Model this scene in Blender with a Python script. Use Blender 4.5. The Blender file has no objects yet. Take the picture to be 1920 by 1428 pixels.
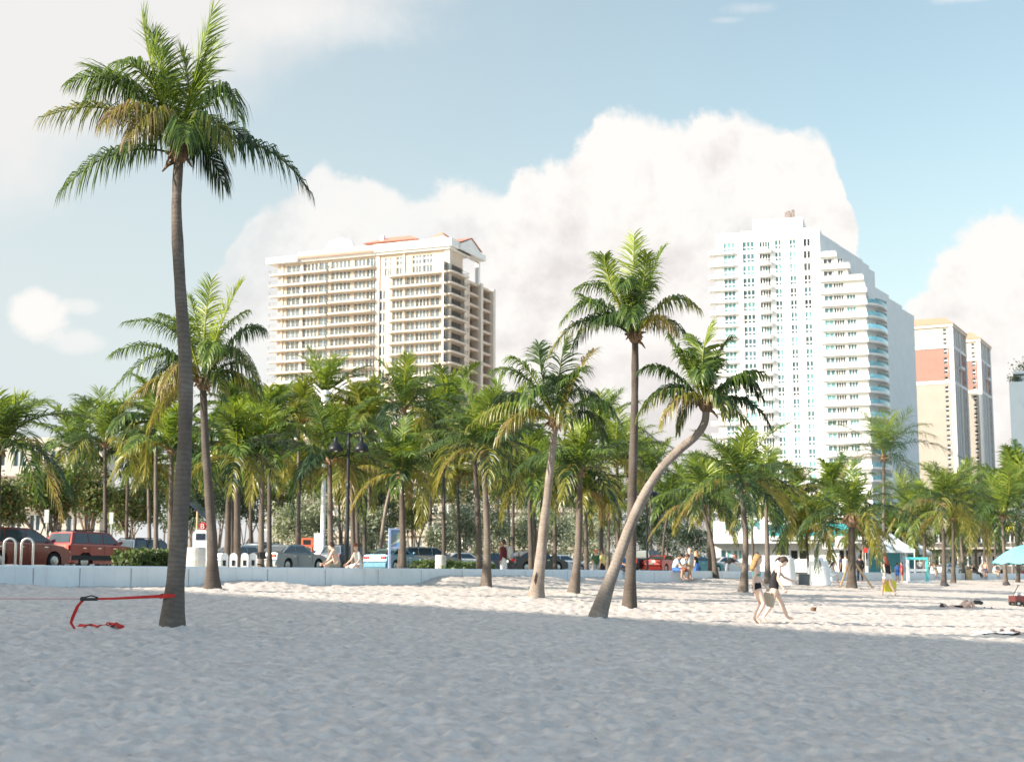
import bpy, math, random
import numpy as np
from mathutils import Vector, Matrix, noise as mnoise
PI = math.pi
R = math.radians
SC = bpy.context.scene
COL = SC.collection
rng = random.Random(11)

# ------------------------------------------------------------------ camera
SUN_EL = R(23); TRAVEL = R(27)       # light travels to the right and away from the camera
EYE = Vector((0, 0, 1.6))
FPX = 2743.0                       # focal length in pixels of the 1920 wide photograph
PITCH = math.atan(366 / FPX)
cam_d = bpy.data.cameras.new('camera')
cam_d.sensor_fit = 'HORIZONTAL'; cam_d.sensor_width = 56.0; cam_d.lens = FPX / 1920 * 56.0
cam_d.clip_start = 0.1; cam_d.clip_end = 8000
cam = bpy.data.objects.new('camera', cam_d); COL.objects.link(cam)
cam.location = EYE; cam.rotation_euler = (PI / 2 + PITCH, 0, 0)
cam_d.dof.use_dof = True; cam_d.dof.focus_distance = 27.0; cam_d.dof.aperture_fstop = 3.2
SC.camera = cam

def ray(px, py):
    a, b = px - 960, 714 - py
    c, s = math.cos(PITCH), math.sin(PITCH)
    return Vector((a, FPX * c - b * s, FPX * s + b * c))
def at(px, py, d):
    """world point seen at photo pixel (px, py) at forward distance d"""
    v = ray(px, py)
    return EYE + v * (d / v.y)

# ------------------------------------------------------------------ lie of the land
WN = Vector((.868, -.496, 0))      # seaward normal of the beach wall
WT = Vector((.496, .868, 0))       # along the wall, away from the camera
def s_of(x, y): return 29.8 + .868 * x - .496 * y
def w_of(x, y): return .496 * x + .868 * y
def sw(s, w):   # inverse
    return Vector((.868 * (s - 29.8) + .496 * w, -.496 * (s - 29.8) + .868 * w, 0)) / 1.0
def lin(x, x0, y0, x1, y1):
    t = min(1, max(0, (x - x0) / (x1 - x0)))
    return y0 + (y1 - y0) * t
def zg(x, y):
    s = s_of(x, y)
    if s >= 0: return max(-1.4, 1.3 - .0437 * s)
    if s > -10: return 1.34
    if s > -16: return lin(s, -10, 1.34, -16, 1.86)
    if s > -17: return 1.9
    return 1.88
def ground(px, py):
    v = ray(px, py); v = v / v.y
    lo, hi = 3.0, 400.0
    d = lo
    while d < hi:
        p = EYE + v * d
        if p.z <= zg(p.x, p.y): break
        d += .05
    p = EYE + v * d
    return Vector((p.x, p.y, zg(p.x, p.y)))
def behind(px, s):
    """ground point straight below photo column px at distance s from the wall (negative: inland)"""
    k = (px - 960) / (FPX / math.cos(PITCH) * 1.0)
    d = (29.8 - s) / (.496 - .868 * k)
    return Vector((k * d, d, zg(k * d, d)))

# ------------------------------------------------------------------ object helpers
def link(o, parent=None):
    COL.objects.link(o)
    if parent is not None: o.parent = parent
    return o
def tag(o, label=None, cat=None, group=None, kind=None):
    if label: o['label'] = label
    if cat: o['category'] = cat
    if group: o['group'] = group
    if kind: o['kind'] = kind
    return o
def thing(name, label, cat, loc=(0, 0, 0), rz=0, group=None):
    o = bpy.data.objects.new(name, None); link(o)
    o.empty_display_size = .2
    o.location = loc; o.rotation_euler = (0, 0, rz)
    return tag(o, label, cat, group)
def place(me, name, parent=None, loc=(0, 0, 0), rot=(0, 0, 0), sc=(1, 1, 1)):
    o = bpy.data.objects.new(name, me); link(o, parent)
    o.location = loc; o.rotation_euler = rot; o.scale = sc
    return o
def copy_tree(o, parent=None):
    c = o.copy(); COL.objects.link(c)
    c.parent = parent
    for ch in list(o.children): copy_tree(ch, c)
    return c

class MB:
    """collects faces, then links them as one mesh object"""
    def __init__(self):
        self.v = []; self.f = []; self.m = []; self.c = []; self.uv = {}
        self.M = None; self.mi = 0; self.col = (1, 1, 1)
    def vert(self, p):
        p = Vector(p)
        if self.M is not None: p = self.M @ p
        self.v.append((p.x, p.y, p.z)); self.c.append(self.col)
        return len(self.v) - 1
    def face(self, idx): self.f.append(tuple(idx)); self.m.append(self.mi)
    def poly(self, pts): self.face([self.vert(p) for p in pts])
    def box(self, a, b):
        x0, y0, z0 = a; x1, y1, z1 = b
        i = [self.vert(p) for p in ((x0,y0,z0),(x1,y0,z0),(x1,y1,z0),(x0,y1,z0),(x0,y0,z1),(x1,y0,z1),(x1,y1,z1),(x0,y1,z1))]
        for q in ((0,3,2,1),(4,5,6,7),(0,1,5,4),(1,2,6,5),(2,3,7,6),(3,0,4,7)): self.face([i[k] for k in q])
    def prism(self, pts, z0, z1):
        """pts: plan polygon (ccw) -> extruded in z"""
        n = len(pts)
        a = [self.vert((p[0], p[1], z0)) for p in pts]; b = [self.vert((p[0], p[1], z1)) for p in pts]
        self.face(a[::-1]); self.face(b)
        for k in range(n): self.face((a[k], a[(k+1) % n], b[(k+1) % n], b[k]))
    def prism_y(self, pts, y0, y1):
        """pts: (x, z) polygon (ccw seen from -y) extruded along y"""
        n = len(pts)
        a = [self.vert((p[0], y0, p[1])) for p in pts]; b = [self.vert((p[0], y1, p[1])) for p in pts]
        self.face(a); self.face(b[::-1])
        for k in range(n): self.face((a[k], b[k], b[(k+1) % n], a[(k+1) % n]))
    def rings(self, rings, cap=True, closed=True):
        ids = [[self.vert(p) for p in r] for r in rings]
        n = len(ids[0])
        for a, b in zip(ids, ids[1:]):
            for k in range(n if closed else n - 1):
                self.face((a[k], a[(k+1) % n], b[(k+1) % n], b[k]))
        if cap and closed: self.face(ids[0][::-1]); self.face(ids[-1])
        return ids
    def tube(self, pts, rad, n=8, cap=True, flat=1.0):
        pts = [Vector(p) for p in pts]
        if not hasattr(rad, '__len__'): rad = [rad] * len(pts)
        rs = []; ref = None
        for k, p in enumerate(pts):
            t = (pts[min(k+1, len(pts)-1)] - pts[max(k-1, 0)]).normalized()
            if ref is None:
                ref = Vector((1, 0, 0)) if abs(t.x) < .8 else Vector((0, 1, 0))
            ref = (ref - t * ref.dot(t)).normalized()
            b = t.cross(ref)
            rs.append([p + (ref * math.cos(2*PI*j/n) + b * math.sin(2*PI*j/n) * flat) * rad[k] for j in range(n)])
        return self.rings(rs, cap)
    def lathe(self, prof, n=16, c=(0, 0)):
        rs = [[(c[0] + r * math.cos(2*PI*j/n), c[1] + r * math.sin(2*PI*j/n), z) for j in range(n)] for r, z in prof]
        return self.rings(rs)
    def ball(self, c, r, nu=10, nv=7, jit=0, rnd=None):
        c = Vector(c); r = (r, r, r) if not hasattr(r, '__len__') else r
        rs = []
        for i in range(nv):
            th = PI * (i + .5) / nv
            row = []
            for j in range(nu):
                f = 1 + (rnd.uniform(-jit, jit) if rnd else 0)
                row.append((c.x + r[0]*f*math.sin(th)*math.cos(2*PI*j/nu), c.y + r[1]*f*math.sin(th)*math.sin(2*PI*j/nu), c.z - r[2]*f*math.cos(th)))
            rs.append(row)
        self.rings(rs)
    def mesh(self, name, mats=(), smooth=False):
        me = bpy.data.meshes.new(name)
        me.from_pydata(self.v, [], self.f)
        for m in mats: me.materials.append(m)
        if len(mats) > 1: me.polygons.foreach_set('material_index', self.m)
        if any(c != (1, 1, 1) for c in self.c):
            at_ = me.color_attributes.new('tint', 'FLOAT_COLOR', 'POINT')
            at_.data.foreach_set('color', np.array([(c[0], c[1], c[2], 1) for c in self.c], dtype=np.float32).ravel())
        if self.uv:
            a = me.attributes.new('run', 'FLOAT', 'POINT')
            vals = np.zeros(len(self.v), dtype=np.float32)
            for k, x in self.uv.items(): vals[k] = x
            a.data.foreach_set('value', vals)
        if smooth: me.polygons.foreach_set('use_smooth', [True] * len(me.polygons))
        me.validate(clean_customdata=False); me.update()
        return me
    def build(self, name, mats, parent=None, loc=(0, 0, 0), rot=(0, 0, 0), smooth=False):
        if not isinstance(mats, (list, tuple)): mats = [mats]
        return place(self.mesh(name, mats, smooth), name, parent, loc, rot)

# ------------------------------------------------------------------ materials
def nt(m):
    m.use_nodes = True
    t = m.node_tree; t.nodes.clear()
    return t
def N(t, typ, **kw):
    n = t.nodes.new('ShaderNode' + typ)
    for k, v in kw.items(): setattr(n, k, v)
    return n
def L(t, a, b): t.links.new(a, b)
def ramp(t, fac, stops):
    r = N(t, 'ValToRGB')
    e = r.color_ramp.elements
    while len(e) > len(stops): e.remove(e[-1])
    while len(e) < len(stops): e.new(.5)
    for k, (p, c) in enumerate(stops):
        e[k].position = p; e[k].color = (c[0], c[1], c[2], 1) if hasattr(c, '__len__') else (c, c, c, 1)
    L(t, fac, r.inputs[0])
    return r.outputs[0]
def mixc(t, fac, a, b, typ='MIX'):
    n = N(t, 'Mix', data_type='RGBA', blend_type=typ)
    if hasattr(fac, 'type'): L(t, fac, n.inputs[0])
    else: n.inputs[0].default_value = fac
    for k, x in ((6, a), (7, b)):
        if hasattr(x, 'type'): L(t, x, n.inputs[k])
        else: n.inputs[k].default_value = (x[0], x[1], x[2], 1)
    return n.outputs[2]
def math_(t, op, a, b=None, c=None, clamp=False):
    n = N(t, 'Math', operation=op, use_clamp=clamp)
    for k, x in enumerate((a, b, c)):
        if x is None: continue
        if hasattr(x, 'type'): L(t, x, n.inputs[k])
        else: n.inputs[k].default_value = x
    return n.outputs[0]
def noise_(t, scale, detail=4, rough=.55, vec=None, dist=0):
    n = N(t, 'TexNoise'); n.inputs['Scale'].default_value = scale; n.inputs['Detail'].default_value = detail
    n.inputs['Roughness'].default_value = rough; n.inputs['Distortion'].default_value = dist
    if vec is not None: L(t, vec, n.inputs['Vector'])
    return n
MATS = {}
def mat(name, col, rough=.6, var=.12, scale=3.0, bump=0, metal=0, spec=.4, bscale=None, coat=0):
    """plain surface with procedural mottling"""
    if name in MATS: return MATS[name]
    m = bpy.data.materials.new(name); t = nt(m)
    o = N(t, 'OutputMaterial'); b = N(t, 'BsdfPrincipled'); L(t, b.outputs[0], o.inputs[0])
    tc = N(t, 'TexCoord')
    nz = noise_(t, scale, 5, .6, tc.outputs['Object'])
    lo = [max(0, c * (1 - var)) for c in col]; hi = [min(1, c * (1 + var)) for c in col]
    L(t, ramp(t, nz.outputs['Fac'], [(.3, lo), (.7, hi)]), b.inputs['Base Color'])
    b.inputs['Roughness'].default_value = rough; b.inputs['Metallic'].default_value = metal
    b.inputs['Specular IOR Level'].default_value = spec
    b.inputs['Coat Weight'].default_value = coat; b.inputs['Coat Roughness'].default_value = .06
    if bump:
        n2 = noise_(t, bscale or scale * 6, 4, .6, tc.outputs['Object'])
        bp = N(t, 'Bump'); bp.inputs['Strength'].default_value = bump; bp.inputs['Distance'].default_value = .02
        L(t, n2.outputs['Fac'], bp.inputs['Height']); L(t, bp.outputs[0], b.inputs['Normal'])
    MATS[name] = m
    return m
# ------------------------------------------------------------------ sand
def sand_mat():
    m = bpy.data.materials.new('sand'); t = nt(m)
    o = N(t, 'OutputMaterial'); b = N(t, 'BsdfPrincipled'); L(t, b.outputs[0], o.inputs[0])
    tc = N(t, 'TexCoord'); P = tc.outputs['Object']
    big = noise_(t, .25, 4, .6, P); mid = noise_(t, 3.5, 6, .65, P); fine = noise_(t, 60, 3, .7, P)
    c = ramp(t, big.outputs['Fac'], [(.3, (.51, .455, .41)), (.7, (.60, .54, .485))])
    c = mixc(t, .55, c, ramp(t, mid.outputs['Fac'], [(.35, (.37, .33, .295)), (.6, (.68, .61, .545))]))
    c = mixc(t, .25, c, ramp(t, fine.outputs['Fac'], [(.3, (.42, .37, .32)), (.7, (.74, .67, .60))]))
    # bits of weed and broken frond scattered over the sand
    vo = N(t, 'TexVoronoi'); vo.inputs['Scale'].default_value = 2.8; vo.inputs['Randomness'].default_value = 1
    mp = N(t, 'Mapping'); mp.inputs['Scale'].default_value = (1, 1.6, 1); L(t, P, mp.inputs[0]); L(t, mp.outputs[0], vo.inputs['Vector'])
    gate = noise_(t, .6, 3, .5, P)
    f = math_(t, 'LESS_THAN', vo.outputs['Distance'], .06)
    f = math_(t, 'MULTIPLY', f, math_(t, 'GREATER_THAN', gate.outputs['Fac'], .47))
    c = mixc(t, math_(t, 'MULTIPLY', f, .6), c, (.18, .14, .10))
    L(t, c, b.inputs['Base Color']); b.inputs['Roughness'].default_value = .95; b.inputs['Specular IOR Level'].default_value = .1
    bp = N(t, 'Bump'); bp.inputs['Strength'].default_value = .5; bp.inputs['Distance'].default_value = .03
    h = math_(t, 'ADD', mid.outputs['Fac'], math_(t, 'MULTIPLY', fine.outputs['Fac'], .25))
    L(t, h, bp.inputs['Height']); L(t, bp.outputs[0], b.inputs['Normal'])
    return m
M_SAND = sand_mat()

def hash2(i, j, k):
    h = np.sin(i * 127.1 + j * 311.7 + k * 74.7) * 43758.5453
    return h - np.floor(h)
def dimples(X, Y, cell, depth, seed, keep=.8):
    """trodden hollows: one per jittered cell, oval, with a raised rim"""
    out = np.zeros_like(X)
    ci = np.floor(X / cell); cj = np.floor(Y / cell)
    for di in (-1, 0, 1):
        for dj in (-1, 0, 1):
            i = ci + di; j = cj + dj
            px = (i + .1 + .8 * hash2(i, j, seed)) * cell; py = (j + .1 + .8 * hash2(i, j, seed + 1)) * cell
            an = hash2(i, j, seed + 2) * PI; sz = cell * (.22 + .16 * hash2(i, j, seed + 3))
            on = hash2(i, j, seed + 4) < keep
            dx, dy = X - px, Y - py
            a = (dx * np.cos(an) + dy * np.sin(an)) / (sz * 1.5); b = (-dx * np.sin(an) + dy * np.cos(an)) / sz
            r2 = a * a + b * b
            d = -np.exp(-r2 * 1.6) * depth + .55 * depth * np.exp(-((np.sqrt(r2) - 1.35) ** 2) * 5)
            out += np.where(on, d, 0)
    return out
PILES = []   # (w, half length, height): sand banked up against the wall
def pile(px0, px1, h):
    a = behind(px0, 0); b = behind(px1, 0)
    w0, w1 = w_of(a.x, a.y), w_of(b.x, b.y)
    PILES.append((w0, w1, h))
pile(800, 1035, .30); pile(1065, 1150, .26); pile(395, 520, .16); pile(-200, 60, .1); pile(1290, 1420, .2)
BASES = [(320, 1185), (397, 1108), (1180, 1145), (1118, 1165), (1005, 1125), (912, 1104), (1076, 1116), (1394, 1113), (1597, 1105), (1440, 1098), (1770, 1098)]
def make_sand():
    # a fan of cells that widen with distance from the beach in front of the camera, one sheet
    nd, na = 900, 620
    t = np.linspace(0, 1, nd)
    D = 8.0 * (190 / 8.0) ** t
    A = np.tan(np.linspace(R(-33), R(33), na))
    X = np.outer(D, A); Y = np.repeat(D[:, None], na, 1)
    S = 29.8 + .868 * X - .496 * Y; W = .496 * X + .868 * Y
    Z = np.maximum(-1.4, 1.3 - .0437 * S)
    und = np.array([mnoise.noise((x * .22, y * .22, 0)) for x, y in zip(X.ravel(), Y.ravel())]).reshape(X.shape)
    und2 = np.array([mnoise.noise((x * .9, y * .9, 5)) for x, y in zip(X.ravel(), Y.ravel())]).reshape(X.shape)
    near = np.clip(S / 3, 0, 1)
    Z += und * .04 * near + und2 * .015
    Z += dimples(X, Y, .50, .028, 3.0, .7) + dimples(X + .3, Y - .2, .29, .024, 9.0, .9) + dimples(X + .1, Y + .1, .18, .017, 15.0, .85)
    for bx, by in BASES:
        g_ = ground(bx, by); Z += .09 * np.exp(-((X - g_.x) ** 2 + (Y - g_.y) ** 2) / .30)
    for w0, w1, h in PILES:
        e = np.clip((W - w0 + 1.2) / 2.4, 0, 1) * np.clip((w1 + 1.2 - W) / 2.4, 0, 1)
        e = e * e * (3 - 2 * e)
        Z += e * h * np.exp(-(np.maximum(S, 0) / 1.6) ** 2)
    Z = np.where(S < -.25, Z - .8, Z)
    me = bpy.data.meshes.new('sand')
    V = np.stack([X, Y, Z], -1).reshape(-1, 3).astype(np.float32)
    idx = np.arange(nd * na).reshape(nd, na)
    F = np.stack([idx[:-1, :-1], idx[:-1, 1:], idx[1:, 1:], idx[1:, :-1]], -1).reshape(-1, 4)
    me.vertices.add(len(V)); me.vertices.foreach_set('co', V.ravel())
    me.loops.add(F.size); me.loops.foreach_set('vertex_index', F.ravel().astype(np.int32))
    me.polygons.add(len(F)); me.polygons.foreach_set('loop_start', (np.arange(len(F)) * 4).astype(np.int32))
    me.polygons.foreach_set('use_smooth', np.ones(len(F), dtype=bool))
    me.update(calc_edges=True); me.validate()
    me.materials.append(M_SAND)
    o = place(me, 'sand'); o['kind'] = 'structure'
make_sand()
def strip(mb, s0, z0, s1, z1, w0=-140, w1=900, n=1):
    a, b, c, d = sw(s0, w0), sw(s1, w0), sw(s1, w1), sw(s0, w1)
    mb.poly([(a.x, a.y, z0), (d.x, d.y, z0), (c.x, c.y, z1), (b.x, b.y, z1)])
M_PAVE = mat('pale paving', (.50, .45, .39), .85, .12, 1.2, .3)
M_ASPH = mat('worn asphalt', (.075, .075, .075), .9, .2, 2.0, .3)
M_EARTH = mat('pale dry ground', (.33, .30, .24), .95, .25, .2, .2)
M_KERB = mat('kerb concrete', (.42, .41, .38), .85, .12, 2.0, .2)
M_PAINT = mat('road paint', (.75, .74, .70), .7, .08, 3.0)
g = MB()      # everything outside the fan of beach, down past the waterline and inland to the horizon
strip(g, 2600, -1.7, 60, -1.7, -2600, 2600); strip(g, 60, -1.7, 24, .05, -2600, 2600)
o = g.build('ground', M_SAND); o['kind'] = 'structure'; o.location.z = -.12
g = MB(); strip(g, -.1, 1.1, -2600, 1.1, -2600, 2600); o = g.build('inland_ground', M_EARTH); o['kind'] = 'structure'
g = MB(); strip(g, -.3, 1.335, -10, 1.335); strip(g, -10, 1.335, -16, 1.86)
o = g.build('promenade', M_PAVE); o['kind'] = 'structure'
g = MB()
a, b = sw(-16, -140), sw(-16, 900); c, d = sw(-16.3, 900), sw(-16.3, -140)
g.prism([(a.x, a.y), (b.x, b.y), (c.x, c.y), (d.x, d.y)], 1.5, 1.99)
o = g.build('kerb', M_KERB); o['kind'] = 'structure'
g = MB(); strip(g, -16.3, 1.88, -31, 1.88); o = g.build('road', M_ASPH); o['kind'] = 'structure'
g = MB()
for w in range(-60, 500, 9):
    for s in (-20, -27.5):
        strip(g, s, 1.884, s - .12, 1.884, w, w + 3)
for s in (-16.9, -23.7, -23.95, -30.6): strip(g, s, 1.884, s - .12, 1.884)
o = g.build('road_marking', M_PAINT); o['kind'] = 'structure'
g = MB(); strip(g, -31, 2.0, -300, 2.0, -140, 900); o = g.build('inland_pavement', M_PAVE); o['kind'] = 'structure'

# ------------------------------------------------------------------ low white beach wall
def wall_mat():
    m = bpy.data.materials.new('white painted wall'); t = nt(m)
    o = N(t, 'OutputMaterial'); b = N(t, 'BsdfPrincipled'); L(t, b.outputs[0], o.inputs[0])
    tc = N(t, 'TexCoord'); P = tc.outputs['Object']
    n1 = noise_(t, .7, 5, .65, P); n2 = noise_(t, 9, 5, .7, P)
    c = ramp(t, n1.outputs['Fac'], [(.3, (.74, .75, .74)), (.65, (.84, .85, .84))])
    st = math_(t, 'GREATER_THAN', n2.outputs['Fac'], .68)
    mp = N(t, 'Mapping'); mp.inputs['Scale'].default_value = (3.0, 3.0, .35); L(t, P, mp.inputs[0])
    n3 = noise_(t, 1.6, 5, .7, mp.outputs[0])
    c = mixc(t, math_(t, 'MULTIPLY', st, .25), c, (.45, .43, .40))
    c = mixc(t, ramp(t, n3.outputs['Fac'], [(.55, 0), (.75, .45)]), c, (.50, .49, .45))
    L(t, c, b.inputs['Base Color']); b.inputs['Roughness'].default_value = .75
    bp = N(t, 'Bump'); bp.inputs['Strength'].default_value = .15; bp.inputs['Distance'].default_value = .02
    L(t, n2.outputs['Fac'], bp.inputs['Height']); L(t, bp.outputs[0], b.inputs['Normal'])
    return m
M_WALL = wall_mat(); M_JOINT = mat('dark wall joint', (.30, .30, .29), .9)
def beach_wall(label, px0, px1, joints):
    a = behind(px0, 0); b = behind(px1, 0)
    w0, w1 = w_of(a.x, a.y), w_of(b.x, b.y)
    mb = MB()
    n = max(6, int((w1 - w0) / 1.2)); rs = []
    for k in range(n + 1):
        w = w0 + (w1 - w0) * k / n
        wob = .10 * math.sin(w * .35)
        ring = []
        for s, z in ((.03, .9), (0, 1.84), (-.05, 1.89), (-.45, 1.89), (-.5, 1.84), (-.5, .9)):
            p = sw(s + wob, w); ring.append((p.x, p.y, z))
        rs.append(ring)
    mb.rings(rs)
    o = mb.build('beach_wall', M_WALL); tag(o, label, 'wall')
    j = MB()
    for px in joints:
        p = behind(px, 0); w = w_of(p.x, p.y); wob = .10 * math.sin(w * .35)
        q0, q1 = sw(.018 + wob, w - .012), sw(.018 + wob, w + .012)
        j.poly([(q0.x, q0.y, 1.1), (q1.x, q1.y, 1.1), (q1.x, q1.y, 1.82), (q0.x, q0.y, 1.82)])
    j.build('joint', M_JOINT, o)
beach_wall('long low white wall along the beach, in front of the road and its cars', -420, 1490, (62, 152, 250, 357, 500, 605, 705, 790, 870, 985, 1060, 1150, 1230, 1350, 1420))
beach_wall('far low white wall running on past the round white gate piers', 1556, 1960, (1600, 1660, 1745, 1820))
# ------------------------------------------------------------------ palms
def leaf_mat(name, trans=.35, rough=.45):
    m = bpy.data.materials.new(name); t = nt(m)
    o = N(t, 'OutputMaterial'); b = N(t, 'BsdfPrincipled'); tr = N(t, 'BsdfTranslucent'); mx = N(t, 'MixShader')
    at_ = N(t, 'Attribute', attribute_name='tint')
    tc = N(t, 'TexCoord'); nz = noise_(t, 1.3, 3, .6, tc.outputs['Object'])
    c = mixc(t, 1, at_.outputs['Color'], ramp(t, nz.outputs['Fac'], [(.3, (.72, .74, .7)), (.7, (1.25, 1.2, 1.2))]), 'MULTIPLY')
    L(t, c, b.inputs['Base Color']); b.inputs['Roughness'].default_value = rough; b.inputs['Specular IOR Level'].default_value = .45
    L(t, mixc(t, 1, c, (1.7, 1.75, .8), 'MULTIPLY'), tr.inputs['Color'])
    mx.inputs[0].default_value = trans
    L(t, b.outputs[0], mx.inputs[1]); L(t, tr.outputs[0], mx.inputs[2]); L(t, mx.outputs[0], o.inputs[0])
    return m
M_FROND = leaf_mat('palm frond', .36, .36)
def trunk_mat(name, k):
    m = bpy.data.materials.new(name); t = nt(m)
    o = N(t, 'OutputMaterial'); b = N(t, 'BsdfPrincipled'); L(t, b.outputs[0], o.inputs[0])
    tc = N(t, 'TexCoord'); P = tc.outputs['Object']
    rn = N(t, 'Attribute', attribute_name='run')
    n1 = noise_(t, 2.2, 5, .65, P); n2 = noise_(t, 14, 5, .7, P)
    ph = math_(t, 'ADD', math_(t, 'MULTIPLY', rn.outputs['Fac'], 78), math_(t, 'MULTIPLY', n1.outputs['Fac'], 22))
    ring = math_(t, 'SINE', ph)
    c = ramp(t, n1.outputs['Fac'], [(f_, tuple(min(1, k * x) for x in c_)) for f_, c_ in ((.3, (.15, .118, .096)), (.55, (.24, .20, .168)), (.75, (.33, .285, .245)))])
    rr = math_(t, 'SMOOTH_MIN', ring, .2, .4)
    c = mixc(t, math_(t, 'MULTIPLY_ADD', ring, -.22 if k < 1 else -.09, .22 if k < 1 else .09, True), c, (.10, .08, .065))
    sp = math_(t, 'GREATER_THAN', n2.outputs['Fac'], .64)
    c = mixc(t, math_(t, 'MULTIPLY', sp, .6), c, (.09, .075, .065))
    L(t, c, b.inputs['Base Color']); b.inputs['Roughness'].default_value = .9; b.inputs['Specular IOR Level'].default_value = .15
    bp = N(t, 'Bump'); bp.inputs['Strength'].default_value = .4; bp.inputs['Distance'].default_value = .03
    L(t, math_(t, 'ADD', math_(t, 'MULTIPLY', ring, .16 if k < 1 else .06), n2.outputs['Fac']), bp.inputs['Height']); L(t, bp.outputs[0], b.inputs['Normal'])
    return m
M_TRUNK = trunk_mat('dark ringed palm bark', .42); M_TRUNKP = trunk_mat('pale palm bark', 1.15); M_TRUNKM = trunk_mat('grey brown palm bark', .7)
M_BOOT = mat('brown palm fibre', (.24, .155, .095), .95, .35, 9, .6)
M_NUT = mat('green brown coconut', (.20, .17, .06), .5, .3, 5)

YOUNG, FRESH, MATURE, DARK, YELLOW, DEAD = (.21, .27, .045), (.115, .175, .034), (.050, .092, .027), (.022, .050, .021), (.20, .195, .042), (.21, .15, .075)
def bez(p0, p1, p2, t): return p0 * ((1-t)**2) + p1 * (2*t*(1-t)) + p2 * (t*t)
def bezd(p0, p1, p2, t): return (p1 - p0) * (2*(1-t)) + (p2 - p1) * (2*t)
def frond(mb, p0, p1, p2, tint, n=46, ll=.55, w=.042, hang=.55, rnd=rng, fold=.35, tipc=None):
    """one feather leaf: rachis along a curve, drooping leaflets on both sides"""
    p0, p1, p2 = Vector(p0), Vector(p1), Vector(p2)
    p1 = p1 + Vector((rnd.gauss(0, .07), rnd.gauss(0, .07), rnd.gauss(0, .03))) * p2.length
    hang *= rnd.uniform(.8, 1.25); torn = rnd.uniform(.02, .12)
    Lr = sum((bez(p0, p1, p2, (k+1)/8) - bez(p0, p1, p2, k/8)).length for k in range(8))
    rib = [bez(p0, p1, p2, k/7) for k in range(8)]
    mb.col = (tint[0]*1.5 + .05, tint[1]*1.25 + .03, tint[2]*1.1)
    mb.tube(rib, [w*.62*(1-.85*k/7) + .003 for k in range(8)], 4, False)
    up = Vector((0, 0, 1))
    t0 = .16
    side0 = None
    for k in range(n):
        t = t0 + (1 - t0) * (k + .5) / n
        p = bez(p0, p1, p2, t); T = bezd(p0, p1, p2, t).normalized()
        S = T.cross(up)
        if S.length < .15: S = T.cross(Vector((.3, 1, 0)))
        S.normalize()
        if side0 is not None and S.dot(side0) < 0: S = -S
        side0 = S
        Nn = S.cross(T).normalized()
        prof = (.50 + .50 * math.sin(min(1, (t - t0) / .38) * PI / 2)) * (1 - .60 * max(0, (t - .5) / .5) ** 1.6)
        ang = lin(t, t0, R(74), 1, R(30))
        for sg in (-1, 1):
            if rnd.random() < torn: continue
            l = ll * prof * rnd.uniform(.74, 1.16)
            a = ang + rnd.gauss(0, .09)
            be = fold + rnd.gauss(0, .16)
            d = T * math.cos(a) + (S * (sg * math.cos(be)) + Nn * math.sin(be)) * math.sin(a)
            d.normalize()
            d2 = (d + Vector((0, 0, -1)) * hang * rnd.uniform(1.6, 2.2)).normalized()
            d3 = (d + Vector((0, 0, -1)) * hang * rnd.uniform(3.4, 5.5)).normalized()
            wd = (T - d * T.dot(d))
            if wd.length < .05: wd = Nn.copy()
            wd.normalize(); wd = (wd + Nn * rnd.uniform(-.5, .5)).normalized()
            ww = w * rnd.uniform(.8, 1.15) * (.55 + .45 * prof) * .5
            q1 = p + d * l * .30; q2 = q1 + d2 * l * .36; q3 = q2 + d3 * l * .36
            f = rnd.uniform(.8, 1.2); tt = tint
            if tipc and rnd.random() < .65 * t: tt = tipc
            mb.col = (tt[0]*f, tt[1]*f, tt[2]*f)
            i = [mb.vert(x) for x in (p - wd*ww*.5, p + wd*ww*.5, q1 + wd*ww, q1 - wd*ww, q2 + wd*ww*.75, q2 - wd*ww*.75)]
            mb.col = tuple(c * f * 1.1 for c in (tipc or tt)) if tipc else (tt[0]*f*1.15, tt[1]*f*1.05, tt[2]*f)
            j = mb.vert(q3)
            mb.face((i[0], i[1], i[2], i[3])); mb.face((i[3], i[2], i[4], i[5])); mb.face((i[5], i[4], j))
    mb.col = (1, 1, 1)

def boot(mb, r, h, rnd, stubs=16):
    """fibrous crown shaft with the stubs of old leaf stalks"""
    prof = [(.75, -.55), (1.15, -.30), (1.35, 0), (1.2, .35), (.8, .75), (.35, 1.1)]
    rs = []
    for f, z in prof:
        rs.append([(r*f*rnd.uniform(.8, 1.2)*math.cos(2*PI*j/9), r*f*rnd.uniform(.8, 1.2)*math.sin(2*PI*j/9), z*h) for j in range(9)])
    mb.rings(rs)
    for k in range(stubs):
        az = k * 2.4; z = rnd.uniform(-.45, .7) * h
        d = Vector((math.cos(az), math.sin(az), rnd.uniform(.2, 1.2) if k % 3 else rnd.uniform(-1.6, -.4))).normalized()
        p = Vector((math.cos(az)*r*.9, math.sin(az)*r*.9, z))
        l = r * rnd.uniform(.9, 1.9)
        mb.tube([p, p + d*l*.5, p + d*l + Vector((0, 0, -.2*l))], [r*.34, r*.24, r*.1], 5)

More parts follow.
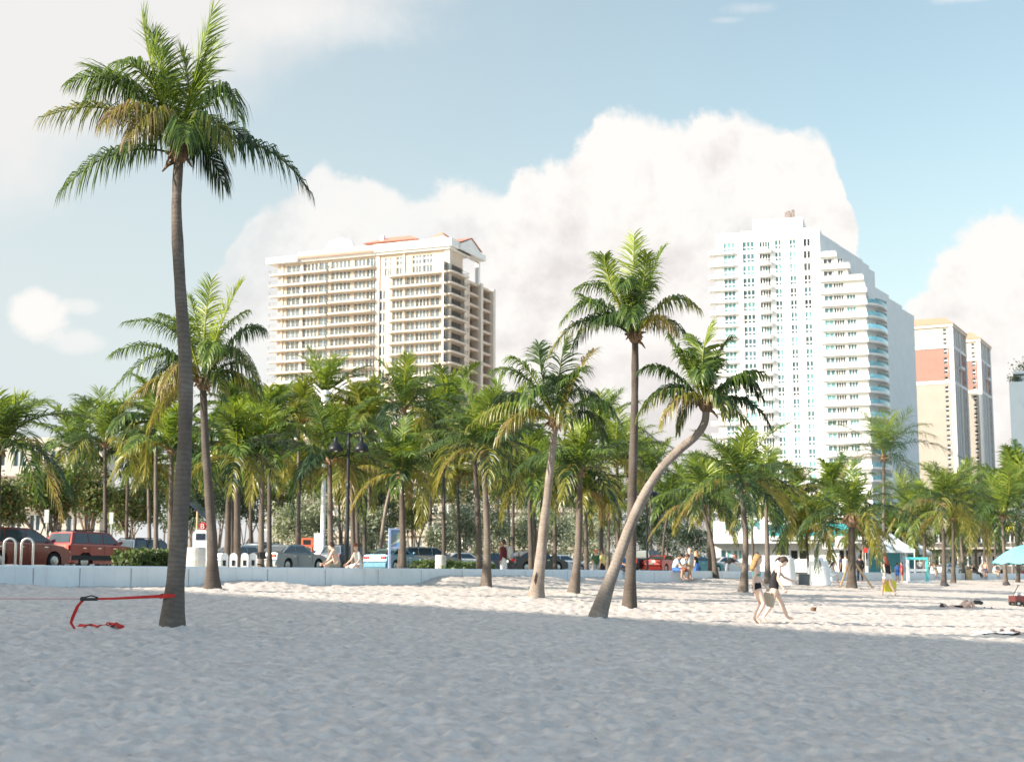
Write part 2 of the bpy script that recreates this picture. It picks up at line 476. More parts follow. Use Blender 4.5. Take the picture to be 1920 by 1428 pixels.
def trunk_mesh(pts, r0, r1, flare, n=12, seg=34, bark=None):
    """pts: points relative to the base; smooth curve through them"""
    P = [Vector(p) for p in pts]
    def cr(t):
        t *= len(P) - 1; i = min(int(t), len(P) - 2); u = t - i
        a, b, c, d = P[max(i-1, 0)], P[i], P[i+1], P[min(i+2, len(P)-1)]
        return .5 * ((2*b) + (c - a)*u + (2*a - 5*b + 4*c - d)*u*u + (-a + 3*b - 3*c + d)*u**3)
    mb = MB(); pp = [cr(k / seg) for k in range(seg + 1)]
    rad = []; run = 0; runs = []
    for k, p in enumerate(pp):
        if k: run += (p - pp[k-1]).length
        runs.append(run)
    for k in range(seg + 1):
        u = runs[k] / run
        rr = r0 + (r1 - r0) * u
        rr *= 1 + flare * math.exp(-runs[k] / .55) + .035 * math.sin(runs[k] * 5.1 + r0 * 90) + .02 * math.sin(runs[k]*13)
        rad.append(rr)
    pp[0] = pp[0] + Vector((0, 0, -.25))
    ids = mb.tube(pp, rad, n)
    for k, ring in enumerate(ids):
        for q_, i in enumerate(ring):
            mb.uv[i] = runs[k]
            c_ = pp[k]; j_ = 1 + .05 * math.sin(q_ * 2.1 + runs[k] * 3 + r0 * 50) + .16 * math.exp(-runs[k] / .3) * math.sin(q_ * 1.7 + r0 * 300)
            v_ = Vector(mb.v[i]); v_ = c_ + (v_ - c_) * j_; mb.v[i] = (v_.x, v_.y, v_.z)
    return mb.mesh('trunk', [bark or M_TRUNK], True)

def generic_spec(rnd, nf=21, old=.3, upright=.2, lush=1.0):
    """fronds as (az, e1, e2, len, hang, tint, tipc)"""
    out = []
    for k in range(nf):
        u = k / (nf - 1)                        # 0 youngest .. 1 oldest
        az = k * 2.39996 + rnd.uniform(-.25, .25)
        uu = u ** 1.25
        e1 = lin(uu, 0, R(88), 1, R(22)) + rnd.gauss(0, .13)
        e2 = e1 - R(lin(uu, 0, 12, 1, 72)) + rnd.gauss(0, .16)
        ln = lin(u, 0, .80, .3, 1.05) * rnd.uniform(.78, 1.12)
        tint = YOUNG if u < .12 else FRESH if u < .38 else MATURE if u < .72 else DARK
        tipc = None
        if u > .25 and rnd.random() < .45: tipc = FRESH
        if u > 1 - old and rnd.random() < .45: tint, tipc = (YELLOW if rnd.random() < .75 else DEAD), (DEAD if rnd.random() < .5 else YELLOW)
        elif u > .7 and rnd.random() < .4: tipc = YELLOW
        out.append((az, e1, e2, ln, lin(u, 0, .05, 1, .46), tint, tipc))
    return out
def spec_pts(sp, Lm):
    az, e1, e2, ln = sp[:4]
    h = Vector((math.cos(az), math.sin(az), 0)); z = Vector((0, 0, 1))
    l = Lm * ln
    return Vector((0, 0, 0)), (h*math.cos(e1) + z*math.sin(e1)) * l * .58, (h*math.cos(e2) + z*math.sin(e2)) * l
CROWN = {}
def crown_mesh(v, n, w):
    """unit crown (frond length 1) shared between far palms"""
    key = (v, n)
    if key in CROWN: return CROWN[key]
    rnd = random.Random(100 + v)
    spec = generic_spec(rnd, 17 + v % 5, .10 + .05 * (v % 3))
    if v % 3 == 2:                                # a drier, more yellow crown
        spec = [s[:5] + (tuple(.5*a + .5*b for a, b in zip(s[5], YELLOW)), s[6]) for s in spec]
    mb = MB()
    for sp in spec:
        a, b, c = spec_pts(sp, 1.0)
        frond(mb, a, b, c, sp[5], n, .34, w, sp[4], rnd, .3, sp[6])
    CROWN[key] = mb.mesh('crown', [M_FROND])
    return CROWN[key]
BOOTS = []
for k in range(3):
    mb = MB(); boot(mb, 1.0, 1.8, random.Random(40 + k)); BOOTS.append(mb.mesh('crown_shaft', [M_BOOT], True))
mb = MB(); rr_ = random.Random(5)
for k in range(7):
    mb.ball((math.cos(k*2.4)*1.3, math.sin(k*2.4)*1.3, rr_.uniform(-.5, .3)), (.55, .55, .7), 7, 5)
NUTS = mb.mesh('coconut_cluster', [M_NUT], True)

def palm(label, base, top, mids=(), r0=.16, r1=.10, flare=.5, Lm=2.2, v=None, spec=None, dens=28, w=.07, group=None, rz=0, nuts=False, sx=1, hang=None, ll=.36):
    """base, top: world points; mids: world points the trunk passes through"""
    base = Vector(base); top = Vector(top)
    t = thing('palm_tree', label, 'palm tree', base, 0, group)
    place(trunk_mesh([(0, 0, 0)] + [Vector(m) - base for m in mids] + [top - base], r0, r1, flare, bark=M_TRUNKP if 'pale' in label else (M_TRUNKM if int(abs(base.x * 31)) % 3 == 0 else M_TRUNK)), 'trunk', t)
    tp = top - base
    bt = place(BOOTS[int(abs(base.x * 7)) % 3], 'crown_shaft', t, tp + Vector((0, 0, r1*1.1)), (0, 0, rz + 1), (r1*1.55, r1*1.55, r1*1.75))
    if nuts: place(NUTS, 'coconut_cluster', t, tp + Vector((0, 0, r1)), (0, 0, rz), (r1*1.0,)*3)
    org = tp + Vector((0, 0, r1*1.2))
    if spec is None:
        Lm *= 1.14; place(crown_mesh(v, dens, w / Lm), 'crown', t, org, (0, 0, rz), (Lm*sx, Lm*sx, Lm))
    else:
        rnd = random.Random(int(abs(base.x) * 1000))
        for sp in spec:
            mb = MB()
            if len(sp) == 7: a, b, c = spec_pts(sp, Lm)
            else: a, b, c = Vector((0, 0, 0)), Vector(sp[0]), Vector(sp[1])
            frond(mb, a, b, c, sp[-2], dens, Lm*ll, w, sp[-3], rnd, .3, sp[-1])
            fo = mb.build('frond', M_FROND, t, org)
            if sp[-2] in (DEAD, YELLOW): fo['label'] = 'yellowing old frond'
    return t
def flat_spec(lst, sc, rnd):
    """fronds drawn as (c1x, c1y, tipx, tipy, depth, hang, tint, tip tint), x right y up in photo pixels, depth in the same unit"""
    out = []
    for c1x, c1y, tx, ty, dp, hg, ti, tc in lst:
        out.append((Vector((c1x, dp*.45, c1y)) * sc, Vector((tx, dp, ty)) * sc, hg, ti, tc))
    return out
rp = random.Random(3)
def d_of(p): return p.y
def mids_of(pts, d): return [at(x, y, d) for x, y in pts]

# 1 the tall palm at the left
b = ground(320, 1185); d = b.y; sc = d / FPX
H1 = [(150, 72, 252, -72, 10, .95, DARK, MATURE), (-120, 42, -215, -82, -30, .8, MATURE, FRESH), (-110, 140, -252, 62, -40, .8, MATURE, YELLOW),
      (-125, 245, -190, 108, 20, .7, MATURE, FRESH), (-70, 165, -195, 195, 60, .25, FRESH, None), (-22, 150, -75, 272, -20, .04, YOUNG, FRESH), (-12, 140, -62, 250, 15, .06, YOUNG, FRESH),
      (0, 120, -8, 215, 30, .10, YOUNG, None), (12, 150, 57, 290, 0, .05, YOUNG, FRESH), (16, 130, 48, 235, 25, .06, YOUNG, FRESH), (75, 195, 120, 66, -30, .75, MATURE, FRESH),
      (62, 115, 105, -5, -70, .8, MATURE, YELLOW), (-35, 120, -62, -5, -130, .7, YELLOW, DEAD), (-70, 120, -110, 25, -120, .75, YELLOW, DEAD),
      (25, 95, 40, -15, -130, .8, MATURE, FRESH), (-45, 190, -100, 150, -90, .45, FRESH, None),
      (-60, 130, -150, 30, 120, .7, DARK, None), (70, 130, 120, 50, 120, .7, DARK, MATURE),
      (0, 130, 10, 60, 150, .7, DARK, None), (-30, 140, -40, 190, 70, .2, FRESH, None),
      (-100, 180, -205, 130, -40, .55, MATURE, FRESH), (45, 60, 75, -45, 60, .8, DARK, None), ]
palm('very tall palm at the left with a slackline strap round its dark trunk', b, at(335, 300, d),
     mids_of([(333, 1040), (345, 860), (348, 700), (338, 540), (331, 400)], d), .148, .078, .5, 2.1, spec=flat_spec(H1, sc, rp), dens=80, w=.028, nuts=False, ll=.39)
# 2 behind it
b = ground(397, 1108); d = b.y; sc = d / FPX
H2 = [(-85, 130, -185, -50, -30, .8, MATURE, FRESH), (-90, 120, -180, 60, 20, .7, MATURE, FRESH), (-60, 60, -140, -45, -40, .9, YELLOW, DEAD), (-30, 140, -95, 140, 30, .4, FRESH, None),
      (5, 130, 10, 200, 0, .12, YOUNG, None), (40, 140, 68, 195, 0, .1, YOUNG, None), (-10, 120, -40, 175, 40, .2, FRESH, YOUNG), (55, 140, 105, 110, 40, .6, MATURE, None),
      (60, 120, 108, 10, -40, .8, MATURE, YELLOW), (50, 50, 100, -20, 20, .9, DARK, YELLOW), (30, 130, 25, 30, -90, .6, FRESH, None), (-30, 80, -60, -30, -90, .8, YELLOW, DEAD),
      (15, 110, 60, 60, 90, .6, DARK, None), (-60, 100, -120, 10, 90, .7, DARK, None), (-45, 150, -140, 110, -50, .5, MATURE, FRESH), (25, 110, 70, 150, 50, .35, FRESH, None), (-15, 100, -25, 120, -80, .4, YOUNG, FRESH),
      (-50, 40, -110, -80, 40, .9, YELLOW, DEAD), (70, 90, 100, -10, 60, .8, MATURE, None), (30, 70, 50, -40, -50, .9, MATURE, YELLOW)]
palm('second tall palm from the left, just right of the strapped trunk', b, at(381, 728, d), mids_of([(398, 1020), (393, 940), (385, 830)], d), .15, .095, .7, 150*sc, spec=flat_spec(H2, sc, rp), dens=66, w=.040, nuts=True)
# 3 tall straight palm in the middle
b = ground(1180, 1145); d = b.y; sc = d / FPX
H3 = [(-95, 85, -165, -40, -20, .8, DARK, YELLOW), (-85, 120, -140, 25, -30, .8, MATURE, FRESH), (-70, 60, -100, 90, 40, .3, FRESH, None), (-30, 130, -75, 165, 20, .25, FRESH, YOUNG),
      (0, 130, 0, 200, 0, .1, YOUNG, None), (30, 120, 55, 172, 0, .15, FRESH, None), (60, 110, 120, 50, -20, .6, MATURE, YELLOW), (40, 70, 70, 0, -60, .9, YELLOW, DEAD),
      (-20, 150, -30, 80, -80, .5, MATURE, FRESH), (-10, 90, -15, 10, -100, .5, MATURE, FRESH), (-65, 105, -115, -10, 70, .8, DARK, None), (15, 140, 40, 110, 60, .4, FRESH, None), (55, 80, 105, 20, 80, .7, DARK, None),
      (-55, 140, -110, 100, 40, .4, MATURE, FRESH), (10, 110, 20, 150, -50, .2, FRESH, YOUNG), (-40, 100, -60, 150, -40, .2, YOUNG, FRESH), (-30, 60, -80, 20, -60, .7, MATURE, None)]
palm('tall straight palm in the middle with its crown against the cloud', b, at(1191, 640, d), mids_of([(1183, 1050), (1186, 900), (1190, 760)], d), .145, .085, .45, 150*sc, spec=flat_spec(H3, sc, rp), dens=66, w=.040)
# 4 the leaning one
b = ground(1118, 1165); d = b.y; sc = d / FPX
H4 = [(-80, 70, -135, -30, -20, .8, MATURE, YELLOW), (-70, 100, -120, 70, 20, .5, MATURE, None), (-40, 120, -65, 130, 10, .3, MATURE, FRESH), (5, 100, 12, 158, 0, .1, FRESH, YOUNG), (30, 100, 52, 130, 10, .2, MATURE, None),
      (50, 75, 105, 60, -20, .6, MATURE, FRESH), (70, 40, 120, -40, 0, .9, DARK, None), (40, 30, 75, -45, -50, .9, MATURE, YELLOW), (-10, 100, -20, 40, -80, .6, MATURE, FRESH), (-50, 50, -90, -40, -50, .9, YELLOW, DEAD),
      (60, 100, 110, 20, 40, .7, DARK, None), (-60, 80, -110, 10, 60, .7, DARK, None), (15, 110, 30, 90, 60, .4, MATURE, None), (-25, 90, -55, 100, -40, .4, FRESH, None), (20, 60, 30, -30, -60, .8, MATURE, YELLOW), (-30, 50, -50, -50, 30, .9, DARK, YELLOW), (-10, 110, -20, 140, 30, .2, FRESH, None)]
palm('leaning palm whose pale trunk slants and bends to the right', b, at(1324, 768, d), mids_of([(1136, 1110), (1158, 1050), (1180, 990), (1206, 932), (1238, 880), (1275, 842), (1306, 816), (1321, 792)], d), .135, .08, .55, 140*sc, spec=flat_spec(H4, sc, rp), dens=62, w=.042)
# 5
b = ground(1005, 1125); d = b.y; sc = d / FPX
H5 = [(-85, 75, -165, -10, -20, .8, FRESH, YELLOW), (-60, 120, -120, 100, 10, .5, MATURE, FRESH), (-20, 110, -30, 150, 0, .2, MATURE, None), (10, 110, 20, 160, 0, .12, MATURE, FRESH), (50, 110, 75, 140, 10, .25, YELLOW, DEAD),
      (75, 90, 125, -10, -20, .7, MATURE, None), (60, 60, 95, -30, 30, .9, DARK, None), (-60, 50, -110, -40, -50, .9, YELLOW, DEAD), (-30, 110, -60, 20, -90, .6, MATURE, FRESH), (15, 70, 20, -20, -90, .8, MATURE, YELLOW),
      (-70, 95, -120, 40, 70, .7, DARK, None), (40, 100, 80, 60, 70, .6, DARK, None), (0, 120, 0, 90, 80, .5, MATURE, None), (-40, 120, -85, 120, -30, .35, FRESH, None), (25, 90, 60, 100, -50, .4, MATURE, FRESH), (-90, 60, -140, 20, 30, .8, MATURE, YELLOW)]
palm('palm with a scar low on its flared pale trunk, left of the leaning palm', b, at(1041, 800, d), mids_of([(1012, 1060), (1026, 930)], d), .165, .09, .75, 145*sc, spec=flat_spec(H5, sc, rp), dens=60, w=.045)

q = MB(); b5 = ground(1005, 1125)
pts5 = [at(x, y, b5.y - .20) - b5 for x, y in ((1004, 1096), (1001.5, 1088), (1003.5, 1078), (1007, 1070), (1006, 1082), (1005.5, 1092))]
q.poly(pts5); q.poly([v + Vector((0, .02, 0)) for v in pts5][::-1])
T5 = [o for o in bpy.data.objects if o.get('label', '').startswith('palm with a scar')][0]
q.build('scar', mat('dark bark scar', (.03, .025, .02), .95, .2, 9), T5)
def sandpalm(label, bx, by, tx, ty, Rp, v, mids=(), dens=36, w=.08, r0=.14, r1=.088, flare=.6, rz=0, hero=False, nuts=False, sx=1.0):
    b = ground(bx, by); d = b.y; sc = d / FPX
    sp = generic_spec(random.Random(v * 7 + bx), 19, .16) if hero else None
    return palm(label, b, at(tx, ty, d), mids_of(mids, d), r0, r1, flare, Rp * 1.08 * sc, v=v, spec=sp, dens=dens if not hero else 46, w=w if not hero else .055, rz=rz, nuts=nuts, sx=sx)
def backpalm(label, bx, s, tx, ty, Rp, v, mids=(), dens=34, w=.085, r0=.135, r1=.088, rz=0, group=None, hero=False):
    b = behind(bx, s); d = b.y; sc = d / FPX
    sp = generic_spec(random.Random(v * 5 + bx), 19, .16) if hero else None
    return palm(label, b, at(tx, ty, d), mids_of(mids, d), r0, r1, .35, Rp * 1.08 * sc, v=v, spec=sp, dens=dens if not hero else 44, w=(w if not hero else .06), rz=rz, group=group)
sandpalm('palm in the sand with its trunk base before the white wall, right of its twin', 912, 1104, 906, 855, 125, 1, [(913, 990)], hero=True)
sandpalm('palm left of the leaning palm, standing on sand just before the wall', 1076, 1116, 1087, 890, 115, 2, [(1085, 1010)], hero=True)
sandpalm('palm with slightly bowed trunk beside the two walking women', 1394, 1113, 1389, 918, 125, 3, [(1398, 1010)], hero=True, nuts=True)
sandpalm('bushy palm held by wooden props near the white gate piers', 1597, 1105, 1597, 985, 105, 4, r0=.2, r1=.16, hero=True)
sandpalm('full crowned palm right of the teal frame', 1770, 1098, 1769, 948, 92, 5, hero=True, w=.09)
sandpalm('palm left of the bowed palm, behind the men seated on the wall', 1343, 1091, 1318, 950, 95, 0, [(1335, 1020)], hero=True)
sandpalm('palm behind the heads of the walking women', 1440, 1098, 1436, 932, 92, 6, hero=True)
sandpalm('tall palm before the grey end of the white tower', 1657, 1084, 1657, 862, 112, 7, r0=.2, r1=.14, hero=True, w=.09)
sandpalm('palm seen through the teal frame', 1734, 1086, 1733, 975, 66, 1, r0=.2, rz=1)
sandpalm('thin palm next right of the full crowned palm', 1788, 1093, 1787, 975, 66, 2, rz=2)
sandpalm('crooked thin palm above the brown litter barrel', 1808, 1086, 1797, 965, 72, 3, [(1803, 1030)], rz=3)
sandpalm('palm behind the shirtless boy by the far wall', 1868, 1085, 1865, 990, 60, 4, rz=4)
sandpalm('palm whose trunk foot stands left of the blue beach umbrella', 1886, 1097, 1879, 972, 88, 0, rz=5)
sandpalm('palm at the right edge of the photo behind the umbrella', 1909, 1091, 1911, 955, 86, 6, rz=.5)
B = backpalm
B('palm cut by the left edge of the photo', -10, -9, -2, 850, 150, 2, rz=2.1, hero=True)
B('dark palm standing behind the red four by four', 197, -32, 197, 838, 112, 3, dens=34, w=.075, rz=.6, hero=True)
B('small palm behind the hedge, its thin trunk in sun', 281, -32, 278, 885, 62, 2, rz=1.2)
B('dark trunk palm directly left of the tall strapped trunk', 318, -13, 322, 850, 98, 1, rz=3.0)
B('sunlit yellow green palm above the row of bike hoops', 445, -2.5, 445, 865, 105, 2, rz=1.0, hero=True)
B('shaded thin palm between the bike hoops', 426, -9, 430, 840, 85, 3, rz=2.0)
B('upper palm whose crown rises behind the second tall palm', 436, -24, 432, 775, 62, 0, rz=2.6)
B('dark palm behind the boot of the grey saloon car', 489, -8, 492, 862, 88, 1, rz=.4)
B('thin palm rising from silvery bushes behind the grey saloon', 554, -30, 563, 895, 62, 5, rz=1.9)
B('sunlit palm just left of the black twin lamp post', 621, -5, 618, 868, 112, 5, rz=.2, hero=True)
B('tall palm with its crown against the lower left of the beige block', 606, -34, 608, 752, 84, 0, rz=2.9, dens=30, w=.09)
B('thin palm just right of the black twin lamp post', 664, -12, 659, 890, 68, 2, rz=.9)
B('second thin palm right of the lamp post, with dead hanging fronds', 671, -18, 668, 880, 62, 2, rz=4.4)
B('pale palm leaning right behind the parked blue coupe', 708, -24, 739, 890, 66, 4, [(722, 960)], rz=3.3)
B('short palm in front of the blue coupe on the promenade', 756, -1.5, 752, 897, 98, 6, [(755, 980)], rz=.1, hero=True)
B('tall palm before the middle of the beige block', 750, -15, 757, 772, 102, 3, rz=1.3, hero=True)
B('palm with dark trunk, left twin of the pair by the backpacker', 900, -2, 889, 855, 110, 2, [(896, 960)], rz=.8, hero=True)
B('palm hidden behind the twin palms', 862, -26, 858, 900, 64, 5, rz=2.2)
B('palm standing beside the black saloon car', 997, -3, 992, 918, 90, 5, rz=.7, hero=True)
B('palm whose thin trunk shows right of the black saloon', 1004, -16, 1001, 885, 68, 0, rz=3.9)
B('straight thin palm in front of the white hatchback', 1041, -12, 1040, 938, 58, 1, rz=1.7)
B('palm behind the flared trunk, with its crown low over silvery bushes', 1100, -8, 1098, 925, 66, 4, rz=3.1)
B('old palm with a shaggy grey crown above the man in the yellow shirt', 1140, -18, 1142, 955, 54, 2, rz=4.1)
B('dark trunk palm left of the tall straight one', 1160, -6, 1157, 872, 100, 1, rz=1.1, hero=True)
B('tall palm whose crown spreads left of the tall straight trunk', 1128, -13, 1126, 815, 90, 3, rz=2.5, hero=True)
B('small leaning palm in front of the dark green bushes', 1240, -22, 1254, 955, 54, 0, [(1246, 1000)], rz=.3)
B('straight dark palm right of the men seated on the wall', 1331, -6, 1329, 938, 72, 4, rz=2.7)
B('slim palm before the white restaurant front', 1413, -14, 1409, 960, 62, 1, rz=1.5)
B('slim palm before the teal restaurant roof', 1478, -16, 1473, 968, 62, 3, rz=3.5)
B('palm with a wide low crown before the teal roof', 1517, -14, 1512, 1000, 76, 2, rz=.2)
B('twin slim palm nearest the restaurant letter sign', 1541, -20, 1538, 995, 60, 0, rz=2.0)
B('pale trunk palm right of the propped bushy palm', 1619, -6, 1618, 1005, 54, 2, rz=1.8)
B('short palm behind the woman with the yellow bag', 1683, -10, 1677, 1005, 60, 4, rz=3.6)
B('palm behind the tents at the right', 1710, -22, 1712, 985, 54, 1, rz=.8)
B('palm rising behind the seated sunbathers on the far wall', 1831, -4, 1828, 975, 64, 0, rz=4.2)
B('rough stemmed date palm near the shirtless boy', 1846, -9, 1845, 985, 54, 1, rz=2.4)
B('tall palm crown highest at the right edge', 1899, -14, 1900, 915, 74, 3, rz=.9)
B('far palm between the terracotta tower and the full crowned palm', 1818, -26, 1816, 925, 58, 6, rz=1.4)
B('palm behind the tall palm by the grey tower wall', 1700, -30, 1698, 950, 60, 6, rz=3.2)
B('far palm deep behind the hedge at the left', 236, -44, 240, 850, 60, 0, rz=5.0)
B('far shaded palm behind the grey saloon roof', 520, -42, 522, 850, 70, 1, rz=2.2)
B('far palm behind the minivan and silvery bushes', 808, -36, 806, 860, 78, 3, rz=4.6)
B('far palm between the twin palms and the flared trunk', 955, -34, 952, 850, 80, 3, rz=.4)
B('far palm under the bend of the leaning trunk', 1222, -34, 1220, 900, 70, 1, rz=1.0)
B('far palm between the lamp post and beige block', 690, -40, 693, 820, 74, 1, rz=5.5)
B('far dark palm behind the sunlit palm by the bike hoops', 470, -34, 470, 800, 76, 3, rz=1.6)

B('tall palm rising over the silvery bushes, left of the beige block base', 560, -26, 560, 800, 84, 5, rz=.7)
B('tall palm over the grey saloon, left of the long armed street light', 505, -20, 505, 812, 84, 0, rz=2.3)
B('tall palm right of the long armed street light', 684, -22, 682, 800, 90, 2, rz=3.4)
B('tall palm before the right foot of the beige block', 832, -20, 832, 790, 92, 4, rz=1.2)
B('tall palm behind the crown of the flared palm', 962, -22, 962, 815, 88, 1, rz=2.8)
B('tall palm whose crown rises left of the strapped trunk', 292, -26, 292, 800, 92, 3, rz=.3)
B('palm crown just left of the leaning trunk bend', 1190, -24, 1190, 862, 72, 6, rz=4.0)
B('palm left of the dark palm behind the red four by four', 140, -46, 140, 850, 84, 1, rz=4.8)
B('palm between the bowed palm and the bushy palm, far back', 1490, -28, 1490, 935, 62, 5, rz=2.6)
B('palm in front of the foot of the white tower', 1560, -30, 1560, 930, 66, 3, rz=.6)
B('far palm deep behind the solar panel', 345, -46, 350, 866, 60, 0, rz=0.0)
B('far palm deep behind the second tall palm trunk', 400, -50, 394, 903, 73, 1, rz=1.3)
B('far palm deep behind the orange framed board', 585, -54, 590, 896, 64, 2, rz=2.6)
B('far palm deep behind the black twin lamp post', 640, -46, 634, 889, 77, 3, rz=3.9)
B('far palm deep behind the blue poster stand', 735, -50, 740, 882, 68, 4, rz=5.2)
B('far palm deep behind the champagne minivan', 775, -54, 769, 875, 81, 5, rz=6.5)
B('far palm deep between the twin palm trunks', 890, -46, 895, 868, 72, 6, rz=7.8)
B('far palm deep right of the flared palm trunk', 1060, -50, 1054, 905, 63, 0, rz=9.1)
B('far palm deep over the dark bush by the restaurant', 1290, -54, 1295, 938, 76, 1, rz=10.4)
B('far palm deep beside the restaurant letters', 1360, -46, 1354, 931, 67, 2, rz=11.7)
# ------------------------------------------------------------------ buildings
M_CREAM = mat('peach stucco', (.56, .455, .365), .85, .06, .3)
M_CREAM2 = mat('pale cream stucco', (.64, .565, .485), .85, .05, .3)
M_WHITE = mat('white stucco', (.71, .705, .685), .8, .04, .3)
M_CREAM3 = mat('dull cream stucco', (.38, .35, .305), .85, .05, .3)
M_GREYW = mat('grey white stucco', (.66, .69, .685), .85, .05, .3)
M_TILE = mat('red clay roof', (.55, .22, .16), .8, .2, 1.5, .3)
M_TILE2 = mat('orange clay roof', (.56, .29, .19), .8, .2, 1.5, .3)
M_PINK = mat('terracotta stucco', (.26, .155, .125), .85, .07, .3)
M_SAND2 = mat('sand coloured stucco', (.31, .275, .235), .85, .06, .3)
M_RAILD = mat('dark bronze railing', (.12, .11, .10), .5, .1, 4)
M_RAILW = mat('white railing', (.80, .80, .78), .5, .05, 4)
M_FRAME = mat('white window frame', (.80, .79, .76), .5, .04, 4)
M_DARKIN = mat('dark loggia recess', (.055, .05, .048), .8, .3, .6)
def glass_mat(name, col, rough=.10, spec=.45):
    m = bpy.data.materials.new(name); t = nt(m)
    o = N(t, 'OutputMaterial'); b = N(t, 'BsdfPrincipled'); L(t, b.outputs[0], o.inputs[0])
    oi = N(t, 'ObjectInfo'); tc = N(t, 'TexCoord')
    v = N(t, 'TexNoise'); v.inputs['Scale'].default_value = 1.1; L(t, tc.outputs['Object'], v.inputs['Vector'])
    f = math_(t, 'ADD', math_(t, 'MULTIPLY', oi.outputs['Random'], .7), math_(t, 'MULTIPLY', v.outputs['Fac'], .5))
    lo = [c * .45 for c in col]; hi = [min(1, c * 1.5 + .03) for c in col]
    L(t, ramp(t, f, [(.2, lo), (.9, hi)]), b.inputs['Base Color'])
    b.inputs['Roughness'].default_value = rough; b.inputs['Specular IOR Level'].default_value = spec
    return m
G_BLUE = glass_mat('blue grey window glass', (.05, .075, .10))
G_TEAL = glass_mat('light teal window glass', (.10, .25, .25))
G_DTEAL = glass_mat('dark teal window glass', (.03, .085, .10))
G_DARK = glass_mat('dark window glass', (.02, .023, .027))
G_AQUA = glass_mat('aqua balcony glass', (.22, .50, .58))

def on_plane(px, py, O, yaw):
    """(u, z) where the ray of a photo pixel meets the vertical plane through O with heading yaw"""
    v = ray(px, py); u = Vector((math.cos(yaw), math.sin(yaw), 0)); n = Vector((-math.sin(yaw), math.cos(yaw), 0))
    t = (Vector(O) - EYE).dot(n) / v.dot(n)
    p = EYE + v * t
    return (p - Vector(O)).dot(u), p.z - O[2]
def wall_grid(mb, P, u0, u1, z0, z1, holes, depth=.3):
    """P(u, z, dep): wall surface with openings and their reveals"""
    us = sorted({u0, u1} | {x for h in holes for x in h[:2]}); zs = sorted({z0, z1} | {x for h in holes for x in h[2:4]})
    us = [u for u in us if u0 <= u <= u1]; zs = [z for z in zs if z0 <= z <= z1]
    hs = holes
    for a, b in zip(zs, zs[1:]):
        row = [h for h in hs if h[2] < (a+b)/2 < h[3]]
        run = None
        for c, d in zip(us, us[1:]):
            m = (c + d) / 2
            solid = not any(h[0] < m < h[1] for h in row)
            if solid and run is None: run = c
            if (not solid) and run is not None:
                mb.poly([P(run, a, 0), P(c, a, 0), P(c, b, 0), P(run, b, 0)]); run = None
        if run is not None: mb.poly([P(run, a, 0), P(us[-1], a, 0), P(us[-1], b, 0), P(run, b, 0)])
    for a, b, c, d in hs:
        e = depth
        mb.poly([P(a, c, 0), P(a, d, 0), P(a, d, e), P(a, c, e)]); mb.poly([P(b, c, 0), P(b, c, e), P(b, d, e), P(b, d, 0)])
        mb.poly([P(a, c, 0), P(a, c, e), P(b, c, e), P(b, c, 0)]); mb.poly([P(a, d, 0), P(b, d, 0), P(b, d, e), P(a, d, e)])
WIN = {}
def win_mesh(w, h, n, tr, glass, frame=None, fw=.09):
    """window facing -y, origin at the lower left corner: n lights wide, transom bar at height fraction tr"""
    key = (round(w, 2), round(h, 2), n, tr, glass.name)
    if key in WIN: return WIN[key]
    mb = MB(); mb.mi = 1
    mb.poly([(0, 0, 0), (w, 0, 0), (w, 0, h), (0, 0, h)])
    mb.mi = 0
    for k in range(n + 1):
        x = w * k / n; f = fw if 0 < k < n else fw * .8
        mb.box((max(0, x - f), -.08, 0), (min(w, x + f), -.004, h))
    zz = [0, h] + ([h * tr] if tr else [])
    for z in zz:
        f = fw * (1.7 if tr and 0 < z < h else .8)
        mb.box((0, -.075, max(0, z - f)), (w, -.006, min(h, z + f)))
    WIN[key] = mb.mesh('window', [frame or M_FRAME, glass])
    return WIN[key]
class Windows:
    """keeps the first hundred as parts of their own, the rest as one part"""
    def __init__(self, parent, limit=100): self.p = parent; self.n = 0; self.limit = limit; self.rest = None; self.mats = []
    def add(self, me, loc, rz=0):
        self.n += 1
        if self.n <= self.limit: return place(me, 'window', self.p, loc, (0, 0, rz))
        if self.rest is None: self.rest = MB()
        M = Matrix.Translation(loc) @ Matrix.Rotation(rz, 4, 'Z'); base = len(self.rest.v)
        for v in me.vertices: self.rest.v.append(tuple(M @ v.co)); self.rest.c.append((1, 1, 1))
        for f in me.polygons:
            m = me.materials[f.material_index]
            if m not in self.mats: self.mats.append(m)
            self.rest.f.append(tuple(base + i for i in f.vertices)); self.rest.m.append(self.mats.index(m))
    def done(self):
        if self.rest:
            o = self.rest.build('window', self.mats, self.p); o['kind'] = 'stuff'; o['label'] = 'windows of the lower floors'
def railing(mb, pts, z, h=1.05, step=.55, r=.03):
    for a, b in zip(pts, pts[1:]):
        a = Vector((a[0], a[1], z)); b = Vector((b[0], b[1], z)); l = (b - a).length
        if l < .05: continue
        u = (b - a) / l; n = Vector((-u.y, u.x, 0)) * r
        for zz, hh in ((h, .07), (.12, .05)):
            c = Vector((0, 0, zz)); d = Vector((0, 0, hh))
            q = [a + c - n, b + c - n, b + c + n, a + c + n]
            i = [mb.vert(x) for x in q] + [mb.vert(x + d) for x in q]
            for f in ((0,3,2,1),(4,5,6,7),(0,1,5,4),(1,2,6,5),(2,3,7,6),(3,0,4,7)): mb.face([i[k] for k in f])
        k = step
        while k < l:
            p = a + u * k
            mb.poly([p - u * .045, p + u * .045, p + u * .045 + Vector((0, 0, h)), p - u * .045 + Vector((0, 0, h))]); k += step
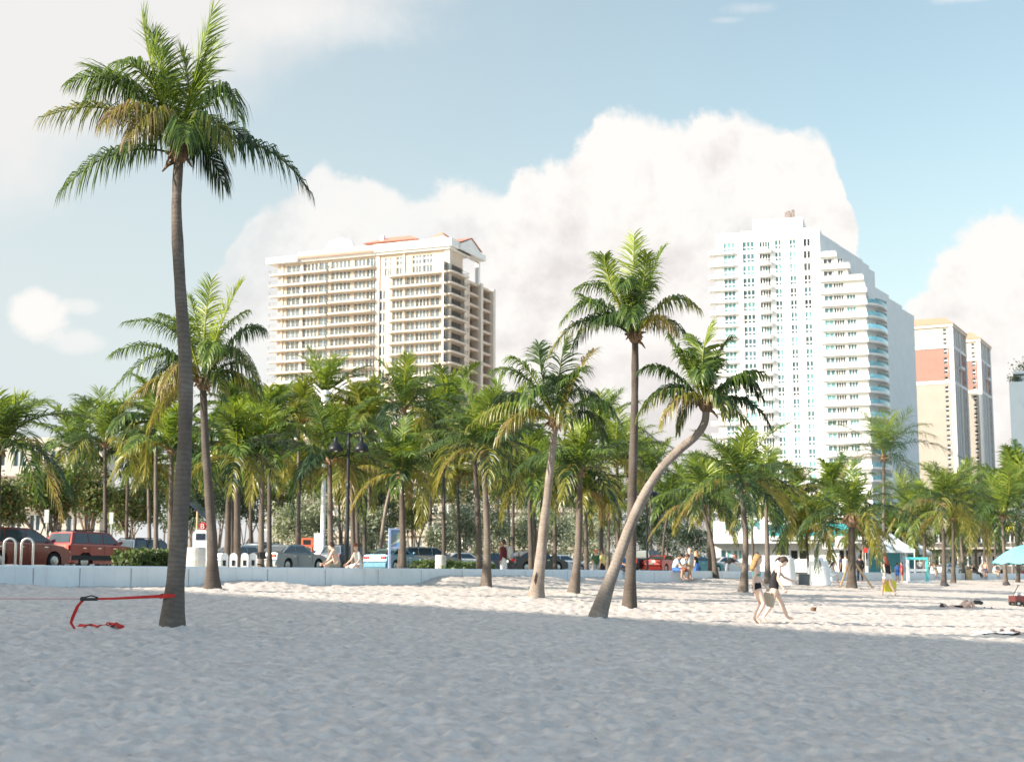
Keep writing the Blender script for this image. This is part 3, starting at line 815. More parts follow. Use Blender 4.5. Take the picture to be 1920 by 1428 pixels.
def hip(mb, x0, x1, y0, y1, z, h, inset=None):
    i = inset if inset is not None else min(x1 - x0, y1 - y0) / 2
    if x1 - x0 >= y1 - y0: r = [(x0 + i, (y0+y1)/2, z + h), (x1 - i, (y0+y1)/2, z + h)]
    else: r = [((x0+x1)/2, y0 + i, z + h), ((x0+x1)/2, y1 - i, z + h)]
    a = [(x0, y0, z), (x1, y0, z), (x1, y1, z), (x0, y1, z)]
    if x1 - x0 >= y1 - y0:
        mb.poly([a[0], a[1], r[1], r[0]]); mb.poly([a[1], a[2], r[1]]); mb.poly([a[2], a[3], r[0], r[1]]); mb.poly([a[3], a[0], r[0]])
    else:
        mb.poly([a[0], a[1], r[0]]); mb.poly([a[1], a[2], r[1], r[0]]); mb.poly([a[2], a[3], r[1]]); mb.poly([a[3], a[0], r[0], r[1]])
    mb.poly([(x0, y0, z), (x0, y1, z), (x1, y1, z), (x1, y0, z)])

# --- the beige apartment block with clay roofs
def beige_block():
    yaw = -R(22); d = 380
    cor = at(840, 700, d); cor.z = 2
    ux, uy = math.cos(yaw), math.sin(yaw)
    Wd = 52.0
    O = Vector((cor.x - ux * Wd, cor.y - uy * Wd, 2.0))
    t = thing('apartment_block', 'beige apartment block with red clay roofs and rows of long balconies', 'building', O, yaw)
    def U(cx, cy=620): return on_plane(480 + cx / 3.967, 420 + cy / 3.967, O, yaw)[0]
    def Z(cx, cy): return on_plane(480 + cx / 3.967, 420 + cy / 3.967, O, yaw)[1]
    zs0 = Z(500, 353); H = 3.05
    slabs = [zs0 - H * k for k in range(0, 24)]; slabs = [z for z in slabs if z > 6]
    ztop = zs0 + 3.0
    xr = Wd; Dp = 30.0
    uC = [U(545), U(905), U(990)]
    wins = [(228, 320, 3), (350, 452, 4), (468, 532, 2), (558, 695, 5), (730, 808, 3), (822, 888, 3), (920, 956, 2), (1015, 1085, 3), (1118, 1172, 2), (1190, 1282, 4), (1298, 1360, 2)]
    cols = [(U(a), U(b), n) for a, b, n in wins]
    holes = []; ws = []
    rr = random.Random(8)
    for k, z in enumerate(slabs):
        for j, (a, b, n) in enumerate(cols):
            if k == 0 and j > 6: continue
            if j == 6 and k < 3: continue
            zb = z + .08; zt = z + 2.5; a -= .12; b += .12
            holes.append((a, b, zb, zt)); ws.append((a, b, n, zb, zt, k))
    # two storey arched windows at the right of the top floors
    arch = [(U(955), U(1000)), (U(1040), U(1105)), (U(1160), U(1225)), (U(1240), U(1308))]
    z1 = slabs[1]
    big = []
    for j, (a, b) in enumerate(arch):
        holes.append((a, b, z1 + .2, z1 + 2.3)); ws.append((a, b, 3, z1 + .2, z1 + 2.3, 0)) if False else big.append((a, b, z1 + .2, z1 + 2.3, 0))
        holes.append((a, b, z1 + 2.9, z1 + 5.2)); big.append((a, b, z1 + 2.9, z1 + 5.2, 1))
    holes = [h for h in holes]
    mb = MB(); P = lambda u, z, dep: Vector((u, dep, z))
    hh = sorted(set((round(h[0], 3), round(h[1], 3), round(h[2], 3), round(h[3], 3)) for h in holes))
    # no overlapping holes: the top windows replace row 0 and 1 on the right
    hh = [h for h in hh if not (h[0] > U(945) and z1 - .1 < h[2] < z1 + .19)]
    ws = [w for w in ws if not (w[0] > U(945) and w[5] <= 1)]
    wall_grid(mb, P, 0, Wd, -.5, ztop, hh, .35)
    # right hand wall: windows by the corner, then three white piers with dark loggias between
    def V(cx, cy=700):
        v = ray(480 + cx / 3.967, 420 + cy / 3.967); n = Vector((ux, uy, 0)); q = O + n * Wd
        s = (q - EYE).dot(n) / v.dot(n); p = EYE + v * s
        return (p - q).dot(Vector((-uy, ux, 0)))
    yv = [V(1395), V(1440), V(1450), V(1535), V(1590), V(1655), V(1690), V(1750), V(1775)]
    PR = lambda y, z, dep: Vector((Wd - dep, y, z))
    rh = []; rw = []
    for k, z in enumerate(slabs):
        if k < 1: continue
        rh.append((yv[0], yv[1], z + .16, z + 2.4)); rw.append((yv[0], yv[1], 2, z + .16, z + 2.4))
        rh.append((yv[2] + .3, yv[3], z + .16, z + 2.5))
        if k > 1:
            rh.append((yv[4], yv[5], z + .3, z + 2.7)); rh.append((yv[6], yv[7], z + .3, z + 2.7))
    rh = [(round(a, 3), round(b, 3), round(c, 3), round(e, 3)) for a, b, c, e in rh]
    Dp = yv[8]
    ztr = slabs[2] + H + .3
    wall_grid(mb, PR, 0, yv[3] + .1, -.5, ztop, [h for h in rh if h[1] <= yv[3] + .05], .5)
    wall_grid(mb, PR, yv[3] + .1, Dp, -.5, ztr, [h for h in rh if h[0] > yv[3]], 2.2)
    yb = yv[3] + .1
    mb.poly([(Wd, yb, ztr), (Wd, yb, ztop), (0, yb, ztop), (0, yb, ztr)])
    mb.poly([(Wd, yb, ztr), (0, yb, ztr), (0, Dp, ztr), (Wd, Dp, ztr)])
    mb.poly([(0, 0, ztop), (Wd, 0, ztop), (Wd, yb, ztop), (0, yb, ztop)])
    mb.poly([(0, 0, -.5), (0, 0, ztop), (0, yb, ztop), (0, Dp, ztr), (0, Dp, -.5)])
    mb.poly([(0, Dp, -.5), (0, Dp, ztr), (Wd, Dp, ztr), (Wd, Dp, -.5)])
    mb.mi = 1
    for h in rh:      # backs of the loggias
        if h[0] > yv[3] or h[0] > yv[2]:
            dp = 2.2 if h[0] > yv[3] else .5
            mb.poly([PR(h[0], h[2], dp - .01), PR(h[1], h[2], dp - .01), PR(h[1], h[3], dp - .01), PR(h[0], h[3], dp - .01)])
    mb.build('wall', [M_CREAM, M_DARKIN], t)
    W = Windows(t)
    for a, b, n, zb, zt, k in ws:
        W.add(win_mesh(b - a, zt - zb, n, None, G_BLUE if rr.random() < .8 else G_DARK), (a, .3, zb))
    for a, b, zb, zt, q in big:
        W.add(win_mesh(b - a, zt - zb, 3, .62 if q else None, G_BLUE), (a, .3, zb))
    for a, b, n, zb, zt in rw: W.add(win_mesh(b - a, zt - zb, n, None, G_BLUE), (Wd - .4, a, zb), PI/2)
    W.done()
    # balconies: long slabs with rounded ends and dark railings
    def arcs(x0, x1, dep, l=True, r=True):
        pts = [(x0, .02)]
        if l: pts += [(x0, -dep * .45), (x0 + .5, -dep * .85), (x0 + 1.5, -dep)]
        else: pts += [(x0, -dep)]
        if r: pts += [(x1 - 1.5, -dep), (x1 - .5, -dep * .85), (x1, -dep * .45)]
        else: pts += [(x1, -dep)]
        return pts + [(x1, .02)]
    for k, z in enumerate(slabs):
        segs = [arcs(-2.4, U(545) - .2, 1.9, True, False), arcs(U(545) + .1, U(890), 2.5 if k > 2 else 2.1, True, True)]
        if k >= 1:
            xe = xr
            segs.append([(U(995), .02), (U(995), -1.0), (U(995) + .6, -1.7), (U(995) + 1.6, -2.0), (xe + 1.2, -2.0), (xe + 1.9, -1.4), (xe + 2.0, 0), (xe + 2.0, yv[3]), (xe + .02, yv[3]), (xe + .02, .02)])
        sb = MB(); rb = MB()
        for s in segs:
            sb.prism(s, z - .26, z + .02); sb.prism([(x + (.12 if x < 20 else -.12), y * .93) for x, y in s], z - .40, z - .26)
            railing(rb, [p for p in s][:len(s)], z + .02)
        b = sb.build('balcony', M_CREAM2, t); rb.build('railing', M_RAILD, b)
    # pilasters, cornice, roofs
    c = MB()
    for cx, w in ((195, .5), (340, .8), (905, 1.1), (1100, .6)):
        x = U(cx); c.box((x - w/2, -.35, -.4), (x + w/2, .0, ztop - .02))
    c.box((Wd - .9, -.42, -.4), (Wd + .38, .9, ztop - .02))
    for y in (yv[3] + .6, yv[5] + .9, yv[7] + .7): c.box((Wd - .5, y - .8, -.4), (Wd + .7, y + .8, ztr + .4))
    c.build('pilaster', M_CREAM2, t)
    c = MB(); xm = U(905)
    zc = ztop
    c.box((-2.6, -2.3, zc + .003), (U(330), 8, zc + 1.6)); c.box((U(330) + .02, -1.9, zc + .7), (xm - .4, 8, zc + 2.5)); c.box((U(330) + .05, -1.2, zc + .004), (xm - .5, 8, zc + .69))
    c.box((xm - .4, -2.0, zc + .6), (Wd + 1.6, 12, zc + 2.7)); c.box((xm - .3, -1.2, zc + .005), (Wd + .8, 12, zc + .59))
    c.box((xm + 5, 1, zc + 2.71), (Wd - 8, 11, zc + 3.6))
    # gable over the side, with the eaves carried out to the right
    c.prism_y([(Wd - 12, zc + 2.72), (Wd + 1.2, zc + 2.72), (Wd - 2.2, zc + 3.9)], .5, 1.2)
    c.box((Wd - 1, 3.2, zc + .6), (Wd + 2.2, 20, zc + 2.2))
    gx = Wd + 2.25
    for a, b in ((3.0, 9.6), (9.6, 16.2)):
        pass
    i = [c.vert(p) for p in ((gx, 3.2, zc + 2.21), (gx, 16.5, zc + 2.21), (gx, 9.8, zc + 4.7), (gx - 3, 3.2, zc + 2.21), (gx - 3, 16.5, zc + 2.21), (gx - 3, 9.8, zc + 4.7))]
    for f in ((0, 1, 2), (5, 4, 3), (0, 2, 5, 3), (2, 1, 4, 5), (1, 0, 3, 4)): c.face([i[k] for k in f])
    c.box((Wd - .5, 18.8, ztr - .2), (Wd + .5, 20, zc + .59))
    c.build('cornice', M_WHITE, t)
    o = MB(); x = U(640, 300)
    zz = zc + 2.51
    o.prism_y([(x - 4.2, zz), (x + 4.2, zz)] + [(x + 4.2 * math.cos(a) * (1 if abs(math.cos(a)) > .55 else .8), zz + 2.9 * math.sin(a) ** .8) for a in [PI * q / 14 for q in range(1, 14)]], -1.6, -.8)
    o.prism_y([(x, zz + .6), (x + .8, zz + 1.6), (x, zz + 2.6), (x - .8, zz + 1.6)], -1.72, -1.61)
    o.build('pediment', M_WHITE, t)
    r = MB()
    hip(r, xm - 4.5, Wd - 9, -.6, 12, zc + 3.65, 2.6, 5); hip(r, Wd - 8.4, Wd - .5, 1.3, 11, zc + 3.0, 3.2, 3.6)
    r.poly([(U(330) + .1, -2.35, zc + .71), (xm - .5, -2.35, zc + .71), (xm - .5, -1.9, zc + 1.5), (U(330) + .1, -1.9, zc + 1.5)])
    i = [r.vert(p) for p in ((Wd - 6, 2.6, zc + 3.3), (gx + .2, 2.6, zc + 2.5), (gx + .2, 9.8, zc + 5.05), (Wd - 6, 9.8, zc + 5.05), (gx + .2, 17.2, zc + 2.5), (Wd - 6, 17.2, zc + 3.3))]
    r.face([i[0], i[1], i[2], i[3]]); r.face([i[3], i[2], i[4], i[5]])
    r.build('roof', M_TILE, t)
    ch = MB(); ch.box((xm - .5, 2, zc + 2.8), (xm + .5, 3, zc + 6.0)); ch.build('chimney', M_WHITE, t)
beige_block()

# --- the white tower
def white_tower():
    yaw = -R(16); d = 345
    cor = at(1622, 700, d)
    ux, uy = math.cos(yaw), math.sin(yaw)
    O0 = Vector((cor.x, cor.y, 2.0))
    u0 = on_plane(1345, 600, O0, yaw)[0]
    O = O0 + Vector((ux, uy, 0)) * u0; O.z = 2.0
    t = thing('tower_block', 'tall white stepped tower with teal windows and curved balconies', 'building', O, yaw)
    def U(cx, cy=700): return on_plane(1300 + cx / 4.76, 370 + cy / 4.76, O, yaw)[0]
    def Z(cx, cy): return on_plane(1300 + cx / 4.76, 370 + cy / 4.76, O, yaw)[1]
    H = 3.02
    z0 = Z(480, 475)                                   # sill of the top row
    rows = [z0 - H * k for k in range(0, 26)]; rows = [z for z in rows if z > 5]
    xm = U(1140); xe = U(1545)
    ztop = Z(1150, 262); zl = Z(300, 325)
    mainc = [(275, 375, 3), (445, 548, 3), (595, 690, 4), (735, 790, 2), (865, 920, 2), (990, 1050, 2)]
    cols = [(U(a), U(b), n) for a, b, n in mainc]
    holes = []; ws = []; rr = random.Random(4)
    hw = 2.15
    for k, z in enumerate(rows):
        gl = {}
        for j, (a, b, n) in enumerate(cols):
            if j == 5 and k < 3:
                holes.append((a, b, z + .2, z + hw - .1)); ws.append((a, b, 2, z + .2, z + hw - .1, G_DARK, None)); continue
            zb, zt = (z, z + hw) if j != 2 else (z - .35, z + hw - .2)
            holes.append((a, b, zb, zt))
            if j == 2: g = G_DTEAL if rr.random() < .7 else G_DARK
            elif j < 2 or j == 3: g = G_TEAL if rr.random() < .6 else G_DTEAL
            else: g = G_TEAL if rr.random() < .3 else (G_DTEAL if rr.random() < .5 else G_DARK)
            ws.append((a, b, n, zb, zt, g, None if j == 2 else .38))
    holes = [tuple(round(x, 3) for x in h) for h in holes]
    mb = MB(); P = lambda u, z, dep: Vector((u, dep, z))
    uL = U(440); 
    wall_grid(mb, P, 0, xm, -.5, zl, holes, .32)
    mb.poly([P(uL, zl, 0), P(xm, zl, 0), P(xm, ztop, 0), P(uL, ztop, 0)])
    Dp = 22.0
    mb.poly([(0, 0, -.5), (0, 0, zl), (0, Dp, zl), (0, Dp, -.5)])
    mb.poly([(0, 0, zl), (uL, 0, zl), (uL, Dp, zl), (0, Dp, zl)]); mb.poly([(uL, 0, zl), (uL, 0, ztop), (uL, Dp, ztop), (uL, Dp, zl)])
    mb.poly([(uL, 0, ztop), (xm, 0, ztop), (xm, Dp, ztop), (uL, Dp, ztop)])
    mb.poly([(xm, 0, -.5), (xm, Dp, -.5), (xm, Dp, ztop), (xm, 0, ztop)])
    mb.poly([(0, Dp, -.5), (0, Dp, zl), (xm, Dp, ztop), (xm, Dp, -.5)])
    mb.build('wall', M_WHITE, t)
    # penthouse with a machine on its roof, thin pilaster line, emblem
    pz = Z(960, 165)
    p = MB(); pa, pb = U(525, 200), U(970, 200)
    p.box((pa, 1.2, min(zl, ztop) - .5), (pb, 14, pz)); p.build('penthouse', M_WHITE, t)
    m = MB(); mx = U(840, 140); m.box((mx - .9, 3, pz), (mx + .5, 5, pz + 1.9)); m.box((mx + .7, 3.2, pz), (mx + 1.3, 4.6, pz + 2.5)); m.tube([(mx - .2, 4, pz + 1.9), (mx - .2, 4, pz + 2.3)], .5, 8)
    m.build('roof_machine', mat('dull roof machine', (.20, .16, .15), .7, .3, 2), t)
    e = MB(); ze = ztop + .35
    ex = U(610, 280); e.prism_y([(ex - 2.2 + 4.4 * q / 10, ze + 1.25 * math.sin(PI * q / 10)) for q in range(11)][::-1] [::-1], 1.1, 1.19)
    ex = U(655, 260); e.prism_y([(ex + .75 * math.cos(2*PI*q/12), ze + 1.7 + .75 * math.sin(2*PI*q/12)) for q in range(12)], 1.1, 1.19)
    ex = U(715, 275); e.prism_y([(ex - .5, ze + 1.5), (ex + .1, ze + .7), (ex + .6, ze), (ex + 1.1, ze), (ex + .5, ze + 1.0)], 1.1, 1.19)
    e.build('emblem', mat('greyish emblem paint', (.50, .48, .45), .8, .05), t)
    pl = MB(); x = U(440); pl.box((x - .15, -.12, -.4), (x + .15, -.002, zl + .5)); pl.build('pilaster', mat('pinkish trim', (.72, .60, .55), .8, .05), t)
    W = Windows(t)
    for a, b, n, zb, zt, g, tr in ws: W.add(win_mesh(b - a, zt - zb, n, tr, g, None, .075), (a, .27, zb))
    # balconies of the middle column and the ones wrapping the left corner
    for k, z in enumerate(rows):
        b = MB(); a0, a1 = U(583), U(705)
        dep = 1.5
        b.prism([(a0, 0.01), (a0, -dep*.6), (a0 + .8, -dep), (a1 - .8, -dep), (a1, -dep*.6), (a1, .01)], z - 1.0, z - .22)
        bo = b.build('balcony', M_WHITE, t)
        r = MB(); railing(r, [(a0 + .05, 0), (a0 + .05, -dep*.6), (a0 + .8, -dep + .06), (a1 - .8, -dep + .06), (a1 - .05, -dep*.6), (a1 - .05, 0)], z - .22, .5, .8); r.build('railing', M_RAILW, bo)
        b = MB(); l0 = U(140, 700); l1 = U(408)
        b.prism([(l0, 3.0), (l0, -.6), (l0 + .6, -1.1), (l1 - 1.4, -1.1), (l1, .01), (.001, .01), (-.01, 3.0)], z - .75, z - .42)
        bo = b.build('balcony', M_WHITE, t)
        r = MB(); xx = U(250)
        r.box((l0 + .02, -.95, z - .42), (xx, -.85, z + .25)); r.box((l0 + .02, -.85, z - .42), (l0 + .12, 3, z + .25)); r.build('parapet', M_WHITE, bo)
    # right wing: stepped terraces in front
    tz = [Z(1215, 520), Z(1265, 625), Z(1325, 735), Z(1400, 850)]
    ends = [U(1280, 520), U(1400, 625), U(1520, 735), U(1550, 850)]
    zr = [tz[0] - H * k for k in range(0, 30)]; zr = [z for z in zr if z > 5]
    wing = MB(); rh = []; rw = []
    rc = [(1165, 1250, 2, 0), (1250, 1345, 4, 1), (1365, 1450, 3, 0)]
    for k, z in enumerate(zr):
        if k == 0: continue
        e = ends[k] if k < 4 else xe
        for a, b, n, dk in rc:
            ua, ub = U(a, 950) + .15, U(b, 950) - .05
            if ub > (ends[k] if k < 4 else xe) - .8: continue
            if k <= 3 and dk == 0 and a > 1300: continue
            zb, zt = z + (.25 if dk else .75), z + 2.25
            g = G_DARK if dk or k < 3 else (G_TEAL if rr.random() < .35 else G_DTEAL)
            rh.append((ua, ub, zb, zt)); rw.append((ua, ub, n, zb, zt, g))
    rh = [tuple(round(x, 3) for x in h) for h in rh]
    for k, z in enumerate(zr):
        if k == 0: continue
        e = (ends[k - 1] if k < 4 else xe)
        if k >= 4: break
        wall_grid(wing, P, xm, e - .6, z, z + H - .001, [h for h in rh if z <= h[2] < z + H], .3)
        wing.poly([(e - .6, 0, z), (e - .6, 9, z), (e - .6, 9, z + H), (e - .6, 0, z + H)])
    zb4 = zr[3]
    wall_grid(wing, P, xm, xe - .3, -.5, zb4 + .0, [h for h in rh if h[2] < zb4], .3)
    wing.poly([(xe - .3, 0, -.5), (xe - .3, 6, -.5), (xe - .3, 6, zb4), (xe - .3, 0, zb4)])
    wing.poly([(xm, 0, zb4), (xe - .3, 0, zb4), (xe - .3, 9, zb4), (xm, 9, zb4)])
    wing.build('terraced_wing', M_WHITE, t)
    for a, b, n, zb, zt, g in rw: W.add(win_mesh(b - a, zt - zb, n, None, g, None, .075), (a, .25, zb))
    for k, z in enumerate(zr):
        e = ends[k] if k < 4 else xe
        b = MB(); b.prism([(xm - .5, .005), (xm - .5, -.7), (xm + .3, -1.3), (e, -1.3), (e, .005)], z - .45, z + .45)
        if k < 4: b.box((xm + .01, .006, z - .35), (e, 8, z - .02))
        bo = b.build('terrace', M_WHITE, t)
        r = MB(); railing(r, [(xm + .3, -1.2), (e - .1, -1.2)], z + .45, .35, 1.2); r.build('railing', M_RAILW, bo)
        if 0 < k < 8 and k < 4:
            q = MB(); q.box((U(1450, 800) + .1 if k == 3 else U(1255), -.1, z + .45), ((U(1530, 800) if k == 3 else U(1290)), .4, z + H - .46)); q.build('pillar', M_WHITE, t)
    # the curved end: glass fronted balconies in the shade
    Pb = at(1667, 700, 353); q = Matrix.Rotation(-yaw, 4, 'Z') @ (Pb - O)
    xb, yb = q.x, q.y
    for k, z in enumerate(zr[4:]):
        c = MB()
        arc = []
        for s in range(9):
            f = s / 8; arc.append((xe + (xb - xe) * f + 1.6 * math.sin(PI * f) * .5, -.9 + (yb + .9) * f - 1.9 * math.sin(PI * f)))
        c.prism([(xe + .0, .6)] + arc + [(xb, yb + 2.5)], z - .42, z - .02)
        co = c.build('curved_balcony', M_WHITE, t)
        r = MB()
        for (a, b2) in zip(arc, arc[1:]):
            r.poly([(a[0], a[1] + .05, z), (b2[0], b2[1] + .05, z), (b2[0], b2[1] + .05, z + .95), (a[0], a[1] + .05, z + .95)])
        r.build('glass_railing', G_AQUA, co)
    ce = MB(); ce.poly([(xe - .29, 2.0, -.5), (xb, yb + 2.2, -.5), (xb, yb + 2.2, zr[4] + 1.2), (xe - .29, 2.0, zr[4] + 1.2)]); 
    ce.build('end_wall', M_GREYW, t)
    ge = MB()
    for z in zr[4:]:
        a = Vector((xe - .29, 2.0, 0)); b2 = Vector((xb, yb + 2.2, 0))
        f0, f1 = .42, .97
        p0, p1 = a.lerp(b2, f0), a.lerp(b2, f1); n = Vector(((b2 - a).y, -(b2 - a).x, 0)).normalized() * .03
        ge.poly([p0 + n + Vector((0, 0, z + .05)), p1 + n + Vector((0, 0, z + .05)), p1 + n + Vector((0, 0, z + 2.3)), p0 + n + Vector((0, 0, z + 2.3))])
    ge.build('sliding_door', G_DTEAL, t)['kind'] = 'stuff'
    W.done()
    # long rear wing that steps down to the right, its wall in shade
    A = at(1541, 700, 346.5); A.z = 2; hd = R(60)                 # heading of the wing
    dirv = Vector((math.cos(hd), math.sin(hd), 0))
    def on_w(px, py):
        v = ray(px, py); n = Vector((dirv.y, -dirv.x, 0)); s = (A - EYE).dot(n) / v.dot(n); p = EYE + v * s
        return (p - A).dot(dirv), p.z - 2
    steps = [(1541, 1577, 450), (1577, 1608, 472), (1608, 1621, 486), (1621, 1633, 497), (1633, 1643, 509), (1643, 1668, 547), (1668, 1692, 567), (1692, 1714, 586)]
    g = MB(); rot = hd - yaw
    M = Matrix.Translation(Matrix.Rotation(-yaw, 4, 'Z') @ (A - O)) @ Matrix.Rotation(rot, 4, 'Z')
    g.M = M
    for a, b, py in steps:
        s0, _ = on_w(a, 600); s1, _ = on_w(b, 600); z = on_w((a + b) / 2, py)[1]
        g.box((s0 + .01, 0, -.5), (s1 - .01, 13, z))
    g.build('stepped_rear_wing', M_GREYW, t)
    sE = on_w(1714, 600)[0]
    for k in range(24):
        z = on_w(1714, 590)[1] - .5 - H * k
        if z < 4: break
        b = MB(); b.M = M
        b.prism([(sE, .2), (sE + 7.5, 3.2), (sE + 7.5, 6), (sE, 8)], z - 1.1, z - .2)
        b.build('rear_balcony', M_WHITE, t)
white_tower()

# --- the terracotta and sand coloured pair of towers
def striped_tower(label, px_c, d, py_eave, wf, ws_, seed, floors=24):
    yaw = -R(27); ux, uy = math.cos(yaw), math.sin(yaw)
    c = at(px_c, 700, d); ze = at(px_c, py_eave, d).z - 2
    O = Vector((c.x - ux * wf, c.y - uy * wf, 2.0))
    t = thing('tower_block', label, 'building', O, yaw, 'terracotta roofed towers')
    H = 3.05
    rows = [ze - 2.6 - H * k for k in range(floors)]; rows = [z for z in rows if z > 4]
    bands = [(ze - 6.2, ze, M_CREAM3), (ze - 17.5, ze - 6.2, M_PINK), (-.5, ze - 17.5, M_SAND2)]
    mats = [M_CREAM3, M_PINK, M_SAND2]
    hf = [(round(wf - 2.6, 3), round(wf - 1.5, 3), round(z, 3), round(z + 2.1, 3)) for z in rows]
    hs = []
    for z in rows:
        for a, b in ((4.5, 6.6), (8.6, 11.6), (13, 14.4), (ws_ - 3.4, ws_ - 1.8)):
            hs.append((a, b, round(z, 3), round(z + 2.1, 3)))
    mb = MB(); PF = lambda u, z, dep: Vector((u, dep, z)); PS = lambda y, z, dep: Vector((wf - dep, y, z))
    for z0, z1, m in bands:
        mb.mi = mats.index(m)
        def clip(hh): return [(a, b, max(c_, z0), min(e, z1)) for a, b, c_, e in hh if e > z0 and c_ < z1]
        wall_grid(mb, PF, 0, wf, z0, z1, clip(hf), .25); wall_grid(mb, PS, 0, ws_, z0, z1, clip(hs), .25)
    mb.mi = 2
    mb.poly([(0, 0, -.5), (0, 0, ze), (0, ws_, ze), (0, ws_, -.5)]); mb.poly([(0, ws_, -.5), (0, ws_, ze), (wf, ws_, ze), (wf, ws_, -.5)]); mb.poly([(0, 0, ze), (wf, 0, ze), (wf, ws_, ze), (0, ws_, ze)])
    mb.build('wall', mats, t)
    W = Windows(t)
    for a, b, c_, e in hf: W.add(win_mesh(b - a, e - c_, 1, .5, G_DARK), (a, .2, c_))
    for a, b, c_, e in hs: W.add(win_mesh(b - a, e - c_, 2, .5, G_DTEAL), (wf - .2, a, c_), PI/2)
    W.done()
    r = MB()
    for z in (ze - 6.2, ze - 17.5): r.box((-.2, -.22, z - .45), (wf + .22, -.003, z + .45)); r.box((wf + .003, 0, z - .45), (wf + .24, ws_, z + .45))
    for y in (0, 3.9, 7.6, 12.3, ws_ - .9): r.box((wf + .003, y, -.4), (wf + .45, y + .55, ze - .01))
    r.box((wf - .8, -.2, -.4), (wf + .15, -.003, ze - .02))
    r.box((wf + .5, 7.4, rows[4] + 2.2), (wf + 1.6, 12.8, rows[4] + 3.0))
    r.build('trim', M_WHITE, t)
    c = MB(); c.box((-.6, -.6, ze + .003), (wf + .6, ws_ + .6, ze + .9)); c.build('cornice', M_CREAM2, t)
    ro = MB(); hip(ro, -.9, wf + .9, -.9, ws_ + .9, ze + .91, 4.2, 5); ro.build('roof', M_TILE2, t)
striped_tower('sand and terracotta tower with orange roof next to the stepped white tower', 1787, 455, 612, 26, 24, 1)
striped_tower('second terracotta tower, half hidden behind the first orange roofed one', 1838, 505, 640, 24, 22, 2)

# --- building cut by the right edge, shade put into its dark wall colour
def edge_block():
    yaw = -R(20); ux, uy = math.cos(yaw), math.sin(yaw)
    c = at(1891, 700, 330); O = Vector((c.x, c.y, 2))
    t = thing('office_block', 'shade toned building at the right edge with plants on its roof', 'building', O, yaw)
    z = at(1891, 716, 330).z - 2; z2 = at(1902, 700, 330).z - 2
    mb = MB(); PF = lambda u, zz, dep: Vector((u, dep, zz))
    holes = []
    for k in range(16):
        zz = z - 6 - 3.1 * k
        if zz > 4: holes += [(3.0, 3.5, round(zz, 3), round(zz + 1, 3)), (6.0, 7.6, round(zz, 3), round(zz + 1.4, 3)), (10, 11.6, round(zz, 3), round(zz + 1.4, 3))]
    wall_grid(mb, PF, 0, 24, -.5, z, holes, .3)
    mb.poly([(0, 0, -.5), (0, 0, z), (0, 20, z), (0, 20, -.5)]); mb.poly([(0, 0, z), (24, 0, z), (24, 20, z), (0, 20, z)]); mb.poly([(24, 0, -.5), (24, 20, -.5), (24, 20, z), (24, 0, z)]); mb.poly([(0, 20, -.5), (0, 20, z), (24, 20, z), (24, 20, -.5)])
    mb.build('wall', mat('shade toned cladding', (.12, .155, .185), .7, .06, .3), t)
    for a, b, c_, e in holes: place(win_mesh(b - a, e - c_, 1, None, G_DARK), 'window', t, (a, .25, c_))
    p = MB(); p.box((1.6, 2, z + .004), (22, 18, z2)); p.box((.9, 1.2, z2 + .002), (23, 19, z2 + .6)); p.build('penthouse', mat('shade toned cladding', (.12, .155, .185)), t)
    s = MB(); rr = random.Random(2)
    for k in range(420):
        cx, cy, cz, sp = ((3.2, 2.5, z2 + 1.6, 1.6) if k < 260 else (.9, 1.2, z + .9, .8))
        q = Vector((cx + rr.gauss(0, sp * .8), cy + rr.gauss(0, sp * .5), cz + rr.gauss(0, sp * .6)))
        d1 = Vector((rr.gauss(0, 1), rr.gauss(0, 1), rr.gauss(0, 1))).normalized() * .3; d2 = Vector((rr.gauss(0, 1), rr.gauss(0, 1), rr.gauss(0, 1))).normalized() * .3
        s.col = (.035, .055, .03); s.poly([q, q + d1, q + d1 + d2, q + d2])
    s.col = (1, 1, 1); s.build('roof_plants', [leaf_mat('roof plant leaves', .2)], t)
    a = MB(); a.tube([(5, 4, z2 + .6), (5, 4, z2 + 4.5)], .08, 6); a.box((4.3, 3.9, z2 + 3.2), (5.7, 4.1, z2 + 3.4)); a.build('mast', M_RAILW, t)
edge_block()

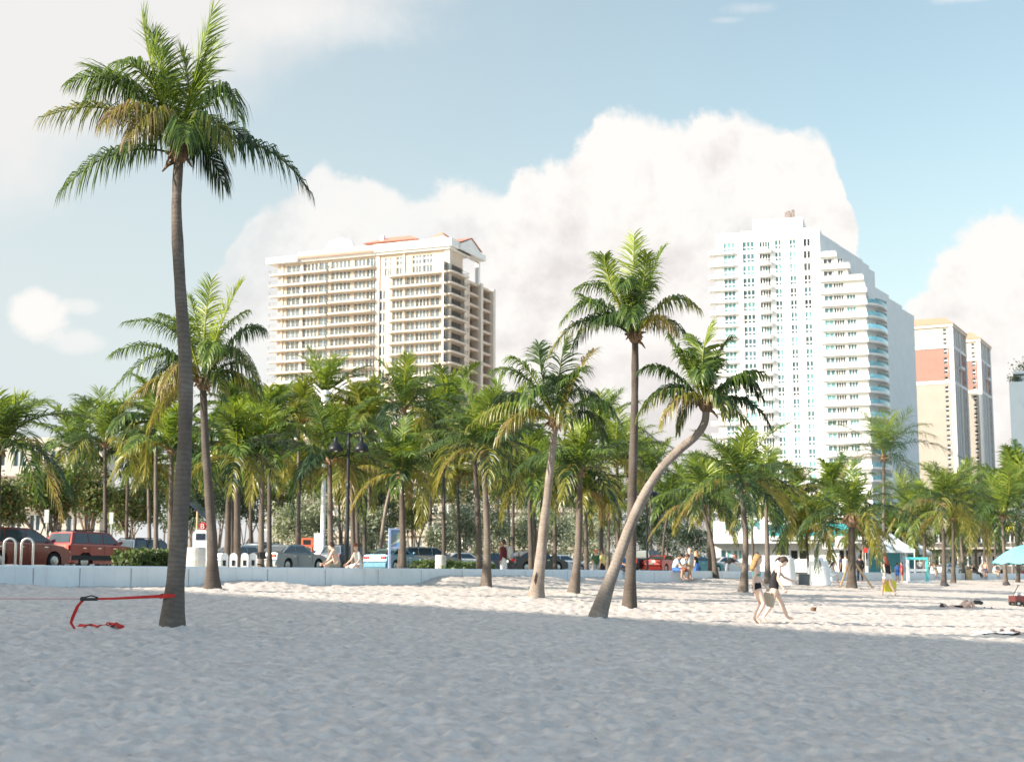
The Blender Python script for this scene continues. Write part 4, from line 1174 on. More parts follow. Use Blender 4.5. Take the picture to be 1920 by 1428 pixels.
# --- low buildings glimpsed between the trunks
def slab_building(name, label, px0, px1, py_top, d, yaw, wallm, floors, bays, H=3.1, glass=None, depth=14, roof=None, dark=False):
    a = at(px0, 1000, d); ux, uy = math.cos(yaw), math.sin(yaw); O = Vector((a.x, a.y, 2.0))
    w = on_plane(px1, 1000, O, yaw)[0]; z = at(px0, py_top, d).z - 2
    t = thing(name, label, 'building', O, yaw)
    holes = []
    for k in range(floors):
        for j in range(bays):
            bw = w / bays
            x0 = j * bw + bw * .2; zb = z - H * (k + 1) + .8
            if zb < .2: continue
            holes.append((round(x0, 3), round(x0 + bw * .6, 3), round(zb, 3), round(zb + 1.6, 3)))
    mb = MB(); PF = lambda u, zz, dep: Vector((u, dep, zz))
    wall_grid(mb, PF, 0, w, -1, z, holes, .3)
    mb.poly([(0, 0, -1), (0, 0, z), (0, depth, z), (0, depth, -1)]); mb.poly([(0, 0, z), (w, 0, z), (w, depth, z), (0, depth, z)]); mb.poly([(w, 0, -1), (w, depth, -1), (w, depth, z), (w, 0, z)]); mb.poly([(0, depth, -1), (0, depth, z), (w, depth, z), (w, depth, -1)])
    mb.build('wall', wallm, t)
    W = Windows(t)
    for h in holes: W.add(win_mesh(h[1] - h[0], h[3] - h[2], 2, None, glass or G_BLUE), (h[0], .25, h[2]))
    W.done()
    c = MB()
    c.box((-.3, -.3, z + .003), (w + .3, depth + .3, z + .5))
    for k in range(1, floors):
        if z - H * k > 1: c.box((-.2, -.9, z - H * k - .18), (w + .2, -.004, z - H * k + .12))
    c.build('ledge', roof or M_CREAM2, t)
    return t
slab_building('apartment_house', 'cream apartment house behind the sea grape trees at the left', -60, 186, 828, 140, R(10), M_CREAM2, 6, 7)
slab_building('hotel_podium', 'low cream parking podium below the beige block', 560, 880, 880, 300, -R(22), M_SAND2, 6, 12, 3.4, None, 14, M_SAND2)
slab_building('beach_hotel', 'low sandy hotel with ledges behind the silvery bushes', 885, 1120, 925, 240, -R(12), M_SAND2, 5, 11, 3.0, None, 14, M_SAND2)
slab_building('shop_row', 'low dark shop row with cream fascia behind the right hand palms', 1720, 1990, 985, 235, -R(18), mat('dark shop front', (.10, .09, .08), .7, .2, .6), 2, 10, 3.6, G_DARK)

def text_mesh(s, size, depth, m):
    cu = bpy.data.curves.new('lettering', 'FONT'); cu.body = s; cu.size = size; cu.extrude = depth
    o = bpy.data.objects.new('tmp', cu); COL.objects.link(o)
    dg = bpy.context.evaluated_depsgraph_get(); me = bpy.data.meshes.new_from_object(o.evaluated_get(dg))
    bpy.data.objects.remove(o); me.materials.clear(); me.materials.append(m); me.name = 'lettering'
    return me
M_TEALP = mat('teal paint', (.03, .30, .31), .5, .1, 2)
M_TEALR = mat('teal metal roof', (.03, .33, .34), .45, .12, .8)
def restaurant():
    d = 150; yaw = -R(8); a = at(1338, 1040, d); O = Vector((a.x, a.y, 2.0))
    t = thing('restaurant', 'white beach restaurant with teal roof and teal letters on its front', 'building', O, yaw)
    def UZ(px, py): return on_plane(px, py, O, yaw)
    w = UZ(1665, 1040)[0]
    zf = UZ(1500, 1012)[1]; zr = UZ(1500, 981)[1]; zs = UZ(1370, 978)[1]
    x1 = UZ(1440, 1000)[0]
    mb = MB(); PF = lambda u, z, dep: Vector((u, dep, z))
    holes = [(UZ(1352, 1040)[0], UZ(1372, 1040)[0]), (UZ(1376, 1040)[0], UZ(1392, 1040)[0]), (UZ(1455, 1040)[0], UZ(1474, 1040)[0]), (UZ(1482, 1040)[0], UZ(1514, 1040)[0]), (UZ(1526, 1040)[0], UZ(1536, 1040)[0]), (UZ(1570, 1040)[0], UZ(1600, 1040)[0]), (UZ(1612, 1040)[0], UZ(1650, 1040)[0])]
    hz0, hz1 = UZ(1500, 1049)[1], UZ(1500, 1030)[1]
    hs = [(round(p, 3), round(q, 3), round(hz0, 3), round(hz1, 3)) for p, q in holes]
    wall_grid(mb, PF, 0, w, -1, zf, hs, .5)
    wall_grid(mb, PF, 0, x1, zf, zs, [], .1)
    mb.poly([(x1, 0, zf), (x1, 0, zs), (x1, 12, zs), (x1, 12, zf)]); mb.poly([(0, 0, -1), (0, 0, zs), (0, 12, zs), (0, 12, -1)]); mb.poly([(0, 0, zs), (x1, 0, zs), (x1, 12, zs), (0, 12, zs)])
    mb.poly([(w, 0, -1), (w, 12, -1), (w, 12, zf), (w, 0, zf)]); mb.poly([(x1, 0, zf), (w, 0, zf), (w, 12, zf), (x1, 12, zf)])
    mb.build('wall', M_WHITE, t)
    for k, h in enumerate(hs):
        place(win_mesh(h[1] - h[0], h[3] - h[2], 2, None, G_TEAL if k < 2 else G_DARK), 'window', t, (h[0], .45, h[2]))
    c = MB(); c.box((-.3, -1.6, zf - .35), (w + .3, -.004, zf + .0)); c.box((x1, -1.9, zf + .003), (w + .4, -.003, zf + .35)); c.build('canopy', M_WHITE, t)
    r = MB(); r.poly([(x1 + .1, -1.8, zf + .37), (w + .3, -1.8, zf + .37), (w - .5, 2.6, zr), (x1 + .1, 2.6, zr)]); r.poly([(w + .3, -1.8, zf + .37), (w + .3, 10, zf + .37), (w - .5, 6, zr), (w - .5, 2.6, zr)]); r.poly([(x1 + .1, 2.6, zr), (w - .5, 2.6, zr), (w - .5, 6, zr), (x1 + .1, 6, zr)])
    x = x1 + .6
    while x < w - .6:
        r.box((x, -1.8, zf + .40), (x + .06, -1.7, zf + .46)); r.poly([(x, -1.8, zf + .45), (x + .08, -1.8, zf + .45), (x + .08, 2.6, zr + .08), (x, 2.6, zr + .08)]); x += .62
    r.build('roof', M_TEALR, t)
    u, z = UZ(1358, 992); place(text_mesh('ROOM', 1.15, .06, M_TEALP), 'lettering', t, (u, -.08, z), (PI/2, 0, 0))
    u, z = UZ(1547, 1024); sg = MB(); sg.box((u - .4, -2.25, z - .3), (u + 1.7, -2.1, z + 1.0)); so = sg.build('sign_board', M_WHITE, t)
    place(text_mesh('Pa', .95, .03, M_TEALP), 'lettering', so, (u - .2, -2.29, z), (PI/2, 0, 0))
    co = MB(); u0 = UZ(1558, 1040)[0]; co.box((u0, -1.7, -1), (u0 + .7, -1.0, zf - .36)); co.build('column', M_WHITE, t)
restaurant()

# --- the hotel beyond the left edge of the photo that throws the broad shade over the beach
def shade_hotel():
    el = SUN_EL; hgt = 38.0; u = Vector((math.cos(TRAVEL), math.sin(TRAVEL), 0)); Ln = hgt / math.tan(el)
    e = Vector((.868, -.496, 0))
    p0 = at(600, 1125, 37.1) - u * Ln
    a = p0 - e * 17; b = p0 + e * 40
    back = Vector((-e.y, e.x, 0))        # away along the coast
    n = -back
    t = thing('hotel_block', 'cream hotel block beyond the left edge of the beach', 'building', (a.x, a.y, 1.0), math.atan2(e.y, e.x))
    w = (b - a).length
    mb = MB(); P = lambda x, z, dep: Vector((x, -(-dep), z))
    D = 34
    mb.box((0, -D, -3), (w, 0, hgt)); mb.build('wall', M_CREAM2, t)
    for k in range(1, 12):
        s = MB(); s.box((-.8, 0.004, k * 3.1), (w - 1, 1.4, k * 3.1 + .3)); s.build('balcony', M_WHITE, t)
    W = Windows(t, 60)
    for k in range(1, 12):
        for j in range(5): W.add(win_mesh(2.6, 2.1, 2, None, G_BLUE), (4 + j * 11, .03, k * 3.1 + .4), PI) if False else W.add(win_mesh(2.6, 2.1, 2, None, G_BLUE), (6.6 + j * 10, .03, k * 3.1 + .4), PI)
    W.done()
shade_hotel()
# ------------------------------------------------------------------ broadleaf trees, bushes and hedges
M_LEAF = leaf_mat('broad leaves', .28, .5)
M_BARK = mat('grey brown bark', (.17, .13, .10), .95, .3, 4, .5)
PAL = {'grape': [(.060, .105, .028), (.10, .15, .035), (.045, .075, .025), (.13, .16, .05), (.16, .11, .04)],
       'silver': [(.23, .27, .20), (.30, .33, .26), (.17, .21, .14), (.34, .36, .30)],
       'dark': [(.032, .062, .036), (.045, .085, .045), (.06, .10, .06), (.10, .13, .10)],
       'hedge': [(.05, .09, .03), (.08, .13, .035), (.11, .15, .05)]}
def leaves(mb, lobes, n, size, pal, rnd, flat=.4, fill=.5):
    """leaf sized faces through the volume of a few overlapping lobes"""
    tot = sum(l[1][0]*l[1][1]*l[1][2] for l in lobes)
    for c, r in lobes:
        k = int(n * (r[0]*r[1]*r[2]) / tot)
        c = Vector(c)
        twigs = [Vector((rnd.gauss(0, 1), rnd.gauss(0, 1), rnd.gauss(0, 1))).normalized() * rnd.uniform(fill, 1.08) for _ in range(max(6, k // 16))]
        for _ in range(k):
            t = rnd.choice(twigs)
            q = Vector((t.x*r[0], t.y*r[1], t.z*r[2])) + Vector((rnd.gauss(0, 1), rnd.gauss(0, 1), rnd.gauss(0, .8))) * size * 1.25
            nr = (t + Vector((rnd.gauss(0, .6), rnd.gauss(0, .6), rnd.gauss(.35, .6)))).normalized()
            a = nr.cross(Vector((rnd.gauss(0, 1), rnd.gauss(0, 1), rnd.gauss(0, 1)))).normalized(); b = nr.cross(a)
            s = size * rnd.uniform(.6, 1.25); p = c + q
            pc = rnd.choice(pal); f = rnd.uniform(.8, 1.2); mb.col = (pc[0]*f, pc[1]*f, pc[2]*f)
            mb.poly([p - a*s*.6, p - b*s*.34 + nr*s*.08, p + a*s*.6, p + b*s*.34 + nr*s*.08])
    mb.col = (1, 1, 1)
def tree(name, label, cat, px, s, cx, cy, rx, ry, pal, n, size, limbs=4, group=None, seed=0, trunk_r=.14):
    b = behind(px, s); d = b.y; sc = d / FPX; rnd = random.Random(seed + px)
    t = thing(name, label, cat, b, 0, group)
    cc = at(cx, cy, d) - b; RX, RY = rx * sc, ry * sc
    lobes = []
    for k in range(9):
        a = rnd.uniform(0, 2*PI); e = rnd.uniform(-.6, .75); q = rnd.uniform(.35, .72)
        lobes.append((cc + Vector((math.cos(a)*RX*q, math.sin(a)*RX*q, e*RY*.8)), (RX*rnd.uniform(.26, .5), RX*rnd.uniform(.26, .5), RY*rnd.uniform(.22, .42))))
    lobes.append((cc, (RX*.6, RX*.6, RY*.55)))
    tr = MB()
    for k in range(limbs):
        e = lobes[k][0]; m = e * .5 + Vector((rnd.uniform(-.2, .2), rnd.uniform(-.2, .2), -.1 * RY)); m.x *= .7; m.y *= .7
        o0 = Vector((rnd.uniform(-.12, .12), rnd.uniform(-.12, .12), -.2))
        tr.tube([o0, e*.22 + Vector((0, 0, .1)), m, e*.8, e], [trunk_r, trunk_r*.8, trunk_r*.55, trunk_r*.35, trunk_r*.15], 7)
        for _ in range(3):
            l = rnd.choice(lobes)[0]; tr.tube([m, (m + l)*.5 + Vector((0, 0, .15)), l], [trunk_r*.35, trunk_r*.22, trunk_r*.08], 5)
    tr.build('trunk', M_BARK, t, smooth=True)
    lf = MB(); leaves(lf, lobes, int(n * 1.9), size * 1.15, PAL[pal], rnd); lf.build('crown', M_LEAF, t)
    return t
tree('sea_grape_tree', 'broad sea grape tree with bare forking limbs behind the red minivan', 'tree', 100, -40, 86, 915, 88, 78, 'grape', 5200, .17, 6, seed=1)
tree('sea_grape_tree', 'sea grape tree cut by the left edge of the photo', 'tree', 5, -38, 2, 940, 60, 62, 'grape', 3200, .17, 4, seed=2)
tree('sea_grape_tree', 'sea grape tree right of the broad forking one', 'tree', 165, -44, 165, 930, 58, 66, 'grape', 3200, .17, 4, seed=3)
tree('sea_grape_tree', 'rounded leafy tree behind the hedge and the dark four by four', 'tree', 252, -46, 256, 945, 74, 62, 'grape', 4200, .17, 4, seed=4)
tree('sea_grape_tree', 'dark leafy tree behind the strapped palm trunk', 'tree', 350, -48, 350, 940, 66, 70, 'dark', 3600, .17, 4, seed=5)
tree('sea_grape_tree', 'dark leafy tree behind the bike hoops', 'tree', 445, -50, 445, 945, 66, 66, 'dark', 3600, .17, 4, seed=6)
tree('sea_grape_tree', 'green tree behind the grey saloon car', 'tree', 520, -50, 522, 935, 50, 60, 'grape', 2600, .17, 4, seed=7)
tree('sea_grape_tree', 'green tree rising behind the minivan', 'tree', 772, -46, 772, 955, 62, 66, 'grape', 3400, .18, 4, seed=8)
tree('sea_grape_tree', 'dark tree in the shade behind the blue coupe', 'tree', 690, -46, 690, 950, 60, 66, 'dark', 3200, .18, 4, seed=9)
for px, cx, cy, rx, ry, pl, lb in ((300, 300, 905, 62, 66, 'dark', 'dark broadleaf tree deep behind the dark palm left of the strapped trunk'), (405, 405, 890, 64, 74, 'dark', 'dark broadleaf tree deep behind the second tall palm'),
      (478, 478, 900, 56, 66, 'grape', 'green broadleaf tree deep behind the grey saloon'), (565, 565, 900, 60, 60, 'dark', 'dark broadleaf tree deep behind the silvery bushes at the left'),
      (640, 640, 910, 62, 62, 'dark', 'dark broadleaf tree deep behind the lamp post'), (718, 718, 900, 50, 62, 'grape', 'green broadleaf tree deep behind the pale palm leaning right'),
      (860, 860, 915, 62, 52, 'dark', 'dark broadleaf tree deep behind the twin palms'), (940, 940, 915, 60, 52, 'grape', 'green broadleaf tree deep behind the backpacker'),
      (1015, 1015, 930, 58, 42, 'dark', 'dark broadleaf tree deep behind the flared palm trunk'), (1090, 1090, 925, 60, 48, 'dark', 'dark broadleaf tree deep behind the palm left of the leaning palm'),
      (1165, 1165, 930, 56, 52, 'grape', 'green broadleaf tree deep behind the tall straight palm'), (1245, 1245, 945, 56, 44, 'dark', 'dark broadleaf tree deep behind the small leaning palm'),
      (1310, 1310, 955, 44, 36, 'dark', 'dark broadleaf tree deep behind the palm over the seated men')):
    tree('broadleaf_tree', lb, 'tree', px, -62, cx, cy, rx, ry, pl, 2600, .26, 4, seed=px)
def bush(label, px, s, cy, rx, ry, pal, n, size, group, seed, name='bush'):
    b = behind(px, s); d = b.y; sc = d / FPX; rnd = random.Random(seed * 13 + px)
    t = thing(name, label, 'bush', b, 0, group)
    cz = at(px, cy, d).z - b.z; RX, RY = rx * sc, ry * sc
    lobes = [(Vector((rnd.uniform(-.5, .5)*RX, rnd.uniform(-.4, .4)*RX, cz + rnd.uniform(-.4, .45)*RY)), (RX*rnd.uniform(.35, .6), RX*rnd.uniform(.35, .55), RY*rnd.uniform(.35, .6))) for _ in range(8)]
    lobes.append((Vector((0, 0, cz*.5)), (RX*.85, RX*.6, cz*.55)))
    st = MB()
    for k in range(5):
        e = lobes[k][0]; st.tube([(e.x*.2, e.y*.2, -.1), e*.55, e], [.07, .05, .02], 5)
    st.build('stem', M_BARK, t)
    lf = MB(); leaves(lf, lobes, int(n * 2.2), size * 1.15, PAL[pal], rnd, fill=.7); lf.build('foliage', M_LEAF, t)
SG = 'silvery bushes beyond the road'
bush('silvery bush behind the roof of the grey saloon', 545, -34, 975, 42, 42, 'silver', 2200, .16, SG, 1)
bush('silvery bush between the orange framed board and the lamp post', 592, -34, 968, 40, 48, 'silver', 2400, .16, SG, 2)
bush('tall silvery bush left of the blue poster stand', 700, -34, 985, 36, 38, 'silver', 1900, .16, SG, 3)
bush('silvery bush right of the blue poster stand, behind the minivan', 822, -34, 990, 36, 44, 'silver', 2000, .16, SG, 4)
bush('pale silvery bush over the white saloon car', 868, -34, 980, 40, 54, 'silver', 2600, .16, SG, 5)
bush('silvery bush left of the backpacker', 922, -34, 982, 40, 50, 'silver', 2600, .16, SG, 6)
bush('silvery bush right of the backpacker, above the black saloon', 975, -34, 985, 40, 48, 'silver', 2600, .16, SG, 7)
bush('silvery bush behind the palm with the flared scarred trunk', 1030, -34, 988, 42, 46, 'silver', 2600, .16, SG, 8)
bush('silvery bush above the white hatchback', 1083, -34, 990, 38, 44, 'silver', 2400, .16, SG, 9)
bush('silvery bush over the man in the yellow shirt', 1135, -34, 985, 38, 46, 'silver', 2400, .16, SG, 10)
DG = 'dark green bushes right of the leaning palm'
bush('dark green bush over the dark pickup truck', 1190, -36, 985, 40, 50, 'dark', 2600, .17, DG, 11)
bush('dark green bush behind the small leaning palm', 1238, -36, 988, 42, 48, 'dark', 2600, .17, DG, 12)
bush('dark green bush nearest the white restaurant', 1290, -36, 995, 44, 45, 'dark', 2600, .17, DG, 13)
bush('low green bush in front of the restaurant roof palms', 1335, -40, 1005, 24, 30, 'dark', 1200, .17, DG, 14)
bush('green shrub behind the tents', 1735, -24, 1020, 36, 34, 'grape', 1600, .18, None, 15)
bush('green shrub behind the far seated people', 1800, -22, 1015, 40, 36, 'dark', 1800, .18, None, 16)
bush('green shrub behind the blue umbrella', 1885, -26, 1005, 44, 44, 'dark', 2000, .18, None, 17)
bush('green shrub at the left of the tents', 1600, -30, 1010, 30, 30, 'dark', 1400, .18, None, 18)
def hedge(label, px, s, w, dep, h, seed, low=False):
    b = behind(px, s); t = thing('hedge', label, 'hedge', b, R(60)); rnd = random.Random(seed)
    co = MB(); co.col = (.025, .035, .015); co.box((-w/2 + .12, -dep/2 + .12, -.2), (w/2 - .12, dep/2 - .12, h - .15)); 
    for _ in range(int(w * h * 420)):
        f = rnd.random(); x, y, z = rnd.uniform(-w/2, w/2), rnd.uniform(-dep/2, dep/2), rnd.uniform(0, h)
        if f < .5: y = -dep/2 + rnd.gauss(0, .05)
        elif f < .75: z = h + rnd.gauss(0, .05)
        else: x = rnd.choice((-w/2, w/2)) + rnd.gauss(0, .05)
        p = Vector((x, y, z)); a = Vector((rnd.gauss(0, 1), rnd.gauss(0, 1), rnd.gauss(0, 1))).normalized() * .1; c = Vector((rnd.gauss(0, 1), rnd.gauss(0, 1), rnd.gauss(0, 1))).normalized() * .07
        pc = rnd.choice(PAL['hedge']); co.col = pc
        co.poly([p - a, p - c, p + a, p + c])
    co.build('foliage', M_LEAF, t)
hedge('clipped hedge right of the red four by four', 288, -13, 3.6, 1.2, 1.0, 1)
hedge('clipped hedge around the concrete bin, in front of the white saloon', 812, -11, 3.0, 1.2, .9, 2)
hedge('second clipped hedge, left of the dark twin palm trunk', 868, -11, 4.6, 1.2, .85, 3)
hedge('low bright green planting just behind the wall', 872, -3, 2.8, 1.0, .62, 4)
# ------------------------------------------------------------------ cars
def paint(name, col, metal=.35):
    m = mat(name, col, .32, .04, .5, 0, metal, .5, coat=.8); return m
M_TYRE = mat('black tyre', (.02, .02, .02), .85, .2, 8)
M_RIM = mat('alloy rim', (.50, .50, .50), .3, .05, 4, 0, .8)
M_CGLASS = mat('car glass', (.03, .045, .05), .04, .3, 1.2, 0, 0, 1.0)
M_CHROME = mat('bright metal', (.65, .65, .65), .2, .04, 4, 0, .9)
M_BLACKP = mat('black plastic', (.03, .03, .03), .6, .2, 6)
M_LAMPR = mat('red tail lamp', (.50, .02, .02), .2, .15, 6, 0, 0, .8)
M_LAMPW = mat('clear head lamp', (.75, .76, .76), .15, .08, 6, 0, 0, .8)
M_PLATE = mat('number plate', (.75, .76, .72), .5, .05, 6)
KINDS = {   # lower body profile, greenhouse (x, z) polygon as (base rear, base front, roof front, roof rear), wheels
 'saloon': dict(L=4.7, W=1.80, belt=.92, low=[(-2.30, .42), (-2.34, .62), (-2.28, .98), (-1.75, 1.02), (1.0, .96), (1.85, .86), (2.25, .70), (2.34, .50), (2.28, .30)], gh=[(-1.85, .98), (1.05, .95), (.35, 1.40), (.0, 1.45), (-.75, 1.44), (-1.05, 1.37)], wh=(-1.38, 1.36, .33)),
 'coupe': dict(L=4.5, W=1.78, belt=.90, low=[(-2.18, .42), (-2.24, .62), (-2.16, .98), (-1.55, 1.02), (1.0, .94), (1.8, .84), (2.15, .68), (2.24, .48), (2.18, .28)], gh=[(-1.65, 1.0), (.85, .93), (.10, 1.33), (-.20, 1.37), (-.70, 1.36), (-.95, 1.30)], wh=(-1.32, 1.38, .33)),
 'suv': dict(L=4.6, W=1.85, belt=1.12, low=[(-2.22, .48), (-2.28, .70), (-2.24, 1.15), (-2.1, 1.18), (.95, 1.14), (1.9, 1.04), (2.22, .90), (2.28, .60), (2.2, .40)], gh=[(-2.16, 1.16), (.98, 1.13), (.38, 1.68), (.05, 1.74), (-1.70, 1.74), (-1.92, 1.68)], wh=(-1.36, 1.36, .38)),
 'minivan': dict(L=4.8, W=1.9, belt=1.05, low=[(-2.34, .42), (-2.38, .65), (-2.33, 1.08), (-2.2, 1.12), (1.25, 1.08), (1.95, .98), (2.32, .80), (2.38, .55), (2.3, .32)], gh=[(-2.26, 1.10), (1.55, 1.06), (.55, 1.62), (.15, 1.69), (-1.80, 1.70), (-2.02, 1.63)], wh=(-1.45, 1.45, .35)),
 'pickup': dict(L=5.3, W=1.9, belt=1.10, low=[(-2.62, .55), (-2.65, .75), (-2.62, 1.12), (-.75, 1.14), (1.1, 1.12), (2.2, 1.06), (2.55, .92), (2.65, .60), (2.58, .42)], gh=[(-.85, 1.13), (1.25, 1.11), (.65, 1.70), (.35, 1.78), (-.45, 1.78), (-.75, 1.72)], wh=(-1.62, 1.72, .40)),
}
def car(kind, label, px, s, m, heading=0, dz=0, roofc=None, group=None, trim=None):
    K = KINDS[kind]; b = behind(px, s)
    t = thing('parked_car' if kind != 'pickup' else 'pickup_truck', label, 'car' if kind != 'pickup' else 'pickup truck', b, R(60.3) + heading, group)
    W = K['W']; hw = W / 2; rx, fx, wr = K['wh']
    # lower body with wheel arches
    prof = []
    low = K['low']; zb = min(low[0][1], low[-1][1]) - .12
    top = list(low)
    bottom = []
    for cx in (fx, rx):
        ra = wr + .07
        bottom.append((cx + ra, zb)); bottom += [(cx + ra*math.cos(a), wr + ra*math.sin(a)) for a in [PI*q/8 for q in range(0, 9)] if wr + ra*math.sin(a) > zb + .02]; bottom.append((cx - ra, zb))
    poly = [(low[0][0], zb + .06)] + top + [(low[-1][0], zb + .06)] + bottom
    def inset(k, dz_): 
        return [(x * (1 - .022*k), z + (-dz_*k if z > .85 else 0)) for x, z in poly]
    mb = MB()
    st = [(-hw, 1.6, .06), (-hw + .05, .4, .015), (-hw + .16, 0, 0), (hw - .16, 0, 0), (hw - .05, .4, .015), (hw, 1.6, .06)]
    rings = []
    for y, k, dz_ in st: rings.append([(x, y, z) for x, z in [(px_ * (1 - .018*k), pz - (dz_ if pz > .8 else 0)) for px_, pz in poly]])
    n = len(poly)
    ids = [[mb.vert(p) for p in r] for r in rings]
    for a, c in zip(ids, ids[1:]):
        for k in range(n): mb.face((a[k], c[k], c[(k+1) % n], a[(k+1) % n]))
    mb.face(ids[0]); mb.face(ids[-1][::-1])
    # greenhouse
    g = K['gh']; zt = max(z for x, z in g); z0 = g[0][1] - .05
    def gy(z): return lin(z, z0, hw - .07, zt, hw - .27)
    gp = [(g[0][0], z0), (g[1][0], z0)] + g[2:]
    l = [mb.vert((x, -gy(z), z)) for x, z in gp]; r = [mb.vert((x, gy(z), z)) for x, z in gp]
    mb.face(l); mb.face(r[::-1]); n = len(gp)
    for k in range(n): mb.face((l[k], r[k], r[(k+1) % n], l[(k+1) % n]))
    body = mb.build('body', m, t)
    # glass
    def glass(nm, pts): q = MB(); q.poly(pts); return q.build(nm, M_CGLASS, t)
    def on_side(x, z, sg): return (x, sg * (gy(z) + .012), z)
    fb, ft = g[1], g[2]; rb, rt = g[0], g[-1]
    def lerp(a, c, f): return (a[0] + (c[0]-a[0])*f, a[1] + (c[1]-a[1])*f)
    wa, wb = lerp(fb, ft, .10), lerp(fb, ft, .94)
    nx, nz = (ft[1]-fb[1]), -(ft[0]-fb[0]); ln = math.hypot(nx, nz); nx, nz = nx/ln*.012, nz/ln*.012
    glass('windscreen', [(wa[0]+nx, -gy(wa[1])+.09, wa[1]+nz), (wa[0]+nx, gy(wa[1])-.09, wa[1]+nz), (wb[0]+nx, gy(wb[1])-.07, wb[1]+nz), (wb[0]+nx, -gy(wb[1])+.07, wb[1]+nz)])
    wa, wb = lerp(rb, rt, .16), lerp(rb, rt, .92)
    nx, nz = -(rt[1]-rb[1]), (rt[0]-rb[0]); ln = math.hypot(nx, nz); nx, nz = nx/ln*.012, nz/ln*.012
    glass('rear_window', [(wa[0]+nx, gy(wa[1])-.11, wa[1]+nz), (wa[0]+nx, -gy(wa[1])+.11, wa[1]+nz), (wb[0]+nx, -gy(wb[1])+.10, wb[1]+nz), (wb[0]+nx, gy(wb[1])-.10, wb[1]+nz)])
    zb_, zt_ = g[0][1] + .04, zt - .09
    def xf(z): return fb[0] + (ft[0]-fb[0]) * (z - fb[1]) / (ft[1]-fb[1]) - .14
    def xr_(z): return rb[0] + (rt[0]-rb[0]) * (z - rb[1]) / (rt[1]-rb[1]) + .14
    cuts = {'saloon': [.45], 'coupe': [.62], 'suv': [.33, .66], 'minivan': [.3, .62], 'pickup': [.42]}[kind]
    for sg in (-1, 1):
        xs0 = [xr_(zb_)] + [xr_(zb_) + (xf(zb_) - xr_(zb_)) * c for c in cuts] + [xf(zb_)]
        xs1 = [xr_(zt_)] + [xr_(zb_) + (xf(zb_) - xr_(zb_)) * c + .02 for c in cuts] + [xf(zt_)]
        for k in range(len(xs0) - 1):
            a0, a1, c0, c1 = xs0[k] + .035, xs0[k+1] - .035, xs1[k] + .035, xs1[k+1] - .035
            pts = [on_side(a0, zb_, sg), on_side(a1, zb_, sg), on_side(max(c1, c0 + .05), zt_, sg), on_side(c0, zt_, sg)]
            glass('side_window', pts if sg < 0 else pts[::-1])
        for x in xs0[1:-1] + [xf(zb_) - .05]:
            dl = MB(); dl.box((x - .008, sg*(hw + .001) - .004, .42), (x + .008, sg*(hw + .001) + .004, zb_ - .14)); dl.build('door_seam', M_BLACKP, t)
        for x in xs0[1:]:
            h = MB(); h.box((x - .42, sg*hw - .012, zb_ - .24), (x - .22, sg*hw + .02 if sg > 0 else sg*hw - .02, zb_ - .20)) if False else h.box((x - .42, min(sg*hw, sg*(hw + .03)), zb_ - .24), (x - .22, max(sg*hw, sg*(hw + .03)), zb_ - .20)); h.build('door_handle', M_CHROME, t)
        mi = MB(); mi.ball((xf(zb_) - .02, sg*(hw + .10), zb_ + .06), (.07, .11, .08), 8, 6); mi.build('mirror', m, t, smooth=True)
        tl = MB(); lx = low[1][0]; zz = low[2][1] - .17
        tl.box((lx - .025, min(sg*(hw - .12), sg*(hw - .48)), zz - .08), (lx + .12, max(sg*(hw - .12), sg*(hw - .48)), zz + .09)) if kind in ('saloon', 'coupe') else tl.box((lx - .025, min(sg*(hw - .08), sg*(hw - .24)), zz - .22), (lx + .12, max(sg*(hw - .08), sg*(hw - .24)), zz + .14))
        tl.build('tail_lamp', M_LAMPR, t)
        hl = MB(); hx = low[-3][0]; hz = low[-3][1] - .07
        hl.box((hx - .30, min(sg*(hw - .06), sg*(hw - .42)), hz - .07), (hx + .025, max(sg*(hw - .06), sg*(hw - .42)), hz + .05)); hl.build('head_lamp', M_LAMPW, t)
        for cx in (rx, fx):
            w = MB(); w.M = Matrix.Translation((cx, sg*(hw - .13), wr)) @ Matrix.Rotation(PI/2, 4, 'X')
            w.lathe([(wr*.62, -.10), (wr*.93, -.11), (wr, -.07), (wr, .07), (wr*.93, .11), (wr*.62, .10)], 18); wo = w.build('wheel', M_TYRE, t, smooth=False)
            q = MB(); q.M = w.M; q.lathe([(.05, -.118), (wr*.2, -.122), (wr*.60, -.105), (wr*.60, .105), (wr*.2, .122), (.05, .118)], 14)
            for k in range(5):
                a = 2*PI*k/5; u = Vector((math.cos(a), math.sin(a), 0)); v = Vector((-u.y, u.x, 0))*.035
                for zz2 in (-.128, .128): q.poly([u*.05 - v + Vector((0, 0, zz2)), u*wr*.58 - v + Vector((0, 0, zz2*.9)), u*wr*.58 + v + Vector((0, 0, zz2*.9)), u*.05 + v + Vector((0, 0, zz2))])
            q.build('rim', M_RIM, wo)
    bp = MB(); x = low[0][0]; bp.box((x - .06, -hw + .10, zb + .12), (x + .1, hw - .10, zb + .32)); bp.build('rear_bumper', trim or m, t)
    bp = MB(); x = low[-1][0]; bp.box((x - .1, -hw + .10, zb + .10), (x + .06, hw - .10, zb + .30)); bp.build('front_bumper', trim or m, t)
    gr = MB(); x = low[-2][0]; gr.box((x - .06, -.42, low[-2][1] + .02), (x + .02, .42, low[-2][1] + .14)); gr.build('grille', M_BLACKP, t)
    npl = MB(); x = low[1][0]; npl.box((x - .025, -.16, low[1][1] + .02), (x + .03, .16, low[1][1] + .17)); npl.build('number_plate', M_PLATE, t)
